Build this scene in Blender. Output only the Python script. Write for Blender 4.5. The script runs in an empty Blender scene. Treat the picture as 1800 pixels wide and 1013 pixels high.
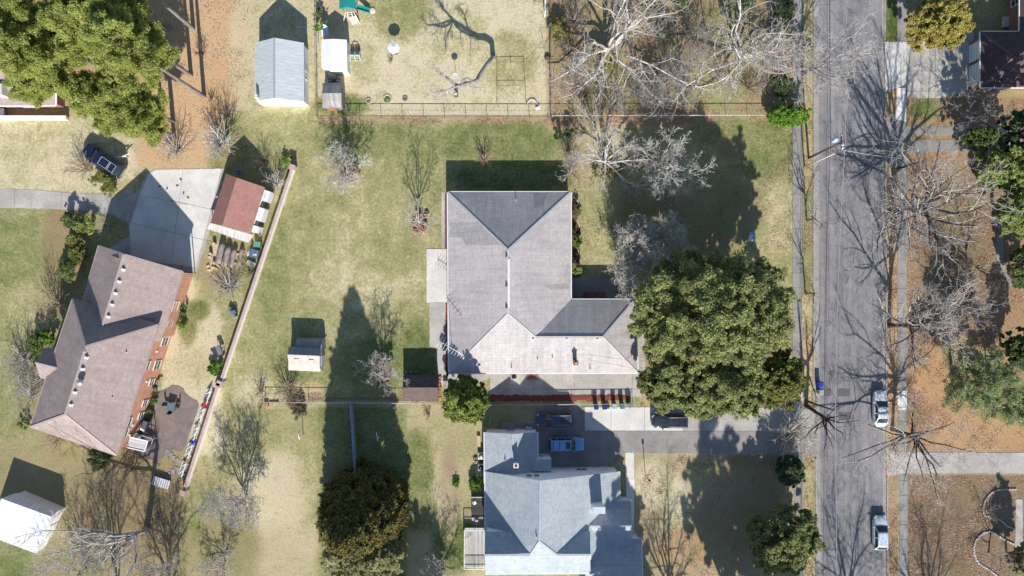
import bpy, bmesh, math, random
import numpy as np
from mathutils import Vector, Matrix, Euler

# ------------------------------------------------------------------ camera, sky, sun
SC = bpy.context.scene
COL = SC.collection
H = 96.0            # flying height of the drone (m)
K = 13.0            # pixels of the photograph per metre of ground
CX, CY = 900.0, 525.0

cam_d = bpy.data.cameras.new("camera")
cam_d.sensor_width = 36.0
cam_d.lens = H * K / 1800.0 * 36.0
cam_d.shift_y = (CY - 506.5) / 1800.0
cam_d.clip_start = 1.0
cam_d.clip_end = 2500.0
cam = bpy.data.objects.new("camera", cam_d)
COL.objects.link(cam)
cam.location = (0, 0, H)
SC.camera = cam

SUN_EL = math.radians(31.0)
sd = Vector((-0.08, 1.0, 0)).normalized()
sun_dir = Vector((sd.x * math.cos(SUN_EL), sd.y * math.cos(SUN_EL), -math.sin(SUN_EL)))
sun_l = bpy.data.lights.new("sun", 'SUN')
sun_l.energy = 5.0
sun_l.angle = math.radians(0.6)
sun_l.color = (1.0, 0.965, 0.905)
sun = bpy.data.objects.new("sun", sun_l)
COL.objects.link(sun)
sun.location = (0, -60, 60)
sun.rotation_euler = sun_dir.to_track_quat('-Z', 'Y').to_euler()

world = bpy.data.worlds.new("World")
SC.world = world
world.use_nodes = True
wn = world.node_tree
sky = wn.nodes.new('ShaderNodeTexSky')
sky.sky_type = 'NISHITA'
sky.sun_disc = False
sky.sun_elevation = SUN_EL
sky.sun_rotation = math.radians(180 - 4.6)
sky.air_density = 1.0
sky.dust_density = 0.4
sky.ozone_density = 3.0
wn.links.new(sky.outputs[0], wn.nodes['Background'].inputs[0])
wn.nodes['Background'].inputs[1].default_value = 0.098

SC.view_settings.view_transform = 'Standard'
SC.view_settings.look = 'None'
SC.view_settings.exposure = 0.47
SC.view_settings.gamma = 1.0
SC.render.film_transparent = False
SC.cycles.max_bounces = 6
SC.cycles.diffuse_bounces = 3
SC.cycles.transparent_max_bounces = 8

# ------------------------------------------------------------------ helpers
rnd = random.Random(7)

def at(px, py, h=0.0):
    """surveyed point: photograph position of a point known to be h metres high -> metres"""
    s = (1.0 - h / H) / K
    return Vector(((px - CX) * s, (CY - py) * s, h))

ORG = {}

def tag(o, label=None, cat=None, group=None, kind=None):
    if label: o['label'] = label
    if cat: o['category'] = cat
    if group: o['group'] = group
    if kind: o['kind'] = kind
    return o

def thing(name, label, cat, loc, group=None, rz=0.0):
    o = bpy.data.objects.new(name, None)
    o.empty_display_size = 0.5
    COL.objects.link(o)
    o.location = loc
    o.rotation_euler = (0, 0, rz)
    ORG[o.name] = Vector(loc)
    tag(o, label, cat, group)
    return o

def copy_tree(o, parent=None):
    c = o.copy()
    COL.objects.link(c)
    if parent: c.parent = parent
    for ch in o.children:
        copy_tree(ch, c)
    return c

class MB:
    """collects faces; build() links them as ONE mesh object"""
    def __init__(self):
        self.v = []; self.f = []; self.sm = []
    def add(self, vs, fs, smooth=False):
        o = len(self.v)
        self.v += [tuple(p) for p in vs]
        for f in fs:
            self.f.append([i + o for i in f]); self.sm.append(smooth)
        return self
    def box(self, c, s, rz=0.0, ry=0.0, rx=0.0, taper=1.0):
        R = Euler((rx, ry, rz)).to_matrix()
        c = Vector(c); vs = []
        for z in (-1, 1):
            k = taper if z > 0 else 1.0
            for x, y in ((-1, -1), (1, -1), (1, 1), (-1, 1)):
                vs.append(c + R @ Vector((x * s[0] / 2 * k, y * s[1] / 2 * k, z * s[2] / 2)))
        return self.add(vs, [(3, 2, 1, 0), (4, 5, 6, 7), (0, 1, 5, 4), (1, 2, 6, 5), (2, 3, 7, 6), (3, 0, 4, 7)])
    def prism(self, poly, z0, z1):
        n = len(poly)
        a = sum(poly[i][0] * poly[(i + 1) % n][1] - poly[(i + 1) % n][0] * poly[i][1] for i in range(n))
        if a < 0: poly = poly[::-1]
        vs = [(p[0], p[1], z0) for p in poly] + [(p[0], p[1], z1) for p in poly]
        fs = [list(range(n - 1, -1, -1)), list(range(n, 2 * n))]
        fs += [(i, (i + 1) % n, (i + 1) % n + n, i + n) for i in range(n)]
        return self.add(vs, fs)
    def bar(self, a, b, w, hgt=None):
        """rectangular bar from a to b"""
        a = Vector(a); b = Vector(b); d = b - a; L = d.length
        if L < 1e-6: return self
        d /= L
        up = Vector((0, 0, 1)) if abs(d.z) < 0.95 else Vector((0, 1, 0))
        s = d.cross(up).normalized(); u = s.cross(d).normalized()
        hgt = w if hgt is None else hgt
        vs = []
        for p in (a, b):
            for x, y in ((-1, -1), (1, -1), (1, 1), (-1, 1)):
                vs.append(p + s * (x * w / 2) + u * (y * hgt / 2))
        return self.add(vs, [(0, 1, 2, 3), (7, 6, 5, 4), (0, 4, 5, 1), (1, 5, 6, 2), (2, 6, 7, 3), (3, 7, 4, 0)])
    def tube(self, pts, rad, n=8, cap=True):
        pts = [Vector(p) for p in pts]
        if not isinstance(rad, (list, tuple)): rad = [rad] * len(pts)
        vs = []; m = len(pts)
        prev = None
        for i, p in enumerate(pts):
            d = (pts[min(i + 1, m - 1)] - pts[max(i - 1, 0)]).normalized()
            if prev is None:
                up = Vector((0, 0, 1)) if abs(d.z) < 0.9 else Vector((1, 0, 0))
                s = d.cross(up).normalized()
            else:
                s = (prev - d * prev.dot(d)).normalized()
            prev = s; u = d.cross(s)
            for k in range(n):
                a = 2 * math.pi * k / n
                vs.append(p + (s * math.cos(a) + u * math.sin(a)) * rad[i])
        fs = []
        for i in range(m - 1):
            for k in range(n):
                k2 = (k + 1) % n
                fs.append((i * n + k, i * n + k2, (i + 1) * n + k2, (i + 1) * n + k))
        if cap:
            fs.append(list(range(n - 1, -1, -1))); fs.append([(m - 1) * n + k for k in range(n)])
        return self.add(vs, fs, True)
    def lathe(self, prof, c=(0, 0, 0), n=16, axis='z'):
        """prof: list of (r, z)"""
        vs = []; m = len(prof)
        for r, z in prof:
            for k in range(n):
                a = 2 * math.pi * k / n
                p = (r * math.cos(a), r * math.sin(a), z)
                if axis == 'y': p = (p[0], p[2], p[1])
                if axis == 'x': p = (p[2], p[0], p[1])
                vs.append((p[0] + c[0], p[1] + c[1], p[2] + c[2]))
        fs = []
        for i in range(m - 1):
            for k in range(n):
                k2 = (k + 1) % n
                fs.append((i * n + k, i * n + k2, (i + 1) * n + k2, (i + 1) * n + k))
        fs.append(list(range(n - 1, -1, -1))); fs.append([(m - 1) * n + k for k in range(n)])
        return self.add(vs, fs, True)
    def build(self, name, m, parent=None, loc=None, local=False, recalc=True, bevel=0.0):
        off = Vector((0, 0, 0))
        if parent is not None and not local: off = ORG.get(parent.name, off)
        if loc is not None: off = Vector(loc)
        me = bpy.data.meshes.new(name)
        me.from_pydata([(p[0] - off.x, p[1] - off.y, p[2] - off.z) for p in self.v], [], self.f)
        me.polygons.foreach_set('use_smooth', self.sm)
        if recalc:
            bm = bmesh.new(); bm.from_mesh(me)
            bmesh.ops.recalc_face_normals(bm, faces=bm.faces)
            if bevel > 0:
                bmesh.ops.bevel(bm, geom=list(bm.edges), offset=bevel, segments=1, affect='EDGES', clamp_overlap=True)
            bm.to_mesh(me); bm.free()
        auto_uv(me)
        o = bpy.data.objects.new(name, me)
        COL.objects.link(o)
        me.materials.append(m)
        if parent is not None:
            o.parent = parent
            ORG[o.name] = ORG.get(parent.name, Vector((0, 0, 0)))
        elif loc is not None:
            o.location = loc
            ORG[o.name] = Vector(loc)
        else:
            ORG[o.name] = Vector((0, 0, 0))
        return o

def auto_uv(me):
    """metre UVs on every face: u level, v up the slope"""
    uv = me.uv_layers.new(name="UVMap").data
    vs = me.vertices
    for p in me.polygons:
        n = p.normal
        if abs(n.z) > 0.999:
            ua = Vector((1, 0, 0)); va = Vector((0, 1, 0))
        else:
            ua = Vector((-n.y, n.x, 0)).normalized(); va = n.cross(ua)
        for li in p.loop_indices:
            co = vs[me.loops[li].vertex_index].co
            uv[li].uv = (co.dot(ua), co.dot(va))

def fast_mesh(name, V, F, m, parent=None, loc=(0, 0, 0), smooth=False):
    """V (n,3) array, F (m,k) array of faces of k corners; positions relative to loc"""
    me = bpy.data.meshes.new(name)
    V = np.asarray(V, dtype=np.float32); F = np.asarray(F, dtype=np.int32)
    nf, k = F.shape
    me.vertices.add(len(V)); me.vertices.foreach_set('co', V.ravel())
    me.loops.add(nf * k); me.loops.foreach_set('vertex_index', F.ravel())
    me.polygons.add(nf)
    me.polygons.foreach_set('loop_start', np.arange(0, nf * k, k, dtype=np.int32))
    me.polygons.foreach_set('loop_total', np.full(nf, k, dtype=np.int32))
    me.polygons.foreach_set('use_smooth', np.full(nf, smooth, dtype=bool))
    me.update(calc_edges=True)
    me.materials.append(m)
    o = bpy.data.objects.new(name, me)
    COL.objects.link(o)
    if parent is not None: o.parent = parent
    else: o.location = loc
    return o

# ------------------------------------------------------------------ materials
class NT:
    def __init__(self, name):
        self.m = bpy.data.materials.new(name); self.m.use_nodes = True
        self.t = self.m.node_tree; self.n = self.t.nodes; self.l = self.t.links
        self.p = self.n['Principled BSDF']; self.out = self.n['Material Output']
    def link(self, a, b): self.l.new(a, b)
    def coord(self, kind='Object'):
        return self.n.new('ShaderNodeTexCoord').outputs[kind]
    def mapping(self, vec, scale=(1, 1, 1), rot=(0, 0, 0)):
        n = self.n.new('ShaderNodeMapping'); n.inputs['Scale'].default_value = scale; n.inputs['Rotation'].default_value = rot
        self.link(vec, n.inputs['Vector']); return n.outputs[0]
    def noise(self, vec, scale, detail=3, rough=0.55, dist=0.0):
        n = self.n.new('ShaderNodeTexNoise'); n.inputs['Scale'].default_value = scale
        n.inputs['Detail'].default_value = detail; n.inputs['Roughness'].default_value = rough
        n.inputs['Distortion'].default_value = dist
        self.link(vec, n.inputs['Vector']); return n.outputs['Fac']
    def ramp(self, fac, stops, interp='LINEAR'):
        n = self.n.new('ShaderNodeValToRGB'); n.color_ramp.interpolation = interp
        e = n.color_ramp.elements
        while len(e) < len(stops): e.new(0.5)
        for i, (p, c) in enumerate(stops):
            e[i].position = p
            e[i].color = (c[0], c[1], c[2], 1) if isinstance(c, (tuple, list)) else (c, c, c, 1)
        self.link(fac, n.inputs[0]); return n.outputs[0]
    def mix(self, fac, a, b, mode='MIX'):
        n = self.n.new('ShaderNodeMix'); n.data_type = 'RGBA'; n.blend_type = mode
        for s, x in ((n.inputs[0], fac), (n.inputs[6], a), (n.inputs[7], b)):
            if isinstance(x, (int, float)): s.default_value = x
            elif isinstance(x, tuple): s.default_value = (x[0], x[1], x[2], 1)
            else: self.link(x, s)
        return n.outputs[2]
    def math(self, op, a, b=0.0, clamp=False):
        n = self.n.new('ShaderNodeMath'); n.operation = op; n.use_clamp = clamp
        for s, x in ((n.inputs[0], a), (n.inputs[1], b)):
            if isinstance(x, (int, float)): s.default_value = x
            else: self.link(x, s)
        return n.outputs[0]
    def bump(self, hgt, strength=0.3, dist=0.05):
        n = self.n.new('ShaderNodeBump'); n.inputs['Strength'].default_value = strength; n.inputs['Distance'].default_value = dist
        self.link(hgt, n.inputs['Height']); self.link(n.outputs[0], self.p.inputs['Normal'])
    def done(self, col, rough=0.8, metal=0.0, spec=0.3):
        if isinstance(col, tuple): self.p.inputs['Base Color'].default_value = (col[0], col[1], col[2], 1)
        else: self.link(col, self.p.inputs['Base Color'])
        if isinstance(rough, (int, float)): self.p.inputs['Roughness'].default_value = rough
        else: self.link(rough, self.p.inputs['Roughness'])
        self.p.inputs['Metallic'].default_value = metal
        self.p.inputs['Specular IOR Level'].default_value = spec
        return self.m

def plain(name, c, rough=0.6, metal=0.0, var=0.18, scale=3.0, spec=0.3, bump=0.0):
    t = NT(name); co = t.coord()
    a = t.noise(co, scale, 4)
    b = t.noise(co, scale * 7, 2)
    f = t.math('ADD', t.math('MULTIPLY', a, 0.7), t.math('MULTIPLY', b, 0.3))
    lo = tuple(x * (1 - var) for x in c); hi = tuple(min(1, x * (1 + var)) for x in c)
    col = t.ramp(f, [(0.3, lo), (0.7, hi)])
    if bump: t.bump(b, bump)
    return t.done(col, rough, metal, spec)

def shingle(name, c1, c2, stain, row=0.2, width=0.5, streak=0.5, speck=0.2, gap=0.55):
    t = NT(name); uv = t.coord('UV'); co = t.coord('Object')
    br = t.n.new('ShaderNodeTexBrick')
    br.inputs['Scale'].default_value = 1.0
    br.inputs['Brick Width'].default_value = width; br.inputs['Row Height'].default_value = row
    br.inputs['Mortar Size'].default_value = 0.016; br.inputs['Mortar Smooth'].default_value = 0.6
    br.inputs['Bias'].default_value = 0.0
    br.inputs['Color1'].default_value = (*c1, 1); br.inputs['Color2'].default_value = (*c2, 1)
    br.inputs['Mortar'].default_value = tuple(x * gap for x in c1) + (1,)
    t.link(uv, br.inputs['Vector'])
    st = t.noise(t.mapping(uv, (1.3, 0.16, 1)), 1.0, 4, 0.6)
    big = t.noise(co, 0.22, 4, 0.6)
    fine = t.noise(co, 7.0, 3, 0.7)
    f = t.math('ADD', t.math('MULTIPLY', st, 0.5), t.math('MULTIPLY', big, 0.5))
    c = t.mix(t.math('MULTIPLY', t.ramp(f, [(0.44, 0.0), (0.60, 1.0)]), streak), br.outputs['Color'], stain)
    c = t.mix(speck, c, t.ramp(fine, [(0.3, 0.25), (0.7, 0.85)]), 'SOFT_LIGHT')
    c = t.mix(0.35, c, t.ramp(t.noise(co, 2.2, 4, 0.65), [(0.3, 0.35), (0.7, 0.68)]), 'OVERLAY')
    t.bump(br.outputs['Fac'], -0.4, 0.02)
    return t.done(c, 0.9, 0, 0.2)

def brick(name, c1, c2, mortar):
    t = NT(name); uv = t.coord('UV'); co = t.coord('Object')
    br = t.n.new('ShaderNodeTexBrick')
    br.inputs['Scale'].default_value = 1.0
    br.inputs['Brick Width'].default_value = 0.23; br.inputs['Row Height'].default_value = 0.098
    br.inputs['Mortar Size'].default_value = 0.009
    br.inputs['Color1'].default_value = (*c1, 1); br.inputs['Color2'].default_value = (*c2, 1); br.inputs['Mortar'].default_value = (*mortar, 1)
    t.link(uv, br.inputs['Vector'])
    c = t.mix(0.4, br.outputs['Color'], t.ramp(t.noise(co, 1.1, 5, 0.65), [(0.3, 0.3), (0.7, 0.7)]), 'OVERLAY')
    t.bump(br.outputs['Fac'], -0.4, 0.01)
    return t.done(c, 0.9, 0, 0.2)

def boards(name, c1, c2, width=0.14, axis=0, gap=0.35, rough=0.8):
    """boards / siding / ribbed metal: lines every `width` metres along u (axis 0) or v (axis 1)"""
    t = NT(name); uv = t.coord('UV'); co = t.coord('Object')
    sep = t.n.new('ShaderNodeSeparateXYZ'); t.link(uv, sep.inputs[0])
    x = t.math('DIVIDE', sep.outputs[axis], width)
    fr = t.math('FRACT', x)
    edge = t.math('LESS_THAN', fr, 0.12)
    idn = t.n.new('ShaderNodeTexWhiteNoise'); idn.noise_dimensions = '1D'
    t.link(t.math('FLOOR', x), idn.inputs['W'])
    c = t.mix(idn.outputs['Value'], c1, c2)
    c = t.mix(0.5, c, t.ramp(t.noise(t.mapping(uv, (6, 0.8, 1) if axis == 0 else (0.8, 6, 1)), 1.0, 4), [(0.3, 0.3), (0.7, 0.7)]), 'OVERLAY')
    c = t.mix(t.math('MULTIPLY', edge, gap), c, tuple(v * 0.25 for v in c1))
    t.bump(edge, -0.5, 0.02)
    return t.done(c, rough, 0, 0.3)

def concrete(name, c, dark, stain=0.6, scale=0.5, tracks=0.0):
    t = NT(name); co = t.coord('Object')
    a = t.noise(co, scale, 6, 0.62, 0.4); b = t.noise(co, 5, 4, 0.7); d = t.noise(co, 0.12, 3)
    f = t.math('ADD', t.math('MULTIPLY', a, 0.6), t.math('MULTIPLY', d, 0.4))
    col = t.mix(t.math('MULTIPLY', t.ramp(f, [(0.4, 0.0), (0.64, 1.0)]), stain), c, dark)
    col = t.mix(0.45, col, t.ramp(b, [(0.3, 0.3), (0.7, 0.7)]), 'OVERLAY')
    if tracks:
        s = t.noise(t.mapping(co, (1.1, 0.035, 1)), 1.0, 4, 0.7)
        col = t.mix(tracks, col, t.ramp(s, [(0.32, 0.28), (0.68, 0.72)]), 'OVERLAY')
        k = t.noise(co, 0.9, 2, 0.5, 2.5)
        col = t.mix(t.ramp(k, [(0.492, 0.0), (0.5, 0.5), (0.508, 0.0)]), col, (0.10, 0.10, 0.10))
    t.bump(b, 0.2, 0.02)
    return t.done(col, 0.9, 0, 0.2)

def leafmat(name, cols, trans=0.25, clump=0.5, cs=0.5):
    """cols: ramp stops over the per-leaf random value"""
    t = NT(name)
    g = t.n.new('ShaderNodeNewGeometry')
    n = len(cols)
    c = t.ramp(g.outputs['Random Per Island'], [(i / max(1, n - 1), x) for i, x in enumerate(cols)])
    no = t.noise(t.coord('Object'), cs, 3)
    c = t.mix(clump, c, t.ramp(no, [(0.33, 0.22), (0.67, 0.75)]), 'OVERLAY')
    t.done(c, 0.55, 0, 0.35)
    tr = t.n.new('ShaderNodeBsdfTranslucent'); t.link(c, tr.inputs[0])
    mx = t.n.new('ShaderNodeMixShader'); mx.inputs[0].default_value = trans
    t.link(t.p.outputs[0], mx.inputs[1]); t.link(tr.outputs[0], mx.inputs[2]); t.link(mx.outputs[0], t.out.inputs[0])
    return t.m

def bark(name, c, c2, scale=3.0):
    t = NT(name); co = t.coord('Object')
    f = t.noise(t.mapping(co, (1, 1, 0.35)), scale, 4, 0.65)
    col = t.ramp(f, [(0.36, c2), (0.6, c)])
    t.bump(t.noise(co, 14, 3), 0.5, 0.03)
    return t.done(col, 0.9, 0, 0.15)

def glassmat(name, c=(0.02, 0.025, 0.03)):
    t = NT(name); return t.done(t.ramp(t.noise(t.coord(), 2.0), [(0.3, c), (0.7, tuple(x * 1.5 for x in c))]), 0.06, 0, 0.7)

def paint(name, c, metal=0.3, rough=0.28):
    t = NT(name); co = t.coord()
    d = t.noise(co, 3.5, 4)
    col = t.ramp(d, [(0.3, tuple(x * 0.9 for x in c)), (0.75, tuple(min(1, x * 1.08 + 0.008) for x in c))])
    t.done(col, t.ramp(d, [(0.3, rough), (0.8, rough + 0.14)]), metal, 0.5)
    t.p.inputs['Coat Weight'].default_value = 0.6; t.p.inputs['Coat Roughness'].default_value = 0.08
    return t.m
# ------------------------------------------------------------------ material library
MT = {}
MT['asphalt'] = concrete('asphalt', (0.275, 0.262, 0.265), (0.18, 0.172, 0.175), 0.9, 0.6, 0.42)
MT['asphalt_dark'] = concrete('asphalt_dark', (0.13, 0.125, 0.125), (0.10, 0.10, 0.10), 0.5, 1.5)
MT['concrete'] = concrete('concrete', (0.50, 0.465, 0.42), (0.27, 0.25, 0.235), 0.75, 0.45)
MT['concrete_pale'] = concrete('concrete_pale', (0.72, 0.685, 0.63), (0.42, 0.40, 0.38), 0.6, 0.35)
MT['concrete_grey'] = concrete('concrete_grey', (0.33, 0.305, 0.285), (0.21, 0.195, 0.185), 0.8, 0.5)
MT['concrete_new'] = concrete('concrete_new', (0.74, 0.73, 0.71), (0.62, 0.61, 0.6), 0.4, 0.8)
MT['kerb'] = concrete('kerb', (0.40, 0.375, 0.345), (0.22, 0.21, 0.20), 0.7, 0.8)
MT['gutter'] = concrete('gutter_pan', (0.37, 0.335, 0.31), (0.26, 0.24, 0.23), 0.7, 0.8)
MT['seam'] = concrete('road_tar', (0.07, 0.07, 0.075), (0.14, 0.14, 0.14), 0.8, 2.0)
MT['joint'] = concrete('joint_dirt', (0.17, 0.155, 0.14), (0.28, 0.255, 0.225), 0.7, 2.0)
MT['aggregate'] = concrete('aggregate', (0.25, 0.195, 0.17), (0.15, 0.125, 0.12), 0.9, 0.9)
MT['mulch_red'] = concrete('mulch_red', (0.27, 0.075, 0.05), (0.13, 0.05, 0.04), 0.9, 2.5)
MT['mulch'] = concrete('mulch_brown', (0.16, 0.075, 0.055), (0.09, 0.05, 0.04), 0.8, 2.5)
MT['sawdust'] = concrete('sawdust', (0.62, 0.50, 0.33), (0.42, 0.33, 0.22), 0.7, 2.0)

MT['roof_grey'] = shingle('roof_grey', (0.52, 0.475, 0.458), (0.465, 0.425, 0.41), (0.31, 0.285, 0.28), 0.22, 0.9, 0.55)
MT['roof_patch'] = shingle('roof_patch', (0.40, 0.372, 0.368), (0.35, 0.328, 0.326), (0.25, 0.235, 0.235), 0.22, 0.9, 0.6)
MT['ridge_grey'] = plain('ridge_grey', (0.52, 0.49, 0.48), 0.9, var=0.15)
MT['roof_brown'] = shingle('roof_brown', (0.41, 0.325, 0.298), (0.35, 0.277, 0.255), (0.24, 0.187, 0.18), 0.2, 0.6, 0.55)
MT['ridge_brown'] = plain('ridge_brown', (0.44, 0.35, 0.32), 0.9, var=0.15)
MT['roof_blue'] = shingle('roof_blue', (0.45, 0.485, 0.505), (0.395, 0.43, 0.455), (0.29, 0.33, 0.365), 0.24, 0.8, 0.45, gap=0.5)
MT['ridge_blue'] = plain('ridge_blue', (0.40, 0.44, 0.47), 0.9, var=0.15)
MT['roof_maroon'] = shingle('roof_maroon', (0.13, 0.085, 0.085), (0.10, 0.065, 0.068), (0.075, 0.05, 0.055), 0.2, 0.6, 0.5)
MT['roof_red'] = shingle('roof_red', (0.40, 0.20, 0.165), (0.35, 0.175, 0.145), (0.27, 0.15, 0.135), 0.2, 0.6, 0.5)
MT['roof_mauve'] = shingle('roof_mauve', (0.36, 0.29, 0.27), (0.32, 0.26, 0.24), (0.25, 0.2, 0.19), 0.2, 0.6, 0.5)
MT['roof_wood'] = boards('roof_wood', (0.23, 0.22, 0.215), (0.37, 0.355, 0.34), 0.2, 0, 0.6)
MT['roof_brownshed'] = shingle('roof_brownshed', (0.16, 0.115, 0.10), (0.125, 0.09, 0.082), (0.09, 0.07, 0.068), 0.2, 0.9, 0.5)
MT['metal_pale'] = boards('metal_pale', (0.52, 0.55, 0.57), (0.56, 0.59, 0.61), 0.45, 0, 0.12, 0.5)
MT['metal_bright'] = boards('metal_bright', (0.84, 0.84, 0.84), (0.88, 0.88, 0.88), 0.6, 0, 0.08, 0.5)
MT['metal_white'] = boards('metal_white', (0.66, 0.67, 0.68), (0.74, 0.745, 0.75), 0.6, 0, 0.3, 0.5)
MT['plant'] = plain('plant', (0.13, 0.17, 0.055), 0.8, var=0.4)
MT['metal_cream'] = boards('metal_cream', (0.47, 0.40, 0.36), (0.53, 0.455, 0.415), 0.3, 0, 0.3, 0.5)
MT['metal_grey'] = boards('metal_grey', (0.22, 0.23, 0.25), (0.27, 0.28, 0.30), 0.3, 0, 0.4, 0.5)
MT['tin'] = boards('tin', (0.42, 0.41, 0.39), (0.52, 0.51, 0.48), 0.35, 0, 0.4, 0.55)
MT['siding'] = boards('siding', (0.85, 0.88, 0.90), (0.89, 0.91, 0.93), 0.15, 1, 0.12, 0.6)
MT['siding_wood'] = boards('siding_wood', (0.20, 0.19, 0.18), (0.30, 0.28, 0.26), 0.2, 0, 0.5)
MT['siding_brown'] = boards('siding_brown', (0.17, 0.12, 0.10), (0.21, 0.15, 0.12), 0.2, 0, 0.4)
MT['deck'] = boards('deck', (0.40, 0.37, 0.34), (0.58, 0.55, 0.51), 0.17, 0, 0.7)
MT['deck_dark'] = boards('deck_dark', (0.045, 0.042, 0.045), (0.07, 0.065, 0.065), 0.15, 1, 0.5)
MT['fence_wood'] = boards('fence_wood', (0.30, 0.33, 0.38), (0.40, 0.43, 0.48), 0.15, 0, 0.5)
MT['brick_orange'] = brick('brick_orange', (0.56, 0.26, 0.165), (0.47, 0.205, 0.13), (0.5, 0.36, 0.27))
MT['brick_red'] = brick('brick_red', (0.27, 0.10, 0.075), (0.20, 0.075, 0.06), (0.30, 0.25, 0.22))
MT['brick_wall'] = brick('brick_wall', (0.84, 0.77, 0.72), (0.76, 0.69, 0.64), (0.8, 0.75, 0.7))
MT['wall_top'] = brick('wall_top', (0.52, 0.36, 0.33), (0.44, 0.30, 0.275), (0.56, 0.46, 0.42))
MT['coping'] = concrete('coping', (0.68, 0.58, 0.54), (0.46, 0.37, 0.35), 0.7, 0.9)
MT['white'] = plain('white_paint', (0.78, 0.78, 0.77), 0.5, var=0.05)
MT['white_fascia'] = plain('white_fascia', (0.74, 0.73, 0.71), 0.5, var=0.06)
MT['pink_fascia'] = plain('pink_fascia', (0.42, 0.32, 0.31), 0.6, var=0.08)
MT['offwhite'] = plain('offwhite', (0.62, 0.59, 0.53), 0.6, var=0.12)
MT['glass'] = glassmat('window_glass')
MT['car_glass'] = glassmat('car_glass', (0.03, 0.045, 0.05))
MT['black'] = plain('black_plastic', (0.02, 0.02, 0.022), 0.5)
MT['rubber'] = plain('rubber', (0.018, 0.018, 0.018), 0.85)
MT['dark_grey'] = plain('dark_grey_metal', (0.07, 0.072, 0.078), 0.5)
MT['grey_metal'] = plain('grey_metal', (0.32, 0.33, 0.34), 0.4, 0.5)
MT['galv'] = plain('galvanised', (0.48, 0.49, 0.49), 0.45, 0.4)
MT['rust'] = plain('rusty_metal', (0.20, 0.10, 0.07), 0.8, 0.2, var=0.4)
MT['chrome'] = plain('chrome', (0.75, 0.75, 0.76), 0.15, 1.0, var=0.03)
MT['lamp_white'] = plain('headlamp', (0.75, 0.78, 0.80), 0.12, 0.3, var=0.03, spec=0.6)
MT['lamp_red'] = plain('tail_lamp', (0.42, 0.02, 0.02), 0.2, var=0.05, spec=0.6)
MT['navy'] = paint('navy_paint', (0.012, 0.022, 0.07))
MT['navy_grey'] = paint('navy_grey_paint', (0.05, 0.062, 0.10), 0.1)
MT['black_paint'] = paint('black_paint', (0.03, 0.036, 0.05), 0.1)
MT['blue_paint'] = paint('blue_paint', (0.20, 0.38, 0.68), 0.12)
MT['white_car'] = paint('white_car_paint', (0.78, 0.81, 0.84), 0.05)
MT['silver_car'] = paint('silver_blue_paint', (0.62, 0.71, 0.80), 0.1)
MT['bin_navy'] = plain('bin_navy', (0.022, 0.035, 0.13), 0.45, var=0.12)
MT['bin_blue'] = plain('bin_blue', (0.02, 0.05, 0.42), 0.45, var=0.12)
MT['bin_pale'] = plain('bin_pale', (0.33, 0.42, 0.42), 0.5, var=0.12)
MT['bin_teal'] = plain('bin_teal', (0.09, 0.17, 0.19), 0.5, var=0.12)
MT['bin_grey'] = plain('bin_grey', (0.17, 0.20, 0.22), 0.5, var=0.12)
MT['teal'] = plain('teal_plastic', (0.02, 0.26, 0.24), 0.4, var=0.1)
MT['teal_pale'] = plain('teal_pale', (0.36, 0.58, 0.60), 0.5, var=0.1)
MT['pale_blue'] = plain('pale_blue_plastic', (0.42, 0.56, 0.76), 0.4, var=0.08)
MT['blue'] = plain('blue_plastic', (0.03, 0.12, 0.55), 0.45, var=0.1)
MT['slate_blue'] = plain('slate_blue', (0.12, 0.17, 0.22), 0.4, var=0.15)
MT['green_bin'] = plain('green_bin', (0.14, 0.30, 0.25), 0.5, var=0.15)
MT['red'] = plain('red_plastic', (0.42, 0.04, 0.05), 0.5)
MT['terracotta'] = plain('terracotta', (0.45, 0.19, 0.10), 0.8, var=0.2)
MT['wood'] = plain('raw_wood', (0.42, 0.31, 0.20), 0.8, var=0.3)
MT['wood_end'] = plain('cut_wood', (0.62, 0.45, 0.28), 0.8, var=0.2)
MT['stone'] = plain('pale_stone', (0.52, 0.47, 0.46), 0.85, var=0.25)
MT['pole_wood'] = bark('pole_wood', (0.13, 0.105, 0.09), (0.07, 0.055, 0.05))
MT['wire'] = plain('wire', (0.40, 0.40, 0.42), 0.5, var=0.1)
MT['wire_dark'] = plain('wire_dark', (0.06, 0.06, 0.065), 0.5, var=0.1)
MT['tarp'] = plain('tarp_grey', (0.20, 0.18, 0.19), 0.6, var=0.4, scale=2.0)
MT['canvas'] = plain('canvas', (0.55, 0.50, 0.42), 0.8, var=0.1)
MT['umbrella'] = plain('umbrella_white', (0.80, 0.80, 0.78), 0.7, var=0.04)

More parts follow.
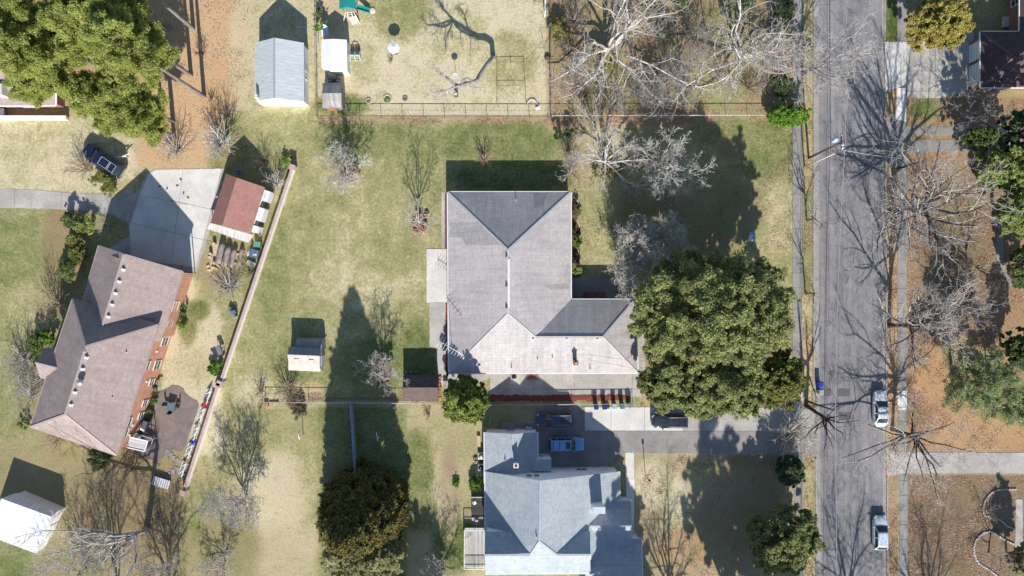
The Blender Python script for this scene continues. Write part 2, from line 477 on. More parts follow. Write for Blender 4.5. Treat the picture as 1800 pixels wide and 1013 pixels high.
BK = {
    'white': bark('bark_white', (0.66, 0.62, 0.56), (0.40, 0.37, 0.32)),
    'pale': bark('bark_pale', (0.55, 0.51, 0.47), (0.36, 0.325, 0.295)),
    'grey': bark('bark_grey', (0.40, 0.37, 0.345), (0.23, 0.21, 0.195)),
    'dark': bark('bark_dark', (0.12, 0.098, 0.088), (0.055, 0.046, 0.042)),
    'tan': bark('bark_tan', (0.46, 0.36, 0.28), (0.30, 0.22, 0.16)),
    'pine': bark('bark_pine', (0.26, 0.225, 0.205), (0.15, 0.125, 0.115)),
    'brown': bark('bark_brown', (0.24, 0.18, 0.14), (0.13, 0.095, 0.075)),
    'log': bark('bark_log', (0.33, 0.27, 0.24), (0.20, 0.16, 0.145)),
}
LF = {
    'pine': leafmat('leaf_pine', [(0.24, 0.30, 0.075), (0.46, 0.51, 0.14), (0.63, 0.63, 0.22), (0.36, 0.43, 0.13)], 0.6, 0.4, 0.35),
    'pine_dark': leafmat('leaf_pine_dark', [(0.10, 0.17, 0.06), (0.20, 0.28, 0.09), (0.29, 0.36, 0.12)], 0.35, 0.45, 0.35),
    'oak': leafmat('leaf_oak', [(0.16, 0.205, 0.08), (0.34, 0.38, 0.145), (0.55, 0.555, 0.235), (0.33, 0.35, 0.135)], 0.5, 0.45, 0.35),
    'oak_yellow': leafmat('leaf_oak_yellow', [(0.15, 0.17, 0.04), (0.32, 0.32, 0.08), (0.21, 0.23, 0.06)], 0.3, 0.5, 0.5),
    'holly': leafmat('leaf_holly', [(0.06, 0.12, 0.025), (0.25, 0.32, 0.05), (0.50, 0.52, 0.13), (0.20, 0.27, 0.05)], 0.25, 0.5, 0.7),
    'cedar': leafmat('leaf_cedar', [(0.05, 0.058, 0.02), (0.13, 0.13, 0.035), (0.32, 0.25, 0.06), (0.17, 0.145, 0.035)], 0.2, 0.6, 0.5),
    'cypress': leafmat('leaf_cypress', [(0.32, 0.35, 0.17), (0.52, 0.52, 0.27), (0.66, 0.62, 0.36), (0.38, 0.40, 0.20)], 0.55, 0.4, 0.5),
    'gold': leafmat('leaf_gold', [(0.25, 0.22, 0.05), (0.48, 0.40, 0.09), (0.60, 0.52, 0.15), (0.36, 0.31, 0.08)], 0.3, 0.45, 0.6),
    'lime': leafmat('leaf_lime', [(0.06, 0.14, 0.02), (0.18, 0.34, 0.04), (0.32, 0.48, 0.07)], 0.3, 0.5, 0.8),
    'pine_soft': leafmat('leaf_pine_soft', [(0.20, 0.26, 0.12), (0.34, 0.41, 0.19), (0.46, 0.50, 0.26)], 0.5, 0.4, 0.5),
    'yew': leafmat('leaf_yew', [(0.13, 0.20, 0.05), (0.33, 0.40, 0.10), (0.48, 0.52, 0.16), (0.23, 0.31, 0.08)], 0.3, 0.5, 0.5),
    'dark': leafmat('leaf_dark', [(0.04, 0.07, 0.03), (0.085, 0.13, 0.05), (0.14, 0.185, 0.07)], 0.2, 0.5, 0.6),
    'shrub': leafmat('leaf_shrub', [(0.08, 0.12, 0.04), (0.18, 0.25, 0.07), (0.29, 0.34, 0.11)], 0.25, 0.5, 0.9),
    'mossy': leafmat('leaf_mossy', [(0.22, 0.21, 0.06), (0.40, 0.38, 0.11), (0.32, 0.28, 0.09)], 0.2, 0.4, 1.0),
    'olive': leafmat('leaf_olive', [(0.14, 0.12, 0.07), (0.24, 0.20, 0.12), (0.33, 0.27, 0.18)], 0.2, 0.4, 1.0),
    'rust': leafmat('leaf_rust', [(0.42, 0.25, 0.21), (0.66, 0.44, 0.38), (0.54, 0.34, 0.28)], 0.15, 0.4, 1.0),
    'straw': leafmat('leaf_straw', [(0.30, 0.22, 0.13), (0.45, 0.35, 0.22), (0.36, 0.26, 0.17)], 0.15, 0.4, 1.0),
    'fallen': leafmat('leaf_fallen', [(0.20, 0.10, 0.06), (0.42, 0.24, 0.13), (0.58, 0.42, 0.28), (0.30, 0.17, 0.11)], 0.1, 0.2, 1.0),
}

# ------------------------------------------------------------------ ground
def ground():
    ox = [95, 130, 190, 320, 560, 1000]
    xs = np.array([-v for v in ox[::-1]] + list(np.arange(-78, 78.01, 0.5)) + ox)
    ys = np.array([-v for v in ox[::-1]] + list(np.arange(-48, 50.01, 0.5)) + ox)
    X, Y = np.meshgrid(xs, ys)
    PX = CX + X * K; PY = CY - Y * K
    D = np.full(X.shape, 0.52); G = np.full(X.shape, 0.12); B = np.full(X.shape, 0.5)
    F = {'D': D, 'G': G, 'B': B}
    def sm(t): t = np.clip(t, 0, 1); return t * t * (3 - 2 * t)
    def rect(x0, y0, x1, y1, soft=12, **kw):
        w = sm((PX - x0) / soft + .5) * sm((x1 - PX) / soft + .5) * sm((PY - y0) / soft + .5) * sm((y1 - PY) / soft + .5)
        for k, v in kw.items(): F[k] += (v - F[k]) * w
    def blob(x, y, rx, ry, s=0.6, **kw):
        d = np.sqrt(((PX - x) / rx) ** 2 + ((PY - y) / ry) ** 2)
        w = sm((1.25 - d) / s) * 0.95
        for k, v in kw.items(): F[k] += (v - F[k]) * w
    # neighbours' yards and lawns
    rect(-200, 205, 240, 345, 20, D=0.86, G=0.15)
    rect(-200, 345, 130, 620, 20, D=0.42, G=0.1)
    blob(60, 560, 70, 70, D=0.6, G=0.3, B=0.3)
    rect(-200, 620, 60, 860, 30, D=0.4, G=0.22)
    rect(240, -150, 450, 300, 26, D=0.95, G=0.86, B=0.93)
    blob(430, 90, 30, 120, D=0.95, G=0.5, B=0.85)
    rect(-200, -150, 260, 200, 40, D=0.9, G=0.8, B=0.6)
    rect(440, -150, 562, 200, 14, D=0.85, G=0.32, B=0.8)
    rect(395, 195, 560, 300, 22, D=0.56, G=0.12, B=0.5)
    rect(556, -150, 968, 207, 8, D=0.94, G=0.14, B=0.7)
    blob(700, 20, 60, 60, D=0.48); blob(600, 185, 50, 22, D=0.2); blob(640, 110, 30, 40, D=0.72)
    blob(900, 110, 45, 60, D=0.62); blob(800, 60, 60, 60, D=0.8); blob(590, 10, 40, 60, D=0.9, G=0.5, B=0.7)
    rect(960, -150, 1400, 205, 14, D=0.7, G=0.72, B=0.4)
    blob(1080, 150, 60, 40, D=0.45, G=0.35); blob(1240, 150, 80, 45, D=0.42, G=0.25); blob(1170, 100, 60, 110, D=0.7, G=0.8, B=0.3)
    blob(1290, 40, 60, 60, D=0.5, G=0.45)
    # the big central lawn
    rect(440, 215, 785, 700, 30, D=0.53, G=0.1)
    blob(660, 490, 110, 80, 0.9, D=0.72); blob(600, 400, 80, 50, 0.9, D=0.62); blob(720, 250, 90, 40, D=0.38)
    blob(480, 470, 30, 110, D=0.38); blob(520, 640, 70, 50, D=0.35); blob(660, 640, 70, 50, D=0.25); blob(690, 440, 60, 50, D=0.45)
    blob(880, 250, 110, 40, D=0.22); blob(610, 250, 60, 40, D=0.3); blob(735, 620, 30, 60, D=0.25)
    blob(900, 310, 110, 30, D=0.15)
    blob(430, 640, 50, 60, D=0.55); blob(455, 700, 50, 40, D=0.82, G=0.25, B=0.4)
    blob(545, 690, 30, 20, D=0.8, G=0.6, B=0.9)
    rect(350, 710, 560, 1080, 30, D=0.58, G=0.36, B=0.28)
    blob(480, 880, 60, 90, D=0.9, G=0.4, B=0.35); blob(440, 750, 50, 40, D=0.6)
    blob(520, 980, 80, 60, D=0.85, G=0.5, B=0.35)
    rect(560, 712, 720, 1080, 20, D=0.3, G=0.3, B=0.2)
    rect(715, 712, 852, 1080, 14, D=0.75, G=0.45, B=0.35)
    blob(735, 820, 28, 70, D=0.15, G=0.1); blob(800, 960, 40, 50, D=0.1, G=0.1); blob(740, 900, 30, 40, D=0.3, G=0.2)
    blob(790, 860, 18, 90, D=0.9, G=0.75, B=0.25)
    # yard behind the brick house
    rect(285, 490, 390, 800, 16, D=0.95, G=0.35, B=0.5)
    blob(385, 500, 40, 40, D=0.55, G=0.3, B=0.2); blob(330, 570, 18, 40, D=0.3); blob(350, 545, 20, 20, D=0.15)
    rect(-200, 770, 345, 1080, 40, D=0.6, G=0.6, B=0.3)
    blob(20, 985, 40, 60, D=0.25, G=0.1); blob(230, 900, 120, 90, D=0.6, G=0.85, B=0.28); blob(290, 820, 60, 20, D=0.7, G=0.7, B=0.35)
    blob(360, 900, 40, 60, D=0.35, G=0.3); blob(400, 960, 60, 60, D=0.6, G=0.6, B=0.25); blob(150, 770, 110, 20, D=0.7, G=0.6, B=0.45)
    blob(110, 440, 45, 100, D=0.5, G=0.75, B=0.35); blob(90, 690, 50, 80, D=0.5, G=0.6, B=0.3)
    blob(340, 640, 40, 30, D=0.8); blob(405, 280, 40, 60, D=0.3, G=0.4, B=0.2)
    blob(380, 470, 40, 40, D=0.7, G=0.7, B=0.4); blob(430, 360, 50, 90, D=0.5, G=0.6, B=0.35)
    # leaf line under the wire fence
    rect(556, 204, 1395, 212, 6, D=0.8, G=0.85, B=0.5)
    rect(960, 205, 1395, 226, 12, D=0.8, G=0.9, B=0.6)
    rect(545, 697, 720, 708, 8, D=0.7, G=0.95, B=0.15)
    rect(480, 705, 850, 713, 8, D=0.8, G=0.5, B=0.4)
    # front yard of the long grey roof
    rect(1005, 225, 1392, 700, 12, D=0.58, G=0.2, B=0.5)
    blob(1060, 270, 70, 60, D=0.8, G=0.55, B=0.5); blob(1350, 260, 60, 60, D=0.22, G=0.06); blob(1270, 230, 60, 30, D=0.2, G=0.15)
    blob(1285, 262, 28, 22, D=0.6, G=0.85, B=0.3); blob(1260, 380, 90, 80, D=0.5, G=0.6, B=0.2); blob(1370, 380, 22, 70, D=0.7, G=0.25)
    blob(1140, 370, 60, 60, D=0.5, G=0.7, B=0.2); blob(1040, 430, 40, 60, D=0.62, G=0.22, B=0.6)
    blob(1250, 600, 150, 140, D=0.6, G=0.7, B=0.4)
    rect(1125, 690, 1400, 716, 8, D=0.85, G=0.55, B=0.6)
    rect(862, 700, 1020, 800, 6, D=0.7, G=0.45, B=0.3)
    # front yard of the blue grey roofs
    rect(1110, 797, 1402, 1090, 10, D=0.86, G=0.66, B=0.28)
    blob(1145, 850, 30, 45, D=0.82, G=0.1); blob(1190, 930, 22, 90, D=0.8, G=0.1, B=0.8); blob(1250, 830, 60, 25, D=0.55, G=0.3)
    blob(1200, 970, 50, 50, D=0.8, G=0.8, B=0.6); blob(1310, 900, 80, 110, D=0.75, G=0.75, B=0.25); blob(1340, 810, 70, 14, D=0.6, G=0.8, B=0.25)
    # verges
    rect(1410, -200, 1433, 1200, 5, D=0.66, G=0.45, B=0.85)
    rect(1410, 330, 1433, 520, 5, D=0.40, G=0.25)
    rect(1410, 590, 1433, 700, 8, D=0.8, G=0.6, B=0.95)
    rect(1555, -200, 1579, 76, 4, D=0.04, G=0.0)
    rect(1555, 150, 1579, 1200, 5, D=0.8, G=0.85, B=0.85)
    # east side of the street
    rect(1592, -200, 2000, 170, 8, D=0.6, G=0.5, B=0.4)
    rect(1592, 168, 2000, 224, 6, D=0.7, G=0.9, B=0.42)
    blob(1622, 195, 28, 22, D=0.15, G=0.2)
    rect(1592, 236, 2000, 800, 8, D=0.8, G=0.93, B=0.5)
    blob(1690, 480, 90, 90, 0.9, D=0.8, G=0.95, B=0.1); blob(1650, 660, 60, 60, D=0.8, G=0.95, B=0.72); blob(1720, 760, 110, 50, D=0.85, G=0.9, B=0.75)
    blob(1700, 380, 90, 70, D=0.7, G=0.9, B=0.12); blob(1760, 700, 60, 40, D=0.2, G=0.3); blob(1700, 630, 50, 30, D=0.3, G=0.4)
    rect(1592, 832, 2000, 1100, 8, D=0.9, G=1.0, B=0.3)
    blob(1680, 950, 90, 80, 0.9, D=0.9, G=1.0, B=0.16)
    rect(1557, 834, 1580, 1200, 4, D=0.9, G=0.9, B=0.5)
    V = np.stack([X.ravel(), Y.ravel(), np.zeros(X.size)], 1)
    ny, nx = X.shape
    i = np.arange(ny * nx).reshape(ny, nx)
    Fc = np.stack([i[:-1, :-1].ravel(), i[:-1, 1:].ravel(), i[1:, 1:].ravel(), i[1:, :-1].ravel()], 1)
    t = NT('lawn_and_litter')
    co = t.coord('Object')
    a = t.n.new('ShaderNodeAttribute'); a.attribute_name = 'cover'
    sep = t.n.new('ShaderNodeSeparateColor'); t.link(a.outputs['Color'], sep.inputs[0])
    big = t.noise(co, 0.10, 4, 0.6, 0.6); mid = t.noise(co, 0.55, 5, 0.65, 0.5); sm_ = t.noise(co, 2.6, 4, 0.7); fine = t.noise(co, 8.5, 3, 0.75)
    def mad(x, s, o=0.0): return t.math('ADD', t.math('MULTIPLY', x, s), o)
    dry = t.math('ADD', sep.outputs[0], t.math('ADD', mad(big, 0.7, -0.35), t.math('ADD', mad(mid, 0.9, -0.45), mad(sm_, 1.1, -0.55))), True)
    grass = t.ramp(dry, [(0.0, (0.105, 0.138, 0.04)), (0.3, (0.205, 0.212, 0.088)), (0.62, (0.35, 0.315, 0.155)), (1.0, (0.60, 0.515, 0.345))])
    hue = t.math('ADD', sep.outputs[2], t.math('ADD', mad(mid, 0.6, -0.3), mad(fine, 0.9, -0.45)), True)
    lit = t.ramp(hue, [(0.0, (0.125, 0.085, 0.06)), (0.35, (0.235, 0.16, 0.10)), (0.7, (0.40, 0.215, 0.105)), (1.0, (0.56, 0.325, 0.18))])
    lf = t.math('ADD', t.math('ADD', mad(sep.outputs[1], 1.5, -0.62), mad(mid, 1.5, -0.75)), t.math('ADD', mad(sm_, 1.3, -0.65), mad(fine, 1.0, -0.45)), True)
    c = t.mix(lf, grass, lit)
    c = t.mix(0.6, c, t.ramp(fine, [(0.28, 0.22), (0.72, 0.78)]), 'OVERLAY')
    c = t.mix(0.5, c, t.ramp(t.noise(co, 17.0, 3, 0.8), [(0.3, 0.2), (0.7, 0.8)]), 'OVERLAY')
    c = t.mix(0.45, c, t.ramp(t.noise(co, 3.4, 5, 0.75), [(0.3, 0.3), (0.7, 0.7)]), 'OVERLAY')
    t.bump(fine, 0.45, 0.06)
    m = t.done(c, 1.0, 0, 0.05)
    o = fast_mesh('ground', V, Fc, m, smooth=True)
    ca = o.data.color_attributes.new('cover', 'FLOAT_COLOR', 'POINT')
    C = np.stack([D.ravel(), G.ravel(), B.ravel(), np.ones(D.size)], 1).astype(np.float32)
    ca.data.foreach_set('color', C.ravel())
    tag(o, 'lawns of green and straw coloured winter grass with patches of fallen leaves', kind='structure')
ground()

# ------------------------------------------------------------------ paving
def wobble(poly, step=0.45, amp=0.05, seed=1):
    r = random.Random(seed); out = []
    n = len(poly)
    for i in range(n):
        a = Vector(poly[i][:2]); b = Vector(poly[(i + 1) % n][:2]); L = (b - a).length
        m = max(1, int(L / step)); m = min(m, 220)
        for k in range(m):
            p = a.lerp(b, k / m)
            out.append((p.x + (r.uniform(-amp, amp) if k else 0), p.y + (r.uniform(-amp, amp) if k else 0)))
    return out

def slab(name, pts, m, top=0.03, amp=0.05, kind='structure', seed=1):
    poly = [at(*p)[:2] for p in pts]
    if amp: poly = wobble(poly, 0.4, amp, seed)
    o = MB().prism(poly, -0.1, top).build(name, MT[m])
    if kind: o['kind'] = kind
    return o

def lines(name, segs, m, z, w=0.06):
    """thin joint lines: list of (x0,y0,x1,y1) in photo positions"""
    b = MB()
    for i, (x0, y0, x1, y1) in enumerate(segs):
        p = at(x0, y0); q = at(x1, y1); p.z = q.z = z + 0.0006 * i; b.bar(p, q, w, 0.004)
    o = b.build(name, MT[m]); o['kind'] = 'structure'
    return o

slab('street', [(1433, -3000), (1432.5, 0), (1432, 500), (1437, 1013), (1446, 4000), (1567, 4000), (1558, 1013), (1555, 500), (1553, 0), (1553, -3000)], 'asphalt', 0.02, 0)
slab('gutter', [(1433, -1200), (1432, 500), (1437, 1013), (1440, 2000), (1446, 2000), (1443.5, 1013), (1439, 500), (1439.5, -1200)], 'gutter', 0.026, 0.02)
slab('gutter', [(1549, -1200), (1550, 500), (1553, 1013), (1556, 2000), (1560, 2000), (1558, 1013), (1555, 500), (1553, -1200)], 'gutter', 0.026, 0.02)
def kerb(x0, y0, x1, y1):
    p = at(x0, y0); q = at(x1, y1)
    b = MB(); n = max(1, int((q - p).length / 3.0))
    for i in range(n):
        u = p.lerp(q, i / n); v = p.lerp(q, (i + 0.988) / n)
        u.z = v.z = 0.06; b.bar(u, v, 0.2, 0.14)
    o = b.build('kerb', MT['kerb']); o['kind'] = 'structure'
for k in ((1431, -600, 1430, 705), (1433.5, 806, 1435, 1013), (1435, 1014, 1440, 1700), (1555, -600, 1555, 70), (1555.5, 158, 1555.6, 204), (1556, 292, 1558, 788), (1559, 838, 1560, 1013), (1560, 1014, 1564, 1700)):
    kerb(*k)
b = MB()
for (xa, xb, w) in ((1452, 1451, 0.06), (1455.5, 1456, 0.035)):
    for i in range(40):
        y0 = -30 + i * 28; y1 = y0 + 29; j = rnd.uniform(-0.4, 0.4)
        x0 = xa + (2.5 if y0 < 560 else 0) + j - (1.5 if 200 < y0 < 560 else 0); p = at(x0, y0); q = at(x0 + rnd.uniform(-.4, .4), y1); p.z = q.z = 0.0245 + 0.0002 * (i % 2); b.bar(p, q, w, 0.004)
o = b.build('road_seam', MT['seam']); o['kind'] = 'structure'
b = MB()
for i in range(34):
    y0 = -10 + i * 31
    p = at(1459 + (i % 3) * .3, y0 + rnd.uniform(0, 6)); q = at(1459.3, y0 + rnd.uniform(12, 22)); p.z = q.z = 0.0245; b.bar(p, q, 0.07, 0.004)
o = b.build('road_seam', MT['joint']); o['kind'] = 'structure'
for q in (((1473, 683), (1494, 683.5), (1494, 697), (1473, 696.5)), ((1474, 725), (1495, 725), (1495, 738), (1474, 738)), ((1444, 683), (1461, 683), (1461, 696), (1444, 696)), ((1445, 729), (1460, 729), (1460, 737), (1445, 737))):
    slab('road_patch', q, 'asphalt_dark', 0.0275, 0.02)
slab('drain_cover', [(1453, 870), (1460, 870), (1460, 877), (1453, 877)], 'asphalt_dark', 0.028, 0)
slab('sidewalk', [(1393, -800), (1393, 690), (1395, 716), (1410, 716), (1410, 690), (1410.5, -800)], 'concrete_grey', 0.05, 0.03)
slab('sidewalk', [(1395, 797), (1400, 1013), (1402, 1800), (1416, 1800), (1413, 1013), (1411, 797)], 'concrete_grey', 0.05, 0.03)
slab('sidewalk', [(1578, -800), (1577, 74), (1592.5, 74), (1593, -800)], 'concrete_grey', 0.05, 0.03)
slab('sidewalk', [(1577.5, 290), (1577, 500), (1578, 794), (1593, 794), (1593, 500), (1593, 290)], 'concrete_grey', 0.05, 0.03)
slab('sidewalk', [(1580, 834), (1581, 1013), (1582, 1800), (1597, 1800), (1596, 1013), (1595, 834)], 'concrete_grey', 0.05, 0.03)
slab('sidewalk_slab', [(1577.5, 687), (1593.5, 687), (1593.5, 721), (1577.5, 721)], 'concrete_new', 0.056, 0.02)
slab('sidewalk_slab', [(1577, 155), (1592, 155), (1592, 214), (1575, 209)], 'concrete_new', 0.056, 0.02)
slab('sidewalk_slab', [(1398, 687), (1410, 687), (1410, 704), (1397, 703)], 'concrete_new', 0.056, 0.02)
lines('sidewalk_joint', [(1393, y, 1410, y) for y in range(220, 690, 26)] + [(1578, y, 1593, y) for y in range(300, 790, 26)] + [(1580, y, 1596, y) for y in range(845, 1013, 26)], 'joint', 0.052, 0.035)
# driveway of the blue grey house
slab('driveway', [(1028, 716), (1200, 716), (1431, 718), (1433, 758), (1028, 757)], 'concrete_pale', 0.036, 0.03)
slab('driveway', [(862, 742), (1433, 758.4), (1435, 801), (1395, 800), (1100, 796), (1050, 830), (945, 840), (945, 757)], 'concrete_grey', 0.03, 0.03)
slab('driveway', [(940, 716), (1027.5, 716), (1027.5, 757), (945, 757), (938, 745)], 'concrete_grey', 0.034, 0.03)
slab('driveway', [(1200, 716.4), (1431, 718.4), (1433, 757.6), (1200, 757.2)], 'concrete', 0.040, 0.03)
lines('driveway_joint', [(x, 716, x, 757) for x in (1074, 1133, 1262, 1330)] + [(x, 758, x, 798) for x in (1052, 1132, 1262, 1330, 1400)] + [(945, 757.6, 1432, 758)], 'joint', 0.043, 0.04)
slab('path', [(1099, 796), (1114, 796), (1114.5, 842), (1100, 842)], 'concrete_pale', 0.042, 0.02)
slab('path', [(1100, 842.4), (1115, 842.4), (1114, 955), (1104, 955)], 'concrete_new', 0.05, 0.02)
# driveway of the brick house
slab('driveway', [(-120, 331), (-120, 365), (40, 366), (105, 368), (150, 371), (200, 378), (225, 392), (228, 415), (205, 428), (190, 440), (195, 475), (345, 478), (358, 440), (372, 395), (396, 296), (270, 298), (258, 305), (244, 334), (235, 342), (150, 341), (60, 334)], 'concrete', 0.03, 0.07)
slab('driveway', [(228, 400), (248, 338), (262, 306), (275, 299), (389, 297), (364, 395), (345, 470), (230, 455)], 'concrete_pale', 0.037, 0.05)
lines('driveway_joint', [(26, 333, 26, 364), (108, 339, 108, 367), (152, 342, 152, 371), (196, 343, 195, 376), (244, 336, 226, 392), (226, 391, 372, 425), (300, 352, 388, 372), (256, 345, 330, 360), (322, 300, 300, 470)], 'joint', 0.041, 0.04)
# east side
slab('driveway', [(1555, 74), (1593, 74), (1593, 148), (1577, 155), (1556, 160)], 'concrete_pale', 0.036, 0.03)
slab('driveway', [(1593.4, 74), (1640, 70), (1712, 40), (1712, 158), (1660, 172), (1593.4, 173)], 'concrete', 0.03, 0.04)
lines('driveway_joint', [(1593, 125, 1705, 125), (1644, 76, 1644, 170), (1593, 161, 1700, 160)], 'joint', 0.036, 0.04)
slab('driveway', [(1556, 205), (1576, 210), (1593, 216), (1593, 292), (1560, 292)], 'concrete_grey', 0.036, 0.05)
slab('driveway', [(1593.4, 222), (1900, 224), (1900, 237), (1593.4, 237)], 'concrete_grey', 0.03, 0.09)
slab('driveway', [(1593.4, 245), (1900, 248), (1900, 266), (1593.4, 268)], 'concrete_grey', 0.03, 0.09)
slab('driveway', [(1558, 789), (1577, 795), (1800, 796), (2000, 796), (2000, 833), (1800, 832), (1596, 831), (1580, 834), (1559, 838)], 'concrete', 0.036, 0.05)
slab('garden_path', [(1752, 415), (1751, 440), (1754, 470), (1762, 488), (1776, 501), (1790, 509), (1830, 515), (1830, 503), (1794, 498), (1780, 489), (1769, 478), (1765, 462), (1763, 415)], 'concrete_grey', 0.03, 0.03)
slab('garden_path', [(1785, 878), (1797, 878), (1798, 960), (1784, 962)], 'concrete', 0.04, 0.03)
# round the long grey roof
slab('patio', [(750, 438), (790, 438), (790, 532), (750, 532)], 'concrete_pale', 0.05, 0.03)
slab('path', [(776, 338), (784, 338), (784, 437.5), (776, 437.5)], 'concrete', 0.03, 0.02)
slab('path', [(755, 532.5), (790, 532.5), (790, 656), (778, 680), (769, 660), (766, 612), (755, 610)], 'concrete', 0.03, 0.04)
slab('patio', [(784, 640), (1126, 640), (1127, 697), (860, 697), (862, 665), (784, 690)], 'concrete', 0.03, 0.04)
lines('patio_joint', [(1112, 656, 1112, 690), (937, 660, 937, 696), (1010, 658, 1010, 694), (862, 684, 1126, 684)], 'joint', 0.0315, 0.04)
slab('mulch_bed', [(862, 694), (1096, 694.5), (1108, 697), (1106, 702), (1090, 704), (862, 706)], 'mulch_red', 0.06, 0.12)
slab('mulch_bed', [(782, 340), (788, 340), (788, 438), (782, 438)], 'mulch_red', 0.06, 0.03)
slab('mulch_bed', [(783.5, 533), (790, 533), (790, 645), (783.5, 645)], 'mulch_red', 0.06, 0.03)
slab('mulch_bed', [(1000, 345), (1010, 345), (1017, 358), (1020, 375), (1013, 385), (1016, 395), (1020, 405), (1020, 440), (1017, 450), (1021, 465), (1020, 487), (1000, 488)], 'mulch', 0.05, 0.04)
slab('front_walk', [(1000, 489), (1040, 487), (1085, 491), (1085, 530), (1000, 530)], 'concrete_grey', 0.06, 0.03)
slab('path', [(1118, 525), (1134, 525), (1134, 660), (1120, 660)], 'concrete', 0.025, 0.05)
# patio of the brick house
slab('patio', [(236, 799), (252, 803), (270, 811), (280, 811), (287, 806), (290, 797), (296, 791), (307, 790.6), (316, 794), (322, 791), (326.6, 782), (338.5, 747), (347, 724), (350, 712), (346.4, 705), (335, 699), (327, 693), (322, 683), (313, 678), (302, 677), (294, 683), (277, 690), (262, 720)], 'aggregate', 0.04, 0.03)
slab('sawdust_patch', [(372, 435), (385, 425), (394, 432), (388, 452), (376, 470), (368, 478), (364, 470), (374, 450)], 'sawdust', 0.02, 0.15)
# ------------------------------------------------------------------ building helpers
def roof(name, parent, V, F, m, thick=0.16):
    W = [at(*v) for v in V]
    b = MB(); edges = {}
    fs = []
    for f in F:
        n = Vector((0, 0, 0))
        for i in range(len(f)):
            p, q = W[f[i]], W[f[(i + 1) % len(f)]]
            n += Vector(((p.y - q.y) * (p.z + q.z), (p.z - q.z) * (p.x + q.x), (p.x - q.x) * (p.y + q.y)))
        f = list(f) if n.z > 0 else list(f)[::-1]
        fs.append(f)
        for i in range(len(f)):
            a, c = f[i], f[(i + 1) % len(f)]
            edges[(a, c)] = 1
    n = len(W)
    allf = [f for f in fs] + [[i + n for i in f[::-1]] for f in fs]
    for (a, c) in edges:
        if (c, a) not in edges: allf.append([c, a, a + n, c + n])
    b.add(W + [w - Vector((0, 0, thick)) for w in W], allf)
    return b.build(name, m, parent, recalc=False)

def caps(parent, pairs, m, w=0.3, name='ridge_cap', lift=0.012):
    for p, q in pairs:
        p = at(*p); q = at(*q); p.z += lift; q.z += lift; MB().bar(p, q, w, 0.035).build(name, m, parent)

def gutters(parent, pairs, m, name='gutter', w=0.14, drop=0.1):
    for p, q in pairs:
        p = at(*p); q = at(*q); p.z -= drop; q.z -= drop
        d = (q - p).normalized()
        s = Vector((d.y, -d.x, 0)) * 0.06
        MB().bar(p + s, q + s, w, 0.15).build(name, m, parent)

def inset(poly, d):
    n = len(poly)
    a = sum(poly[i][0] * poly[(i + 1) % n][1] - poly[(i + 1) % n][0] * poly[i][1] for i in range(n))
    if a < 0: poly = poly[::-1]
    out = []
    for i in range(n):
        p0 = Vector(poly[i - 1][:2]); p = Vector(poly[i][:2]); p1 = Vector(poly[(i + 1) % n][:2])
        d0 = (p - p0).normalized(); d1 = (p1 - p).normalized()
        n0 = Vector((-d0.y, d0.x)); n1 = Vector((-d1.y, d1.x))
        bis = n0 + n1
        out.append(p + bis * (d / max(0.25, bis.dot(n0))))
    return out

def box_walls(name, parent, eave, d, z1, m, z0=-0.05):
    poly = inset([at(*p) for p in eave], d)
    return MB().prism([tuple(p) for p in poly], z0, z1).build(name, m, parent)

def panel_walls(name, parent, faces, m, thick=0.12):
    """upright wall panels given as polygons of (px, py, h)"""
    b = MB()
    for f in faces:
        P = [at(*p) for p in f]
        nrm = (P[1] - P[0]).cross(P[2] - P[0]).normalized() * (thick / 2)
        k = len(P)
        b.add([p + nrm for p in P] + [p - nrm for p in P], [list(range(k)), list(range(2 * k - 1, k - 1, -1))] + [(i, i + k, (i + 1) % k + k, (i + 1) % k) for i in range(k)])
    return b.build(name, m, parent)

def window(parent, pos, nrm, w, hgt, m=None, cols=2, rows=2, name='window'):
    """frame standing proud of a wall at pos (centre), pane as sub-part"""
    m = m or MT['white']
    nrm = Vector((nrm[0], nrm[1], 0)).normalized(); s = Vector((-nrm.y, nrm.x, 0)); u = Vector((0, 0, 1))
    c = Vector(pos) + nrm * 0.05
    b = MB(); t = 0.085
    b.bar(c - s * (w / 2 + t / 2) - u * (hgt / 2 + t), c - s * (w / 2 + t / 2) + u * (hgt / 2 + t), t, 0.1)
    b.bar(c + s * (w / 2 + t / 2) - u * (hgt / 2 + t), c + s * (w / 2 + t / 2) + u * (hgt / 2 + t), t, 0.1)
    for z in (-1, 1): b.bar(c - s * w / 2 + u * z * (hgt / 2 + t / 2), c + s * w / 2 + u * z * (hgt / 2 + t / 2), 0.1, t)
    for i in range(1, rows): z = -hgt / 2 + hgt * i / rows; b.bar(c - s * w / 2 + u * z, c + s * w / 2 + u * z, 0.05, 0.05)
    for i in range(1, cols): x = -w / 2 + w * i / cols; b.bar(c + s * x - u * hgt / 2 + nrm * .004, c + s * x + u * hgt / 2 + nrm * .004, 0.04, 0.04)
    f = b.build(name, m, parent)
    p = MB().bar(c - s * (w / 2) - nrm * 0.02, c + s * (w / 2) - nrm * 0.02, 0.03, hgt).build('pane', MT['glass'], f)
    return f

def door(parent, pos, nrm, w, hgt, m, name='door'):
    nrm = Vector((nrm[0], nrm[1], 0)).normalized(); s = Vector((-nrm.y, nrm.x, 0))
    c = Vector(pos) + nrm * 0.04; b = MB()
    b.bar(c - s * w / 2, c + s * w / 2, 0.08, hgt)
    for z in (-0.27, 0.0, 0.27):
        b.bar(c - s * w * .4 + nrm * .05 + Vector((0, 0, z * hgt)), c + s * w * .4 + nrm * .05 + Vector((0, 0, z * hgt)), 0.03, hgt * .2)
    return b.build(name, m, parent)

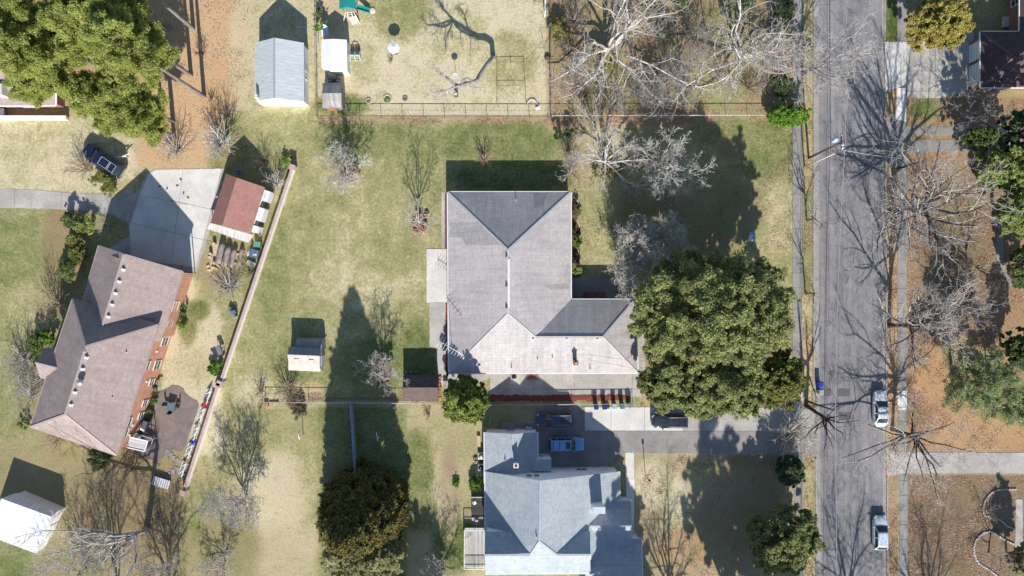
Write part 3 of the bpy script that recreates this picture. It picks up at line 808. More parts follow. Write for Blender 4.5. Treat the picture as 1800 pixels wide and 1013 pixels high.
def roof_vent(parent, px, py, h, size=0.3, m=None, rz=0.0):
    p = at(px, py, h)
    b = MB(); b.box(p + Vector((0, 0, 0.02)), (size * 1.5, size * 1.5, 0.05), rz); b.box(p + Vector((0, 0, 0.17)), (size, size, 0.26), rz, taper=0.8); b.box(p + Vector((0, 0, 0.32)), (size * 1.15, size * 1.15, 0.05), rz)
    return b.build('roof_vent', m or MT['white'], parent)

def vent_pipe(parent, px, py, h, L=0.6, r=0.06, m=None):
    p = at(px, py, h)
    b = MB(); b.tube([p - Vector((0, 0, .2)), p + Vector((0, 0, L))], r, 8); b.lathe([(r * 2.6, 0.0), (r * 1.1, 0.18)], p, 10)
    return b.build('vent_pipe', m or MT['galv'], parent)

# ------------------------------------------------------------------ 1. long grey hipped house
def grey_house():
    t = thing('brick_house', 'single storey brick house under the L shaped grey hipped roof in the middle', 'house', at(895, 500), 'houses on the block')
    e, r, r2 = 2.8, 6.0, 4.76
    V = [(787, 338, e), (1003.5, 338, e), (1003.5, 527, e), (1116, 527, e), (1121, 656, e), (789, 656, e), (893, 440, r), (893, 552, r), (941, 593, r2), (1060, 593, r2)]
    F = [(0, 6, 1), (0, 5, 7, 6), (1, 6, 7, 8, 2), (2, 8, 9, 3), (3, 9, 4), (5, 8, 7), (5, 9, 8), (5, 4, 9)]
    roof('roof', t, V, F, MT['roof_grey'])
    v = V
    caps(t, [(v[0], v[6]), (v[1], v[6]), (v[6], v[7]), (v[5], v[7]), (v[7], v[8]), (v[8], v[9]), (v[9], v[3]), (v[9], v[4])], MT['ridge_grey'], 0.26)
    gutters(t, [(v[1], v[0]), (v[0], v[5]), (v[5], v[4]), (v[4], v[3]), (v[3], v[2]), (v[2], v[1])], MT['white_fascia'])
    w = box_walls('wall', t, [v[i] for i in range(6)], 0.5, 2.75, MT['brick_red'])
    def on_plane(px, py, tri):
        P = [at(*q) for q in tri]; n = (P[1] - P[0]).cross(P[2] - P[0]); A = at(px, py); D = Vector((-A.x / H, -A.y / H, 1))
        return A + D * (n.dot(P[0] - A) / n.dot(D))
    for tri, pts in (((V[0], V[5], V[7]), ((791, 392), (840, 392), (884, 431), (820, 431), (812, 419), (791, 417))),
                     ((V[1], V[6], V[7]), ((906, 506), (958, 501), (1000, 499), (1000, 508), (962, 511), (962, 520), (906, 520))),
                     ((V[0], V[1], V[6]), ((937, 341), (962, 341), (955, 362), (940, 366)))):
        q = [on_plane(x, y, tri) + Vector((0, 0, .012)) for x, y in pts]
        MB().add(q + [p - Vector((0, 0, .02)) for p in q], [list(range(len(q)))] + [(i, i + len(q), (i + 1) % len(q) + len(q), (i + 1) % len(q)) for i in range(len(q))]).build('shingle_patch', MT['roof_patch'], t)
    rv = MB()
    for i in range(6):
        rv.bar(at(894.5, 455 + i * 14.2, r + 0.07), at(894.5, 469.2 + i * 14.2, r + 0.07), 0.22, 0.07)
    rv.build('ridge_vent', MT['white_fascia'], t)
    for y in (450, 502, 540): roof_vent(t, 890.5, y, 5.85, 0.22, MT['dark_grey'])
    for x in (937, 996, 1050): roof_vent(t, x, 597.5, 4.55, 0.2)
    for x, y, h, L in ((899, 646, 3.1, .7), (945, 631, 3.55, .5), (971, 628, 3.65, .5), (1037, 648, 3.0, .7), (907, 352, 3.2, .9)): vent_pipe(t, x, y, h, L, 0.05)
    c = at(1010.5, 636, 3.4)
    b = MB(); b.box(c + Vector((0, 0, .5)), (0.5, 0.5, 2.0)); b.box(c + Vector((0, 0, 1.53)), (0.62, 0.62, 0.1))
    ch = b.build('chimney', MT['brick_red'], t)
    MB().tube([c + Vector((0, 0, 1.5)), c + Vector((0, 0, 1.95))], 0.14, 10).build('flue', MT['galv'], ch)
    # television mast
    p = at(794, 607, 3.0)
    mast = MB().tube([p, p + Vector((0, 0, 3.6))], 0.03, 6).build('antenna_mast', MT['galv'], t)
    b = MB(); q = p + Vector((0, 0, 3.5)); d = Vector((0.86, -0.5, 0)); s = Vector((-d.y, d.x, 0))
    b.tube([q - d * 1.5, q + d * 2.0], 0.032, 6)
    for i in range(9):
        k = -1.4 + i * .41; L = .95 - i * .06
        b.tube([q + d * k - s * L, q + d * k + s * L], 0.018, 5)
    b.tube([q - d * 1.4 + Vector((0, 0, -.5)), q - d * 1.4 + Vector((0, 0, .5))], 0.02, 5)
    b.build('antenna_rods', MT['white'], mast)
    # openings
    S = at(789, 656, e); 
    yS = at(789, 656, e).y + 0.5; yN = at(787, 338, e).y - 0.5; xW = at(787, 338, e).x + 0.5; xE = at(1003.5, 338, e).x - .5; yI = at(1003, 527, e).y - 0.5
    for px in (830, 960, 1040, 1090): window(t, (at(px, 650, 1.4).x, yS, 1.5), (0, -1), 1.5, 1.2)
    door(t, (at(935, 650).x, yS, 1.05), (0, -1), 0.95, 2.1, MT['white'])
    for px in (830, 880, 940): window(t, (at(px, 340).x, yN, 1.5), (0, 1), 1.6, 1.2)
    for py in (370, 410, 560, 620): window(t, (xW, at(790, py).y, 1.5), (-1, 0), 1.4, 1.2)
    door(t, (xW, at(790, 480).y, 1.05), (-1, 0), 1.8, 2.1, MT['glass'], 'patio_door')
    for py in (375, 430, 470): window(t, (xE, at(1000, py).y, 1.5), (1, 0), 1.5, 1.3)
    door(t, (at(1045, 527).x, yI, 1.05), (0, 1), 1.0, 2.1, MT['red'])
    window(t, (at(1090, 527).x, yI, 1.5), (0, 1), 1.5, 1.2)
    for x, y in ((787, 338), (789, 656), (1121, 656), (1003.5, 339)):
        p = at(x, y, e); p += Vector((0.12 if x < 900 else -.12, 0.1 if y > 500 else -0.1, 0)); MB().bar((p.x, p.y, 0.05), (p.x, p.y, 2.6), 0.08).build('downspout', MT['white_fascia'], t)
    # door steps
    b = MB(); p = at(936, 660); b.box((p.x, p.y - .1, 0.1), (1.5, 0.8, 0.18)); b.box((p.x, p.y + .25, 0.24), (1.3, 0.5, 0.12)); b.build('door_step', MT['brick_red'], t)
    b = MB(); p = at(1045, 521); b.box((p.x, p.y, 0.13), (3.0, 1.2, 0.16)); b.build('door_step', MT['brick_red'], t)
grey_house()

# ------------------------------------------------------------------ 2. tall brick house at a slant
def brown_house():
    t = thing('brick_house', 'tall orange brick house with brown hips, set at a slant by the concrete drive', 'house', at(230, 630), 'houses on the block')
    e1, r1, e2, r2 = 4.1, 7.3, 5.6, 9.1
    m = MT['roof_brown']
    VN = [(173, 432.5, e1), (217.5, 447.5, r1), (321, 478, e1), (283, 600, e1), (168, 612, r1), (138, 548, e1)]
    roof('roof', t, VN, [(1, 4, 3, 2), (0, 5, 4, 1)], m)
    C1, C2, C3, C4, A, B = (127, 526, e2), (278.5, 571, e2), (204, 800.5, e2), (53, 751, e2), (151, 609, r2), (114.5, 729, r2)
    roof('roof', t, [C1, C2, C3, C4, A, B], [(0, 4, 1), (1, 4, 5, 2), (2, 5, 3), (3, 5, 4, 0)], m)
    P1, P2, P3, P4, P5, P6 = (62, 638, 6.5), (114, 652, 6.5), (79, 612, 5.0), (120, 612, 5.0), (70, 664, 5.0), (112, 682, 5.0)
    roof('porch_roof', t, [P1, P2, P3, P4, P5, P6], [(0, 1, 3, 2), (0, 4, 5, 1)], m)
    caps(t, [(VN[1], (179, 577, r1)), (C2, A), (C1, A), (A, B), (B, C3), (B, C4), (P1, (105, 649, 6.5))], MT['ridge_brown'], 0.24)
    gutters(t, [(C3, C2), (C4, C3), (C1, C4), (VN[0], (150, 512, e1)), ((288, 580, e1), VN[2]), (VN[2], VN[1]), (VN[1], VN[0]), (C2, (239, 560, e2)), ((160, 536, e2), C1)], MT['pink_fascia'], w=0.1)
    # walls
    box_walls('wall', t, [C1, C2, C3, C4], 0.4, e2 - 0.08, MT['brick_orange'])
    poly = inset([at(*p) for p in (VN[0], VN[2], VN[3], VN[5])], 0.4)
    MB().prism([tuple(p) for p in poly], -0.05, e1 - 0.05).build('wall', MT['brick_orange'], t)
    n0 = inset([at(*p) for p in (VN[0], VN[2], VN[3], VN[5])], 0.45)
    n0 = sorted(n0, key=lambda p: -p.y)
    pk = at(*VN[1]); a0, a1 = sorted(n0[:2], key=lambda p: p.x)
    f = 0.06; pkx = a0.lerp(a1, 0.37)
    b = MB(); b.add([(a0.x, a0.y, e1 - .1), (a1.x, a1.y, e1 - .1), (pkx.x, pkx.y, r1 - .3)], [(0, 1, 2)]); b.build('gable_wall', MT['brick_orange'], t)
    b = MB(); pp = [at(72, 640, 5.0), at(82, 614, 5.0), at(112, 616, 5), at(104, 676, 5), at(74, 662, 5.0)]
    b.prism([(p.x, p.y) for p in pp], -0.05, 4.9); b.build('porch_wall', MT['brick_orange'], t)
    # east wall openings
    E0 = inset([at(*p) for p in (C1, C2, C3, C4)], 0.4)
    ne = max(E0, key=lambda p: p.x); se = min(E0, key=lambda p: p.y)
    d = (se - ne); L = d.length; d.normalize(); nr = Vector((-d.y, d.x)) if -d.y > 0 else Vector((d.y, -d.x))
    def on(frac, z): q = ne + d * (L * frac); return (q.x, q.y, z)
    for k in (0.06, 0.13, 0.33, 0.475, 0.65, 0.755): 
        window(t, on(k, 1.55), nr, 1.15 if k < .4 else .75, 1.5 if k < .4 else 1.1)
    for k in (0.05, 0.32, 0.78, 0.87): window(t, on(k, 4.35), nr, 1.1, 1.2)
    for k in (0.21, 0.46, 0.9, .82):
        q = on(k, 3.0); MB().box((q[0] + nr.x * .08, q[1] + nr.y * .08, 3.0), (0.2, 0.2, 0.22), math.atan2(nr.y, nr.x)).build('wall_vent', MT['white'], t)
    EN = inset([at(*p) for p in (VN[0], VN[2], VN[3], VN[5])], 0.4)
    nn = max(EN, key=lambda p: p.x); 
    for k, w in ((4.4, 1.3), (6.9, .8)):
        q = nn + d * k; window(t, (q.x, q.y, 2.2), nr, w, 1.3)
    # low box at the corner of the north wing
    q = nn + d * 0.15
    b = MB(); b.bar((q.x + .35, q.y + .25, 3.8), (q.x - 1.6, q.y + .75, 3.8), 0.18, 0.16); b.bar((q.x + .35, q.y + .25, 0.1), (q.x + .35, q.y + .25, 3.8), 0.12); b.build('downspout', MT['white'], t)
    # row of roof vents along both ridges
    for x, y in ((217.6, 474.5), (210.5, 495.5), (204, 516), (198, 536), (191.5, 557)): roof_vent(t, x, y, 7.1, 0.26, rz=-.3)
    for x, y in ((153, 629), (146.5, 649), (133, 690), (126, 712)): roof_vent(t, x, y, 8.9, 0.26, rz=-.3)
    p = at(144, 672, 8.95)
    MB().lathe([(.18, 0), (.2, .25), (.36, .3), (.4, .45), (.3, .62), (.1, .7)], p, 14).build('roof_turbine', MT['galv'], t)
    for x, y, h in ((206, 556, 6.3), (224, 619, 6.7), (200, 698, 6.6), (151, 618, 8.95)): vent_pipe(t, x, y, h, 0.45, 0.06)
    MB().box(at(188, 593, 7.2) + Vector((0, 0, .1)), (.5, .2, .14), -.2).build('roof_vent', MT['white'], t)
    # screened lean-to at the south east corner
    q = on(0.9, 0); z1, z2 = 2.9, 2.3
    a = Vector(on(0.915, 0)[:2]); bq = Vector(on(1.0, 0)[:2])
    w = 2.3
    pts = [a + nr * .12, a + nr * w, bq + nr * w, bq + nr * .12]
    b = MB(); b.add([(pts[0].x, pts[0].y, z1), (pts[1].x, pts[1].y, z2), (pts[2].x, pts[2].y, z2), (pts[3].x, pts[3].y, z1), (pts[0].x, pts[0].y, z1 - .08), (pts[1].x, pts[1].y, z2 - .08), (pts[2].x, pts[2].y, z2 - .08), (pts[3].x, pts[3].y, z1 - .08)], [(0, 1, 2, 3), (7, 6, 5, 4), (0, 4, 5, 1), (1, 5, 6, 2), (2, 6, 7, 3), (3, 7, 4, 0)])
    lr = b.build('porch_roof', MT['tin'], t)
    b = MB()
    for p, q, za, zb in ((pts[0], pts[1], z1, z2), (pts[1], pts[2], z2, z2), (pts[2], pts[3], z2, z1)):
        b.bar((p.x, p.y, za + .04), (q.x, q.y, zb + .04), .12); b.bar((p.x, p.y, 1.0), (q.x, q.y, 1.0), .06)
    for p in pts: b.bar((p.x, p.y, 0), (p.x, p.y, 2.3), .12)
    b.build('porch_frame', MT['white'], t)
brown_house()

# ------------------------------------------------------------------ 3. white sided house with blue grey roofs
def blue_house():
    t = thing('sided_house', 'white sided house with many blue grey gabled roofs beside the driveway of dark cars', 'house', at(960, 890), 'houses on the block')
    m = MT['roof_blue']; S = MT['siding']
    # back wing
    e, r = 2.7, 4.2
    N = [(851.5, 760, e), (902, 763, r), (944.8, 760, e), (946, 850, e), (902, 850, r), (852, 850, e)]
    roof('roof', t, N, [(0, 5, 4, 1), (1, 4, 3, 2)], m)
    # main body, unequal slopes
    M = [(853, 829, 2.8), (950, 845, 7.8), (1088.5, 829, 2.8), (1092, 992, 2.8), (948, 952, 7.8), (853, 990, 2.8)]
    X1, X2 = (852, 976, 6.85), (1037.5, 975.5, 6.85)
    V1, V2 = (932, 976, 6.85), (978, 975.5, 6.85)
    roof('roof', t, M + [V1, V2], [(0, 5, 6, 4, 1), (1, 4, 7, 3, 2)], m)
    # front cross gable
    q = [(852.5, 935, 5.2), (1037.5, 934.5, 5.2), X2, X1, (853, 1009, 5.2), (1038, 1008, 5.2), V1, V2, (948, 952, 7.8), (948, 972, 6.9)]
    roof('roof', t, q, [(0, 3, 6, 9, 7, 2, 1), (3, 4, 5, 2, 7, 6), (6, 7, 8)], m)
    # side wings
    A = [(1030, 881, 3.0), (1109, 881, 3.0), (1110, 925.5, 4.85), (1030, 925.5, 4.85), (1112, 968, 3.0), (1030, 968, 3.0)]
    roof('roof', t, A, [(0, 3, 2, 1), (3, 5, 4, 2)], m)
    B = [(1030, 948, 3.0), (1127.5, 948, 3.0), (1128.5, 997, 4.9), (1030, 997, 4.9), (1130, 1045, 3.0), (1030, 1045, 3.0)]
    roof('roof', t, B, [(0, 3, 2, 1), (3, 5, 4, 2)], m)
    # bump-out by the cars
    Pq = [(936, 808, 2.9), (969, 808, 2.75), (969.5, 828.5, 3.1), (936, 828.5, 3.25)]
    roof('bay_roof', t, Pq, [(0, 3, 2, 1)], m)
    caps(t, [(N[1], (902, 841, r)), (M[1], M[4]), (M[4], V1), (M[4], V2), (X1, V1), (V2, X2), (A[3], A[2]), (B[3], B[2])], MT['ridge_blue'], 0.24)
    gutters(t, [(N[0], N[5]), (N[3], N[2]), (M[0], (853, 934, 2.8)), ((1089.5, 881, 2.8), M[2]), (q[4], q[5]), (A[1], A[0]), (B[1], (1111, 948, 3)), (B[4], B[2]), (B[2], B[1]), (Pq[1], Pq[0])], MT['white_fascia'], w=0.12)
    # walls: gable fronts first, drawn where the photo shows them
    def W(px, py, h): return (px, py, h)
    def vert(name, pts, yref):
        """wall panel in the plane y = yref (metres); pts of (x m, z)"""
        b = MB(); k = len(pts)
        b.add([(x, yref, z) for x, z in pts] + [(x, yref - .12, z) for x, z in pts], [list(range(k)), list(range(2 * k - 1, k - 1, -1))] + [(i, i + k, (i + 1) % k + k, (i + 1) % k) for i in range(k)])
        return b.build(name, S, t)
    x0, x1, xr, yN = at(*N[0]).x + .18, at(*N[2]).x - .18, at(*N[1]).x, at(*N[0]).y - .06
    vert('gable_wall', [(x0, 0), (x1, 0), (x1, e - .06), (xr, r - .1), (x0, e - .06)], yN)
    mx0, mx1, mxr, yM = at(*M[0]).x + .2, at(*M[2]).x - .25, at(*M[1]).x, at(*M[0]).y - .08
    vert('gable_wall', [(mx0, 0), (mx1, 0), (mx1, 2.8), (mxr, 7.68), (mx0, 2.8)], yM)
    cx0, cx1, yC = at(*q[0]).x + .15, at(*q[1]).x - .15, at(*q[0]).y - .12
    yF = at(*q[4]).y + .25
    MB().prism([(cx0, yC), (cx1, yC), (cx1, yF), (cx0, yF)], 0, 5.1).build('wall', S, t)
    yX = at(*X1).y
    for xg in (cx0, cx1):
        b = MB(); s = .06
        pts = [(yC, 5.12), (yX, 6.72), (yF, 5.12)]
        b.add([(xg - s, y, z) for y, z in pts] + [(xg + s, y, z) for y, z in pts], [(0, 1, 2), (5, 4, 3), (0, 3, 4, 1), (1, 4, 5, 2), (2, 5, 3, 0)]); b.build('gable_wall', S, t)
    MB().prism([(x0, yN - .13), (x1, yN - .13), (x1, yM - .02), (x0, yM - .02)], 0, 2.62).build('wall', S, t)
    MB().prism([(mx0, yM - .14), (mx1, yM - .14), (mx1, yC + 0.01), (mx0, yC + .01)], 0, 2.72).build('wall', S, t)
    ax1, ay0, ay1 = at(*A[1]).x - .2, at(*A[1]).y - .25, at(*A[4]).y + .2
    MB().prism([(mx1 + .01, ay0), (ax1, ay0), (ax1, ay1), (mx1 + .01, ay1)], 0, 2.9).build('wall', S, t)
    bx1, by0, by1 = at(*B[1]).x - .2, at(*B[1]).y - .25, at(*B[4]).y + .2
    MB().prism([(cx1 + .02, by0), (bx1, by0), (bx1, by1), (cx1 + .02, by1)], 0, 2.88).build('wall', S, t)
    for xg, (ya, yb), yr, zr in ((ax1, (ay0, ay1), at(*A[2]).y, 4.72), (bx1, (by0, by1), at(*B[2]).y, 4.76)):
        b = MB(); pts = [(ya, 2.9), (yr, zr), (yb, 2.9)]
        b.add([(xg - .12, y, z) for y, z in pts] + [(xg, y, z) for y, z in pts], [(0, 1, 2), (5, 4, 3), (0, 3, 4, 1), (1, 4, 5, 2), (2, 5, 3, 0)]); b.build('gable_wall', S, t)
    px0, px1, py0 = at(936, 808, 2.8).x, at(968, 808, 2.7).x, at(950, 806, 2.8).y
    MB().prism([(px0, py0), (px1, py0), (px1, yM + .02), (px0, yM + .02)], 0, 2.68).build('bay_wall', S, t)
    window(t, (at(949, 800, 2).x, py0, 1.8), (0, 1), 1.0, 0.8, MT['white'], 1, 2)
    for px in (930, 943):
        window(t, (at(px, 838, 5).x, yM, 4.9), (0, 1), 0.62, 1.15, MT['white'], 1, 2)
    window(t, (at(897, 757).x, yN, 1.5), (0, 1), 0.9, 1.0)
    window(t, (at(1020, 829).x, yM, 1.6), (0, 1), 1.3, 1.2)
    door(t, (at(1060, 829).x, yM, 1.05), (0, 1), 0.95, 2.1, MT['white'])
    for y in (790, 815): window(t, (x0, at(851, y).y, 1.5), (-1, 0), 1.0, 1.1)
    for y in (900, 940): window(t, (mx1, at(1085, y - 40).y, 1.5), (1, 0), 1.2, 1.2)
    # back door landing with a small roof
    p = at(893, 748); b = MB(); b.box((p.x, p.y, .2), (1.8, 1.0, .4)); b.box((p.x - .2, p.y - .6, .1), (1.0, .4, .2)); b.build('back_landing', MT['concrete_grey'], t)
    # chimneys
    c = at(907, 815, 4.2); b = MB(); b.box(c + Vector((0, 0, .2)), (.55, .5, 2.0)); b.box(c + Vector((0, 0, 1.24)), (.68, .62, .1)); ch = b.build('chimney', MT['coping'], t)
    MB().box(c + Vector((0, 0, 1.3)), (.3, .26, .06)).build('flue', MT['black'], ch)
    c = at(1051, 893, 5.5); b = MB(); b.box(c + Vector((0, 0, -.3)), (1.5, .75, 2.6)); ch = b.build('chimney', MT['siding'], t)
    MB().box(c + Vector((0, 0, 1.06)), (1.62, .87, .12)).build('chimney_cap', MT['metal_pale'], ch)
    for x, y, h in ((1012, 841, 5.0), (943, 943, 7.65), (888, 808, 3.8), (903, 790, 4.2), (929, 806, 3.3)): vent_pipe(t, x, y, h, .35, .05)
    # deck and dark platform on the west side
    x_0, x_1, y_0, y_1 = at(816, 930, .6).x, at(853, 930, .6).x, at(816, 997, .6).y, at(816, 928, .6).y
    b = MB(); b.box(((x_0 + x_1) / 2, (y_0 + y_1) / 2, .55), (x_1 - x_0, y_1 - y_0, .12))
    for x in (x_0 + .1, x_1 - .1):
        for y in (y_0 + .1, y_1 - .1): b.box((x, y, .24), (.12, .12, .5))
    dk = b.build('deck', MT['deck'], t)
    b = MB()
    pts = [(x_1 - .05, y_0 + .06), (x_0 + .06, y_0 + .06), (x_0 + .06, y_1 - .06), (x_1 - .05, y_1 - .06)]
    for i in range(3):
        a = Vector((*pts[i], 0)); c2 = Vector((*pts[i + 1], 0)); n = int((c2 - a).length / .16)
        for z in (.8, 1.55): b.bar(a + Vector((0, 0, z)), c2 + Vector((0, 0, z)), .09, .05)
        for k in range(n + 1):
            p = a.lerp(c2, k / n); b.bar(p + Vector((0, 0, .6)), p + Vector((0, 0, 1.55)), .09 if k % 8 == 0 else .04)
    b.build('deck_railing', MT['white'], dk)
    x_0, x_1, y_0, y_1 = at(829, 905).x, at(852, 905).x, at(829, 906).y, at(829, 870).y
    b = MB(); b.box(((x_0 + x_1) / 2, (y_0 + y_1) / 2, .3), (x_1 - x_0, y_1 - y_0, .5)); pl = b.build('dark_deck', MT['deck_dark'], t)
    b = MB(); b.bar((x_0, y_1, 1.3), (x_1, y_1, 1.3), .1); b.bar((x_0, y_1, .5), (x_0, y_1, 1.3), .08); b.bar((x_1, y_1, .5), (x_1, y_1, 1.3), .08)
    for k in range(1, 10): b.bar((x_0 + (x_1 - x_0) * k / 10, y_1, .5), (x_0 + (x_1 - x_0) * k / 10, y_1, 1.3), .04)
    b.build('deck_railing', MT['offwhite'], pl)
    # porch rail beside the front path
    b = MB(); pa = at(1113, 930, 0); pb = at(1117, 955, 0)
    for z in (.5, 1.0): b.bar(pa + Vector((0, 0, z)), pb + Vector((0, 0, z)), .08)
    for k in range(6): p = pa.lerp(pb, k / 5); b.bar(p, p + Vector((0, 0, 1)), .06)
    b.build('porch_rail', MT['white'], t)
blue_house()

# ------------------------------------------------------------------ 4. garage house top right
def maroon_house():
    t = thing('brick_house', 'dark red brick house with a pair of pale garage doors at the top right corner', 'house', at(1790, 100), 'houses on the block')
    e, r = 3.0, 5.2
    V = [(1724, 56, e), (1793, 56, e), (1793, -260, e), (1990, -260, e), (1990, 153.5, e), (1724, 153.5, e), (1782, 101, r), (1930, 101, r), (1892, 40, 6.6), (1892, -160, 6.6)]
    roof('roof', t, V, [(0, 6, 5), (0, 1, 6), (5, 6, 7, 4), (1, 8, 7, 6), (1, 2, 9, 8), (2, 3, 9), (3, 4, 7, 8, 9)], MT['roof_maroon'])
    caps(t, [(V[0], V[6]), (V[5], V[6]), (V[6], V[7])], plain('ridge_maroon', (.15, .10, .10), .9), .24)
    gutters(t, [(V[5], V[4]), (V[0], V[5]), (V[1], V[0]), (V[2], V[1])], MT['white_fascia'], w=.14)
    box_walls('wall', t, V[:6], .45, 2.94, MT['brick_red'])
    xw = at(*V[0]).x + .45
    for y0, y1 in ((81, 112), (118, 149)):
        yc = (at(1703, y0).y + at(1703, y1).y) / 2; w = at(1703, y0).y - at(1703, y1).y
        b = MB(); b.box((xw - .05, yc, 1.12), (.08, w, 2.24))
        d = b.build('garage_door', plain('garage_door', (.62, .70, .76), .5, var=.05), t)
        b = MB()
        for k in range(1, 4): b.box((xw - .1, yc, .56 * k), (.02, w, .03))
        b.build('panel_line', MT['grey_metal'], d)
    yc = at(1703, 115).y
    b = MB(); b.bar((xw - .1, at(1703, 152.5).y, .05), (xw - .1, at(1703, 152.5).y, 2.9), .1); b.build('downspout', MT['white'], t)
    xm = at(*V[1]).x + .45
    for y in (8, -40): window(t, (xm, at(1780, y).y, 1.6), (-1, 0), 1.5, 1.5)
    b = MB(); q = at(1776, 40); b.box((q.x, q.y, .15), (2.2, 1.4, .3)); b.build('door_step', MT['coping'], t)
maroon_house()

# ------------------------------------------------------------------ 5. house under the pines
def pine_house():
    t = thing('small_house', 'house with a mauve grey roof mostly hidden under the pines at the left edge', 'house', at(30, 160))
    V = [(-140, 187, 2.7), (97, 185, 2.7), (95, 60, 2.7), (-140, 62, 2.7), (-140, 122, 5.0), (98, 122, 5.0)]
    roof('roof', t, V, [(0, 4, 5, 1), (3, 2, 5, 4)], MT['roof_mauve'])
    gutters(t, [(V[0], V[1]), (V[1], V[5])], MT['white_fascia'], w=.12)
    box_walls('wall', t, [V[0], V[1], V[2], V[3]], .4, 2.6, MT['brick_red'])
    b = MB(); p = at(*V[1]); q = at(*V[5]); s = at(*V[2])
    b.add([(p.x - .4, p.y + .4, 2.6), (q.x - .4, q.y, 4.8), (s.x - .4, s.y - .4, 2.6)], [(0, 1, 2)]); b.build('gable_wall', MT['brick_red'], t)
    window(t, (at(60, 180).x, at(60, 187, 2.7).y + .4, 1.5), (0, -1), 1.4, 1.2)
    b = MB(); b.box(at(4, 160, 4.0), (1.0, 1.4, 1.6)); b.build('chimney', MT['offwhite'], t)
pine_house()

# ------------------------------------------------------------------ sheds
def gable_shed(name, label, N, eave, ridge_m, wall_m, overhang=.15, cap=None, group='sheds and outbuildings', doors=True):
    """eave: four eave corners; N: the two ridge ends, ridge running from between corners 0,1 to between 3,2"""
    cx = sum(p[0] for p in eave) / 4; cy = sum(p[1] for p in eave) / 4
    t = thing(name, label, 'shed', at(cx, cy), group)
    V = list(eave) + list(N)
    roof('roof', t, V, [(0, 3, 5, 4), (1, 4, 5, 2)], ridge_m, .1)
    if cap: caps(t, [(N[0], N[1])], cap, .2)
    poly = inset([at(*p) for p in eave], overhang)
    P4 = [at(*p) for p in eave]
    base = [Vector((p.x, p.y)) for p in P4]; c = sum(base, Vector((0, 0))) / 4
    ins = []
    for p in base: ins.append(min(poly, key=lambda q: (q - p).length))
    ze = eave[0][2] - .06
    b = MB()
    g0 = (ins[0] + ins[1]) / 2; g1 = (ins[3] + ins[2]) / 2
    ra, rb = at(*N[0]), at(*N[1])
    # gable apex sits under the ridge line, in the plane of the end wall
    d = Vector((rb.x - ra.x, rb.y - ra.y)).normalized()
    def apex(u, v):
        e = (v - u); den = d.x * e.y - d.y * e.x
        k = ((u.x - ra.x) * e.y - (u.y - ra.y) * e.x) / den
        return Vector((ra.x + d.x * k, ra.y + d.y * k))
    g0 = apex(ins[0], ins[1]); g1 = apex(ins[3], ins[2])
    zr = N[0][2] - .1
    vs = [(*p, -.05) for p in ins] + [(*p, ze) for p in ins] + [(*g0, zr), (*g1, zr)]
    b.add(vs, [(0, 1, 5, 8, 4), (1, 2, 6, 5), (2, 3, 7, 9, 6), (3, 0, 4, 7)])
    b.build('wall', wall_m, t)
    return t, ins

t, w = gable_shed('garden_shed', 'large white walled shed with a pale grey metal roof and a small brick flue', ((482, 66.5, 4.4), (482, 173, 4.4)), ((448, 75.5, 2.6), (534, 75.5, 2.6), (534.5, 179, 2.6), (447.5, 178, 2.6)), MT['metal_pale'], MT['siding'], .12, MT['galv'])
p = at(454, 172, 2.9); b = MB(); b.box(p + Vector((0, 0, .35)), (.45, .4, 1.2)); b.build('flue', MT['coping'], t)
door(t, ((w[2].x + w[3].x) / 2 + 1, w[2].y, 1.05), (0, -1), 1.6, 2.1, MT['white'])
window(t, ((w[1].x), (w[1].y + w[2].y) / 2, 1.4), (1, 0), 1.0, .9)

t, w = gable_shed('garden_shed', 'small bright white metal shed beside the wire fence near the parasol', ((584, 68.5, 3.0), (583, 122, 3.0)), ((565, 69.5, 2.1), (609.5, 70, 2.1), (610.5, 125, 2.1), (564.5, 119, 2.1)), MT['metal_bright'], MT['white'], .06)
door(t, ((w[2].x + w[3].x) / 2, (w[2].y + w[3].y) / 2, 1.0), (0, -1), 1.5, 1.8, MT['white'])

t, w = gable_shed('garden_shed', 'red shingled shed with a white panelled side beside the concrete drive', ((416, 312.6, 3.9), (390.5, 396.5, 3.9)), ((397, 305.5, 2.4), (465.5, 329.5, 2.4), (440.5, 410.5, 2.4), (370, 392.5, 2.4)), MT['roof_red'], MT['offwhite'], .2)
L = [(370, 393, 2.2), (440, 411, 2.2), (447, 416, 2.0), (437, 427, 1.8), (363.5, 403, 1.8)]
roof('lean_to_roof', t, [(370, 392, 2.25), (446, 414, 2.25), (436, 427, 1.8), (363.5, 402.5, 1.8)], [(0, 1, 2, 3)], MT['tin'], .06)
b = MB()
for x, y in ((366, 402), (400, 413), (434, 424)): p = at(x, y, 1.8); b.bar((p.x, p.y, 0), (p.x, p.y, 1.75), .1)
b.build('lean_to_post', MT['wood'], t)
e0, e1 = w[1], w[2]; d = (e1 - e0); n2 = Vector((-d.y, d.x)).normalized()
if n2.x < 0: n2 = -n2
for a0, a1 in ((.02, .26), (.42, .72), (.84, .99)):
    a = e0 + d * a0 + n2 * .45; c = e0 + d * a1 + n2 * .45
    b = MB(); b.bar((a.x, a.y, 1.15), (c.x, c.y, 1.15), .85, 1.7); b.build('side_bay', MT['white'], t)
for a0 in (.34, .78):
    q = e0 + d * a0; window(t, (q.x, q.y, 1.4), n2, .8, .8)

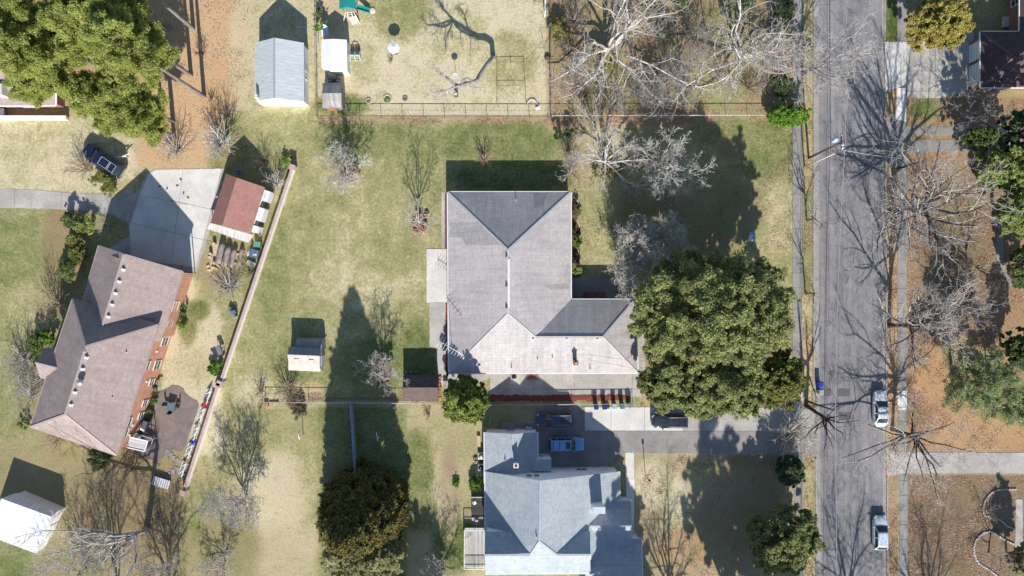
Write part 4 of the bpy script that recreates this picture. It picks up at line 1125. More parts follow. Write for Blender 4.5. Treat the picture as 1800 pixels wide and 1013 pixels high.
t, w = gable_shed('garden_shed', 'brown shingled shed standing against the path of the grey roofed house', ((708.5, 681.5, 3.0), (769.5, 681.5, 3.0)), ((708, 659.5, 2.0), (708, 704.5, 2.0), (769, 704.5, 2.0), (769.5, 660, 2.0)), MT['roof_brownshed'], MT['siding_brown'], .12)
door(t, (w[3].x, (w[3].y + w[2].y) / 2, .95), (1, 0), 1.3, 1.8, MT['siding_brown'])
b = MB()
for k in range(7): p = at(771 + rnd.uniform(0, 3), 664 + k * 6); b.box((p.x, p.y, .12), (.35, .3, .24), rnd.uniform(0, 3))
b.build('brick_stack', MT['terracotta'], t)

t, w = gable_shed('garden_shed', 'big white shed with a blank white metal roof at the bottom left corner', ((2, 876.5, 2.9), (90, 908.5, 2.9)), ((27, 867, 1.8), (-21, 942, 1.8), (64, 973.5, 1.8), (102, 899, 1.8)), MT['metal_white'], MT['white'], .12)
q = (w[3] + w[2]) / 2; d = (w[2] - w[3]); door(t, (q.x, q.y, .9), (-d.y, d.x) if -d.y > 0 else (d.y, -d.x), 1.8, 1.7, MT['white'])

# grey wooden gambrel barn
def gambrel(name, label, xs, rows, roof_ms, wall_m, cat='shed', slant=0.0):
    """xs: (x west, x east); rows: list of (y, h) from north eave over the ridge to the south eave"""
    yc = sum(r[0] for r in rows) / len(rows)
    t = thing(name, label, cat, at((xs[0] + xs[1]) / 2, yc), 'sheds and outbuildings')
    for i in range(len(rows) - 1):
        (ya, ha), (yb, hb) = rows[i], rows[i + 1]
        roof('roof', t, [(xs[0], ya, ha), (xs[1], ya + slant, ha), (xs[1], yb + slant, hb), (xs[0], yb, hb)], [(0, 1, 2, 3)], roof_ms[i], .07)
    for x, sgn in ((xs[0], 1), (xs[1], -1)):
        pts = [at(x, y + (slant if sgn < 0 else 0), h) for y, h in rows]
        xm = sum(p.x for p in pts) / len(pts) + sgn * .1
        ring = [(p.y, p.z - .06) for p in pts]
        ring[0] = (ring[0][0] - .1, ring[0][1]); ring[-1] = (ring[-1][0] + .1, ring[-1][1])
        poly = [(ring[0][0], 0)] + ring + [(ring[-1][0], 0)]
        b = MB(); k = len(poly)
        b.add([(xm - .04, y, z) for y, z in poly] + [(xm + .04, y, z) for y, z in poly], [list(range(k)), list(range(2 * k - 1, k - 1, -1))] + [(i, i + k, (i + 1) % k + k, (i + 1) % k) for i in range(k)])
        b.build('gable_wall', wall_m, t)
    x0 = at(xs[0], yc, 2).x + .16; x1 = at(xs[1], yc, 2).x - .16
    for (y, h), s in ((rows[0], -1), (rows[-1], 1)):
        p = at(xs[0], y, h); MB().box(((x0 + x1) / 2, p.y + s * .14, (h - .06) / 2), (x1 - x0, .08, h - .06)).build('wall', wall_m, t)
    return t
t = gambrel('wooden_shed', 'weathered grey wooden shed with a gambrel roof in the fence corner', (567, 600), [(146, 2.0), (150, 2.5), (164, 3.0), (178, 2.5), (190, 1.6)], [MT['roof_wood']] * 4, MT['siding_wood'])
p = at(583, 190.5, .9); MB().box((p.x, p.y - .02, .85), (1.2, .08, 1.6)).build('door', MT['terracotta'], t)
t = gambrel('garden_shed', 'cream metal gambrel shed with two roof lights standing alone on the lawn', (507, 562), [(610, 2.0), (613, 2.35), (623.5, 2.9), (640, 2.35), (651, 1.55)], [MT['metal_grey'], MT['metal_grey'], MT['metal_cream'], MT['metal_cream']], MT['metal_pale'], slant=2.5)
for x, y in ((521.5, 635), (547.5, 636.5)):
    p = at(x, y, 2.62); b = MB(); b.box(p + Vector((0, 0, .0)), (.62, .62, .1), rx=.35); b.build('roof_light', MT['canvas'], t)
p = at(567, 634, 1.0); MB().box((p.x + .02, p.y, 1.0), (.06, 1.3, 1.7)).build('door', MT['white'], t)
# curved lean-to behind it
b = MB(); y0, y1 = at(540, 612, 1.9).y, at(540, 599, .9).y; x0, x1 = at(520, 605, 1.6).x, at(567, 605, 1.6).x
pr = [(y0 - .2, 2.0), (y0 + .45, 1.95), (y0 + .85, 1.7), (y0 + 1.2, 1.2), (y0 + 1.3, .0), (y0 - .2, .0)]
vs = [(x0, y, z) for y, z in pr] + [(x1, y, z) for y, z in pr]; k = len(pr)
b.add(vs, [(i, i + k, i + k + 1, i + 1) for i in range(k - 1)] + [list(range(k)) + [], list(range(2 * k - 1, k - 1, -1))])
b.build('rounded_lean_to', MT['metal_grey'], t)
# ------------------------------------------------------------------ vehicles
def car(name, label, cat, px, py, heading, L, Wd, Ht, pm, kind='suv', rails=True, sunroof=False, rack=False, group='parked cars'):
    """heading: degrees, direction of the bonnet in the ground plane (0 = east, 90 = north)"""
    t = thing(name, label, cat, at(px, py), group, math.radians(heading))
    hw = Wd / 2
    if kind == 'suv':
        st = [(-.5, .66, .86), (-.492, .82, .96), (-.475, .92, 1.02), (-.44, .98, 1.05), (-.3, 1.0, 1.06), (0, 1.0, 1.05), (.2, 1.0, 1.05), (.27, .985, 1.08), (.36, .97, 1.06), (.42, .93, 1.02), (.46, .85, .96), (.485, .72, .88), (.497, .54, .78), (.5, .36, .7)]
        rb, rt, ft, fb = -.485, -.44, .10, .245
        belt = 1.02
    elif kind == 'truck':
        st = [(-.5, .88, .95), (-.49, .95, 1.1), (-.4, 1.0, 1.12), (0, 1.0, 1.12), (.2, 1.0, 1.12), (.26, .99, 1.16), (.4, .97, 1.14), (.455, .92, 1.08), (.485, .82, 1.0), (.497, .66, .9), (.5, .5, .8)]
        rb, rt, ft, fb = -.485, -.46, .12, .235
        belt = 1.1
    else:
        st = [(-.5, .52, .74), (-.492, .68, .84), (-.47, .82, .92), (-.42, .92, .97), (-.34, .98, 1.0), (-.2, 1.0, .97), (.1, 1.0, .96), (.22, .99, .97), (.3, .96, .93), (.38, .91, .87), (.44, .82, .79), (.475, .68, .72), (.494, .48, .66), (.5, .3, .62)]
        rb, rt, ft, fb = -.41, -.24, .05, .225
        belt = .92
        if kind == 'hatch':
            rb, rt = -.475, -.36; st[0] = (-.5, .62, .82); st[1] = (-.49, .78, .92); st[2] = (-.47, .88, .95)
    vs = []; prof = None
    for x, w, zt in st:
        h = hw * w; X = x * L
        half = [(h * .95, .24), (h * .99, .42), (h, .62 * zt), (h * .985, .82 * zt), (h * .93, .95 * zt), (h * .80, zt), (h * .42, zt + .035), (0, zt + .045)]
        ring = [(X, y, z) for y, z in half] + [(X, -y, z) for y, z in half[-2::-1]]
        vs += ring
    k = 15; fs = []
    for i in range(len(st) - 1):
        for j in range(k - 1): fs.append((i * k + j, i * k + j + 1, (i + 1) * k + j + 1, (i + 1) * k + j))
        fs.append((i * k + k - 1, i * k, (i + 1) * k, (i + 1) * k + k - 1))
    fs.append(list(range(k))); fs.append([(len(st) - 1) * k + j for j in range(k - 1, -1, -1)])
    body = MB().add(vs, fs, True).build('body', pm, t, local=True)
    # cabin: glass house under a painted roof panel
    bw, tw = hw * .90, hw * .70
    z0, z1 = belt - .02, Ht
    def wind(xb, xt, nm):
        b = MB(); rows = []
        for u in (0, .35, .7, 1):
            x = xb + (xt - xb) * u; z = z0 + (z1 - .03 - z0) * u; w = bw + (tw - bw) * u - .03
            bow = (.16 if xb > xt else -.10) * (1 - .3 * u)
            rows.append([(x * L + bow * (1 - s * s), w * s, z) for s in (-1, -.6, -.2, .2, .6, 1)])
        vs = [p for r in rows for p in r]
        b.add(vs, [(i * 6 + j, i * 6 + j + 1, (i + 1) * 6 + j + 1, (i + 1) * 6 + j) for i in range(3) for j in range(5)], True)
        return b.build(nm, MT['car_glass'], t, local=True, recalc=True)
    wind(fb, ft, 'windscreen'); wind(rb, rt, 'rear_window')
    for s in (1, -1):
        b = MB()
        b.add([(rb * L, s * bw, z0), (fb * L, s * bw, z0), (ft * L, s * tw, z1 - .04), (rt * L, s * tw, z1 - .04)], [(0, 1, 2, 3)]); b.build('side_window', MT['car_glass'], t, local=True)
    b = MB()
    n = 8; rows = []
    for i in range(n + 1):
        u = i / n; x = (rt - .012 + (ft + .012 - rt + .012) * u) * L
        drop = .035 * (2 * u - 1) ** 4 + .012
        rows.append([(x + (.07 * (1 - s * s) * (1 if u == 1 else 0)), (tw + .02) * s, z1 - drop + .05 * (1 - s * s)) for s in (-1, -.85, -.4, 0, .4, .85, 1)])
    vs = [p for r in rows for p in r] + [(p[0], p[1], p[2] - .06) for r in rows for p in r]
    m7 = 7; off = m7 * (n + 1)
    fs = [(i * m7 + j, i * m7 + j + 1, (i + 1) * m7 + j + 1, (i + 1) * m7 + j) for i in range(n) for j in range(6)]
    fs += [tuple(v + off for v in f[::-1]) for f in fs]
    ring = [i for i in range(m7)] + [(i + 1) * m7 + 6 for i in range(n)] + [n * m7 + 5 - j for j in range(6)] + [(n - 1 - i) * m7 for i in range(n - 1)]
    fs += [(ring[i], ring[(i + 1) % len(ring)], ring[(i + 1) % len(ring)] + off, ring[i] + off) for i in range(len(ring))]
    rf = b.add(vs, fs, True).build('roof', pm, t, local=True)
    for s in (1, -1):
        MB().bar((fb * L, s * bw, z0), (ft * L, s * tw, z1 - .03), .09, .07).build('pillar', pm, t, local=True); MB().bar((rb * L, s * bw, z0), (rt * L, s * tw, z1 - .03), .14, .07).build('pillar', pm, t, local=True)
        for xm in ((-.12,) if kind in ('sedan', 'hatch') else (-.05, -.28)): MB().bar((xm * L, s * (bw + .005), z0), (xm * L + .03, s * (tw + .005), z1 - .03), .09, .05).build('pillar', pm, t, local=True)
    R = .34 if kind in ('sedan', 'hatch') else .38
    for x in (-.29, .31):
        for s in (1, -1):
            b = MB(); b.lathe([(R * .62, -.11), (R * .94, -.11), (R, -.07), (R, .07), (R * .94, .11), (R * .62, .11)], (x * L, s * (hw - .19), R), 18, 'y')
            wh = b.build('wheel', MT['rubber'], t, local=True)
            MB().lathe([(R * .62, -.115), (R * .2, -.122), (.03, -.13), (.03, .13), (R * .2, .122), (R * .62, .115)], (x * L, s * (hw - .19), R), 12, 'y').build('rim', MT['galv'], wh, local=True)
    for s in (1, -1):
        MB().box((.447 * L, s * hw * .70, .70 if kind in ('sedan', 'hatch') else .88), (.42, .20, .16), -s * .5).build('headlight', MT['lamp_white'], t, local=True)
        MB().box((-.478 * L, s * hw * .76, .78 if kind in ('sedan', 'hatch') else .92), (.12, .24, .2), s * .45).build('tail_light', MT['lamp_red'], t, local=True)
        b = MB(); b.box(((fb - .045) * L, s * (hw + .06), z0 + .06), (.15, .26, .16), s * .15, taper=.85); b.build('wing_mirror', pm, t, local=True)
    b = MB(); b.box((.492 * L, 0, .42), (.10, hw * .8, .2)); b.build('front_bumper', MT['black'] if kind != 'truck' else MT['chrome'], t, local=True)
    b = MB(); b.box((-.494 * L, 0, .5), (.12, hw * 1.3, .22)); b.build('rear_bumper', MT['chrome'] if kind == 'truck' else pm, t, local=True)
    if rails:
        for s in (1, -1):
            b = MB(); b.tube([((rt + .01) * L, s * tw * .9, z1 + .03), ((rt + .03) * L, s * tw * .9, z1 + .1), ((ft - .05) * L, s * tw * .9, z1 + .1), ((ft - .02) * L, s * tw * .9, z1 + .03)], .024, 6); b.build('roof_rail', MT['galv'] if kind != 'truck' else MT['black'], rf, local=True)
        b = MB()
        for xx in (rt + .06, rt + .22): b.bar((xx * L, -tw * .9, z1 + .1), (xx * L, tw * .9, z1 + .1), .06, .03)
        b.build('cross_bar', MT['black'], rf, local=True)
    if kind == 'suv' and not sunroof:
        b = MB()
        for i in range(5): y = (-.6 + .3 * i) * tw; b.box(((rt + ft) / 2 * L - .25, y, z1 + .045 - abs(i - 2) * .004), ((ft - rt) * L * .62, .05, .02))
        b.build('roof_rib', pm, rf, local=True)
    if sunroof:
        MB().box(((ft - .07) * L, 0, z1 + .045), (.62, tw * 1.3, .02)).build('sunroof', MT['car_glass'], rf, local=True)
    if rack:
        b = MB(); z = z1 + .09; xa, xb, xc = (rt + .02) * L, (rt + .16) * L, (rt + .40) * L
        for s in (1, -1): b.bar((xa, s * tw * .72, z), (xc, s * tw * .72, z), .03, .04)
        for x in (xa, xb, xb + .16, xc): b.bar((x, -tw * .72, z), (x, tw * .72, z), .03, .04)
        b.build('roof_rack', MT['offwhite'], rf, local=True)
    if kind in ('sedan', 'hatch'):
        b = MB(); b.bar((-.1 * L, 0, z1 + .04), (-.14 * L, 0, z1 + .1), .05); b.build('antenna_fin', pm, rf, local=True)
    return t

car('parked_suv', 'navy blue off-road wagon with a white roof rack under the pines', 'car', 186.5, 284, 180 - 33, 6.0, 2.12, 1.95, MT['navy'], 'truck', False, rack=True)
car('parked_suv', 'dark navy grey suv in deep shade nearest the wire fence, bonnet facing west', 'car', 974.5, 735.5, 181, 4.85, 1.95, 1.8, MT['navy_grey'])
car('parked_suv', 'light blue metallic suv with a sunroof parked against the white sided house', 'car', 995, 779, 0.5, 4.75, 1.9, 1.7, MT['blue_paint'], 'suv', True, True)
car('parked_suv', 'black suv half covered by the overhanging oak in the driveway', 'car', 1175, 738.5, 180, 4.85, 1.95, 1.8, MT['black_paint'])
car('parked_sedan', 'white sedan with a dark windscreen parked in the street under a bare tree', 'car', 1543, 717, 90.5, 4.85, 1.85, 1.45, MT['white_car'], 'sedan', False)
car('parked_hatchback', 'silver blue hatchback parked at the kerb furthest down the street', 'car', 1542.5, 933.5, 90, 4.6, 1.85, 1.5, MT['silver_car'], 'hatch', False)

# ------------------------------------------------------------------ bins
def bin_(label, px, py, m, lid=None, rz=0.0, group='wheeled bins beside the driveway', open_=False):
    t = thing('wheeled_bin', label, 'bin', at(px, py), group, rz)
    b = MB(); b.box((0, 0, .56), (.54, .62, .96)); 
    b2 = []
    for i, v in enumerate(b.v): 
        k = .82 if v[2] < .5 else 1.06
        b2.append((v[0] * k, v[1] * k, v[2]))
    b.v = b2; b.build('body', m, t, local=True, bevel=.02)
    b = MB(); b.box((0, -.02, 1.08), (.62, .74, .07)); b.box((0, -.02, 1.13), (.50, .60, .05)); b.build('lid', lid or m, t, local=True, bevel=.015)
    MB().bar((-.22, .40, 1.02), (.22, .40, 1.02), .05).build('handle', MT['black'], t, local=True)
    for s in (1, -1): MB().lathe([(.05, -.03), (.12, -.03), (.12, .03), (.05, .03)], (s * .25, .27, .12), 12, 'x').build('wheel', MT['rubber'], t, local=True)
    return t
bin_('navy bin at the west end of the row beside the driveway', 1046.5, 713, MT['bin_navy'], rz=.03)
bin_('second navy bin, beside a white bag on the driveway edge', 1061, 713, MT['bin_navy'], MT['bin_navy'], -.04)
bin_('pale grey green bin in the middle of the row by the driveway', 1078.5, 712, MT['bin_pale'], rz=.02)
bin_('dull teal bin with a dark lid, second from the east end of the row', 1092, 712, MT['bin_pale'], MT['bin_teal'], .0)
bin_('slate grey bin at the east end of the row, nearest the oak', 1105, 710, MT['bin_grey'], rz=.6)
bin_('bright blue bin standing in the gutter of the street', 1437, 674.5, MT['bin_blue'], rz=-.1, group='bins in the street')
bin_('pale grey bin just south of the bright blue bin in the street', 1438, 688, MT['galv'], rz=0, group='bins in the street')
p = at(1068, 718); o = MB().lathe([(.16, 0), (.27, .1), (.27, .38), (.13, .6), (.05, .66)], (p.x, p.y, .03), 10).build('rubbish_bag', MT['white'], None, p); tag(o, 'white rubbish bag on the driveway beside the navy bins', 'bag')

# ------------------------------------------------------------------ fences and walls
def wire_fence(label, a, b_, rail, post, h=1.15, step=2.9, mesh=True, name='wire_fence', group='wire fences between the gardens'):
    pa, pb = at(*a), at(*b_); mid = (pa + pb) / 2
    t = thing(name, label, 'fence', mid, group)
    d = pb - pa; n = max(1, round(d.length / step))
    for i in range(n + 1):
        p = pa.lerp(pb, i / n); MB().tube([p, p + Vector((0, 0, h + .05))], .04, 6).build('post', MT[post], t)
    up = Vector((0, 0, h)); MB().tube([pa + up, pb + up], .035, 6).build('top_rail', MT[rail], t)
    b = MB(); up = Vector((0, 0, .12)); dn = d.normalized()
    m = int(d.length / .5)
    u = Vector((0, 0, h - .1))
    for k in range(m):
        p = pa + dn * (.5 * k); q = pa + dn * min(d.length, .5 * k + .5)
        b.bar(p + up, q + u, .011); b.bar(p + u, q + up, .011)
    for z in (.12, .62): b.bar(pa + Vector((0, 0, z)), pb + Vector((0, 0, z)), .014)
    b.build('wire_mesh', MT['galv'], t)
    return t
wire_fence('wire fence with a rusty top rail below the grassy yard of the parasol', (559, 207), (968, 207.5), 'rust', 'rust')
wire_fence('wire fence with a white top rail below the pale bare sycamores', (970, 207), (1352, 206.5), 'white', 'galv')
wire_fence('rusty wire fence running up beside the two small sheds at the top', (558.5, 206), (557, -40), 'rust', 'rust')
wire_fence('dark wire fence dividing the sycamores from the grassy yard of the parasol', (968.5, 206), (966, -40), 'rust', 'rust')
wire_fence('wire fence with a pale rail from the spreading pale bush to the brown shed', (468, 705.5), (770, 707.5), 'offwhite', 'galv')
wire_fence('wire fence behind the row of wheeled bins', (864, 710.5), (1112, 708), 'galv', 'galv')
wire_fence('short wire fence between the round yellow green tree and the white sided house', (862.5, 711), (861, 756), 'galv', 'galv')
t = thing('board_fence', 'blue grey board fence running away from the wire fence into tree shade', 'fence', at(624, 765))
pa, pb = at(621, 709), at(629, 830); d = (pb - pa).normalized(); L = (pb - pa).length
b = MB(); n = int(L / .15)
for k in range(n): p = pa + d * (.15 * k + .07); b.box((p.x, p.y, .85), (.13, .03, 1.6), math.atan2(d.y, d.x))
b.build('boards', MT['fence_wood'], t)
b = MB(); s = Vector((0, 0, 1.68)); b.bar(pa + s, pb + s, .26, .05); b.build('top_board', MT['fence_wood'], t)
for k in range(6): p = pa.lerp(pb, k / 5) + Vector((-.1, 0, 0)); MB().bar(p, p + Vector((0, 0, 1.62)), .1).build('post', MT['fence_wood'], t)

def brick_wall(label, a, b_, h=1.0, th=.28, piers=(True, True)):
    pa, pb = at(*a), at(*b_); d = (pb - pa).normalized(); s = Vector((-d.y, d.x, 0)) * (th / 2)
    t = thing('brick_wall', label, 'wall', (pa + pb) / 2, 'long brick garden wall')
    MB().prism([tuple((p)[:2]) for p in (pa + s, pb + s, pb - s, pa - s)], -.05, h).build('wall', MT['brick_wall'], t)
    b = MB(); n = int((pb - pa).length / 1.2)
    for k in range(n):
        p, q = pa.lerp(pb, k / n), pa.lerp(pb, (k + .99) / n); p.z = q.z = h + .035; b.bar(p, q, th + .06, .07)
    b.build('coping', MT['wall_top'], t)
    for e, f in zip((pa, pb), piers):
        if f: b = MB(); b.box((e.x, e.y, h / 2 + .1), (.6, .6, h + .3), math.atan2(d.y, d.x)); b.box((e.x, e.y, h + .29), (.72, .72, .09), math.atan2(d.y, d.x)); b.build('pier', MT['wall_top'], t)
    return t
brick_wall('longer upper run of brick garden wall beside the red shingled shed', (518, 297), (392, 672.5))
brick_wall('shorter lower run of brick garden wall behind the white trellises', (388, 676), (328, 862.5), piers=(True, True))
pa, pb = at(-80, 209), at(122, 209.5)
t = thing('garden_wall', 'low white capped garden wall beside the pine shaded house at the left edge', 'wall', (pa + pb) / 2)
b = MB(); b.prism([(pa.x, pa.y - .2), (pb.x, pb.y - .2), (pb.x, pb.y + .2), (pa.x, pa.y + .2)], -.05, .8); b.build('wall', MT['offwhite'], t)
b = MB(); b.bar((pa.x, pa.y, .85), (pb.x + .1, pb.y, .85), .5, .1); b.build('coping', MT['white'], t)
# garden plot of low wire
t = thing('garden_enclosure', 'low rusty wire enclosure round a bare vegetable plot beside the stump', 'fence', at(900, 150))
pts = [(874, 186), (874, 112), (921, 111), (925, 186)]
for i in range(3):
    p, q = at(*pts[i]), at(*pts[i + 1]); MB().bar(p + Vector((0, 0, .55)), q + Vector((0, 0, .55)), .035).build('rail', MT['rust'], t)
p, q = at(874, 152), at(923, 152); MB().bar(p + Vector((0, 0, .5)), q + Vector((0, 0, .5)), .03).build('rail', MT['rust'], t)
for x, y in pts + [(898, 111.5), (923, 150), (874, 150)]: p = at(x, y); MB().bar(p, p + Vector((0, 0, .7)), .07).build('post', MT['rust'], t)

# ------------------------------------------------------------------ utility poles and wires
def pole(label, px, py, h, m='pole_wood', arm=True, transformer=False, lamp=None, r=.15):
    p = at(px, py); t = thing('utility_pole', label, 'utility pole', p, 'utility poles along the street')
    MB().tube([p, p + Vector((0, 0, h))], [r, r * .68], 10).build('pole', MT[m], t)
    if arm:
        b = MB(); q = p + Vector((0, 0, h - .5)); b.bar(q - Vector((0, .95, 0)), q + Vector((0, .95, 0)), .11)
        a = b.build('cross_arm', MT['pole_wood'], t)
        for k in (-.85, -.3, .85): MB().lathe([(.03, 0), (.055, .04), (.055, .1), (.03, .16)], q + Vector((0, k, .05)), 8).build('insulator', MT['white'], a)
    if transformer:
        q = p + Vector((-.35, .5, h - 1.9))
        b = MB(); b.lathe([(.02, 0), (.27, .02), (.28, .1), (.28, .85), (.24, .93), (.08, .97)], q, 16); b.build('transformer', MT['pale_blue'], t)
        b = MB()
        for k, (dx, dy) in enumerate(((.35, .15), (.42, -.2), (.2, -.5), (.5, -.5))): b.lathe([(.05, 0), (.1, .05), (.1, .35), (.05, .42)], p + Vector((dx, dy, h - 1.1 - .12 * k)), 8)
        b.build('cutout', MT['white'], t)
    if lamp:
        q = p + Vector((0, 0, h - .9)); e = q + Vector((lamp[0], lamp[1], .5))
        am = MB().tube([q, q.lerp(e, .5) + Vector((0, 0, .25)), e], .04, 6).build('lamp_arm', MT['galv'], t)
        MB().box(e, (.75, .32, .16), math.atan2(lamp[1], lamp[0])).build('lamp_head', MT['white'], am)
    return t
pole('thick utility pole with a cross arm and pale blue transformer over the street', 1421.5, 278, 10.0, transformer=True)
pole('thin pale utility pole just south of the one with the transformer', 1414, 294, 9.0, arm=False, r=.10, m='coping')
pole('utility pole with a bare top near the bright blue bin', 1416, 704.5, 8.3, arm=False)
pole('dark utility pole with a white lamp arm among the branches east of the street', 1579, 297, 5.7, arm=False, lamp=(-.3, 1.1))

def wire(label, pts, m='wire', r=.032, sag=.5):
    P = []
    for i in range(len(pts) - 1):
        a, b_ = Vector(pts[i]), Vector(pts[i + 1])
        for k in range(12):
            u = k / 12; p = a.lerp(b_, u); p.z -= sag * 4 * u * (1 - u); P.append(p)
    P.append(Vector(pts[-1]))
    o = MB().tube(P, r, 5).build('overhead_wire', MT[m], None, P[0]); tag(o, label, 'wire', 'overhead wires along the street')
pT = at(1421.5, 278); pB = at(1416, 704.5)
far_n = at(1425, -420); far_s = at(1416, 1500)
wire('pale top wire running down the street from the transformer pole', [far_n + Vector((.9, 0, 10.6)), pT + Vector((.3, 0, 9.9)), pB + Vector((.3, 0, 8.2)), far_s + Vector((.9, 0, 9.5))])
wire('dark lower wire along the street nearest the west gutter', [far_n + Vector((0, 0, 6.5)), pT + Vector((.1, .1, 6.4)), pB + Vector((.1, 0, 5.6)), far_s + Vector((0, 0, 6.5))], 'wire_dark', .03)
wire('pale wire crossing the street from the transformer pole to the lamp pole', [pT + Vector((0, -.9, 9.6)), at(1579, 297) + Vector((0, 0, 5.6))])
wire('thin wire from the pole with the bare top over to the long grey roof', [pB + Vector((0, 0, 7.6)), at(1034, 632, 4.2)], 'wire_dark', .016, 1.2)

# ------------------------------------------------------------------ garden things
def simple(name, label, cat, mb, m, loc, group=None, kind=None):
    o = mb.build(name, MT[m], None, loc); tag(o, label, cat, group, kind); return o

# parasol
p = at(696, 93); t = thing('garden_parasol', 'round white garden parasol open on the straw coloured lawn', 'parasol', p)
MB().tube([p, p + Vector((0, 0, 2.35))], .03, 8).build('pole', MT['galv'], t)
MB().lathe([(.28, 0), (.28, .06), (.08, .12)], p, 14).build('base', MT['dark_grey'], t)
b = MB(); q = p + Vector((0, 0, 1.95)); n = 8
vs = [q + Vector((math.cos(2 * math.pi * k / n) * .80, math.sin(2 * math.pi * k / n) * .80, 0)) for k in range(n)] + [q + Vector((0, 0, .2))] 
vs2 = [v - Vector((0, 0, .12)) for v in vs[:8]]
b.add(vs + vs2, [(k, (k + 1) % n, n) for k in range(n)] + [(k + 9, (k + 1) % n + 9, (k + 1) % n, k) for k in range(n)]); b.build('canopy', MT['umbrella'], t)
for k in range(n): MB().tube([vs[k] - Vector((0, 0, .01)), vs[8] - Vector((0, 0, .04))], .012, 5).build('rib', MT['galv'], t)
# glider seat
p = at(625.5, 100); t = thing('glider_seat', 'pale teal metal glider seat facing a brown hoop beside the white shed', 'garden seat', p)
for s in (-1, 1):
    b = MB(); x = s * .35
    b.box((p.x + x, p.y + .2, .45), (.55, .5, .05)); b.box((p.x + x, p.y - .08, .8), (.55, .06, .6), rx=.2); b.build('seat', MT['teal_pale'], t)
b = MB()
for x in (-.62, 0.0, .62): 
    b.tube([(p.x + x, p.y + .5, .05), (p.x + x, p.y + .5, .62), (p.x + x, p.y - .3, .66), (p.x + x * 1.2, p.y - .6, .03)], .035, 6)
b.tube([(p.x - .7, p.y - .55, .06), (p.x + .7, p.y - .55, .06)], .03, 6); b.build('frame', MT['white'], t)
p = at(625, 88); b = MB(); b.tube([(p.x + .5 * math.cos(a), p.y + .62 * math.sin(a), .25 + .1 * math.sin(a)) for a in np.linspace(0, 2 * math.pi, 20)], .05, 6); simple('metal_hoop', 'brown oval metal hoop on the grass in front of the pale teal glider seat', 'garden ornament', b, 'rust', p)
# rings of stones
for x, y, r, lab in ((648, 178, .32, 'smallest ring of pale stones on the grass nearest the wooden shed'), (681, 174.5, .55, 'widest ring of pale stones on the grass beside the rusty fence'), (712, 174, .30, 'sparse ring of dull stones on the grass furthest from the wooden shed')):
    p = at(x, y); t = thing('stone_ring', lab, 'flower bed', p, 'stone rings on the grass')
    n = 9 if r < .5 else 12
    for k in range(n):
        a = 2 * math.pi * k / n; b = MB(); b.box((p.x + r * math.cos(a), p.y + r * math.sin(a), .07), (.2, .13, .14), a + 1.57, taper=.8); b.build('stone', MT['stone' if y > 174.2 else 'concrete_grey'], t)
    b = MB(); b.lathe([(r * .8, 0), (r * .7, .05), (.05, .08)], p, 12); b.build('plant', MT['plant'], t)
p = at(935, 186); t = thing('stone_arc', 'curved line of white stones round a weedy patch at the fence corner', 'flower bed', p)
for k in range(9):
    a = .25 + k * .33; MB().box((p.x + .75 * math.cos(a), p.y - .1 + .95 * math.sin(a), .08), (.24, .14, .16), a + 1.57, taper=.8).build('stone', MT['stone'], t)
p = at(945, 190); b = MB(); b.box((p.x, p.y, .14), (.55, .35, .26), .3, taper=.8); b.box((p.x + .2, p.y + .12, .3), (.2, .16, .14), .6); simple('garden_ornament', 'small white ornament lying by the weedy stone arc', 'garden ornament', b, 'white', p)
# bird feeder, lantern, bench under the leaning tree
p = at(802, 141); t = thing('bird_feeder', 'white bird table on a thin pole by the leaning tree', 'bird table', p)
MB().tube([p, p + Vector((0, 0, 1.9))], .03, 6).build('pole', MT['dark_grey'], t)
MB().lathe([(.05, 1.85), (.42, 1.9), (.44, 1.98), (.36, 1.95), (.05, 1.93)], p, 14).build('tray', MT['offwhite'], t)
p = at(802, 168); t = thing('garden_lantern', 'dark square garden lantern with a pale cap below the leaning tree', 'garden ornament', p)
MB().box((p.x, p.y, .35), (.55, .55, .7), taper=.9).build('body', MT['dark_grey'], t); MB().box((p.x, p.y + .05, .76), (.4, .4, .12), taper=.6).build('cap', MT['stone'], t)
# leaning chairs and grill between the little sheds
p = at(585, 136); t = thing('covered_grill', 'barbecue under a grey tarpaulin between the white and the wooden shed', 'barbecue', p)
b = MB(); b.lathe([(.62, .05), (.66, .5), (.6, .85), (.35, 1.0), (.05, 1.05)], p, 14); b.build('tarpaulin', MT['tarp'], t)
for s in (-1, 1): MB().lathe([(.05, -.04), (.14, -.04), (.14, .04), (.05, .04)], (p.x + s * .45, p.y - .55, .14), 12, 'x').build('wheel', MT['rubber'], t)
for x, lab in ((581, 'pale blue hoop backed chair nearest the rusty fence, behind the wooden shed'), (596, 'pale blue hoop backed chair on the east side, behind the wooden shed')):
    p = at(x, 143.5); t = thing('garden_chair', lab, 'chair', p, 'pale blue chairs behind the wooden shed')
    MB().box((p.x, p.y + .1, .42), (.46, .46, .05)).build('seat', MT['slate_blue'], t)
    b = MB(); b.tube([(p.x - .24, p.y - .1, .4), (p.x - .2, p.y - .18, .9), (p.x, p.y - .2, 1.05), (p.x + .2, p.y - .18, .9), (p.x + .24, p.y - .1, .4)], .035, 6); b.build('back_hoop', MT['pale_blue'], t)
    for dx in (-.2, .2):
        for dy in (-.08, .3): MB().bar((p.x + dx, p.y + dy, 0), (p.x + dx, p.y + dy, .42), .04).build('leg', MT['dark_grey'], t)
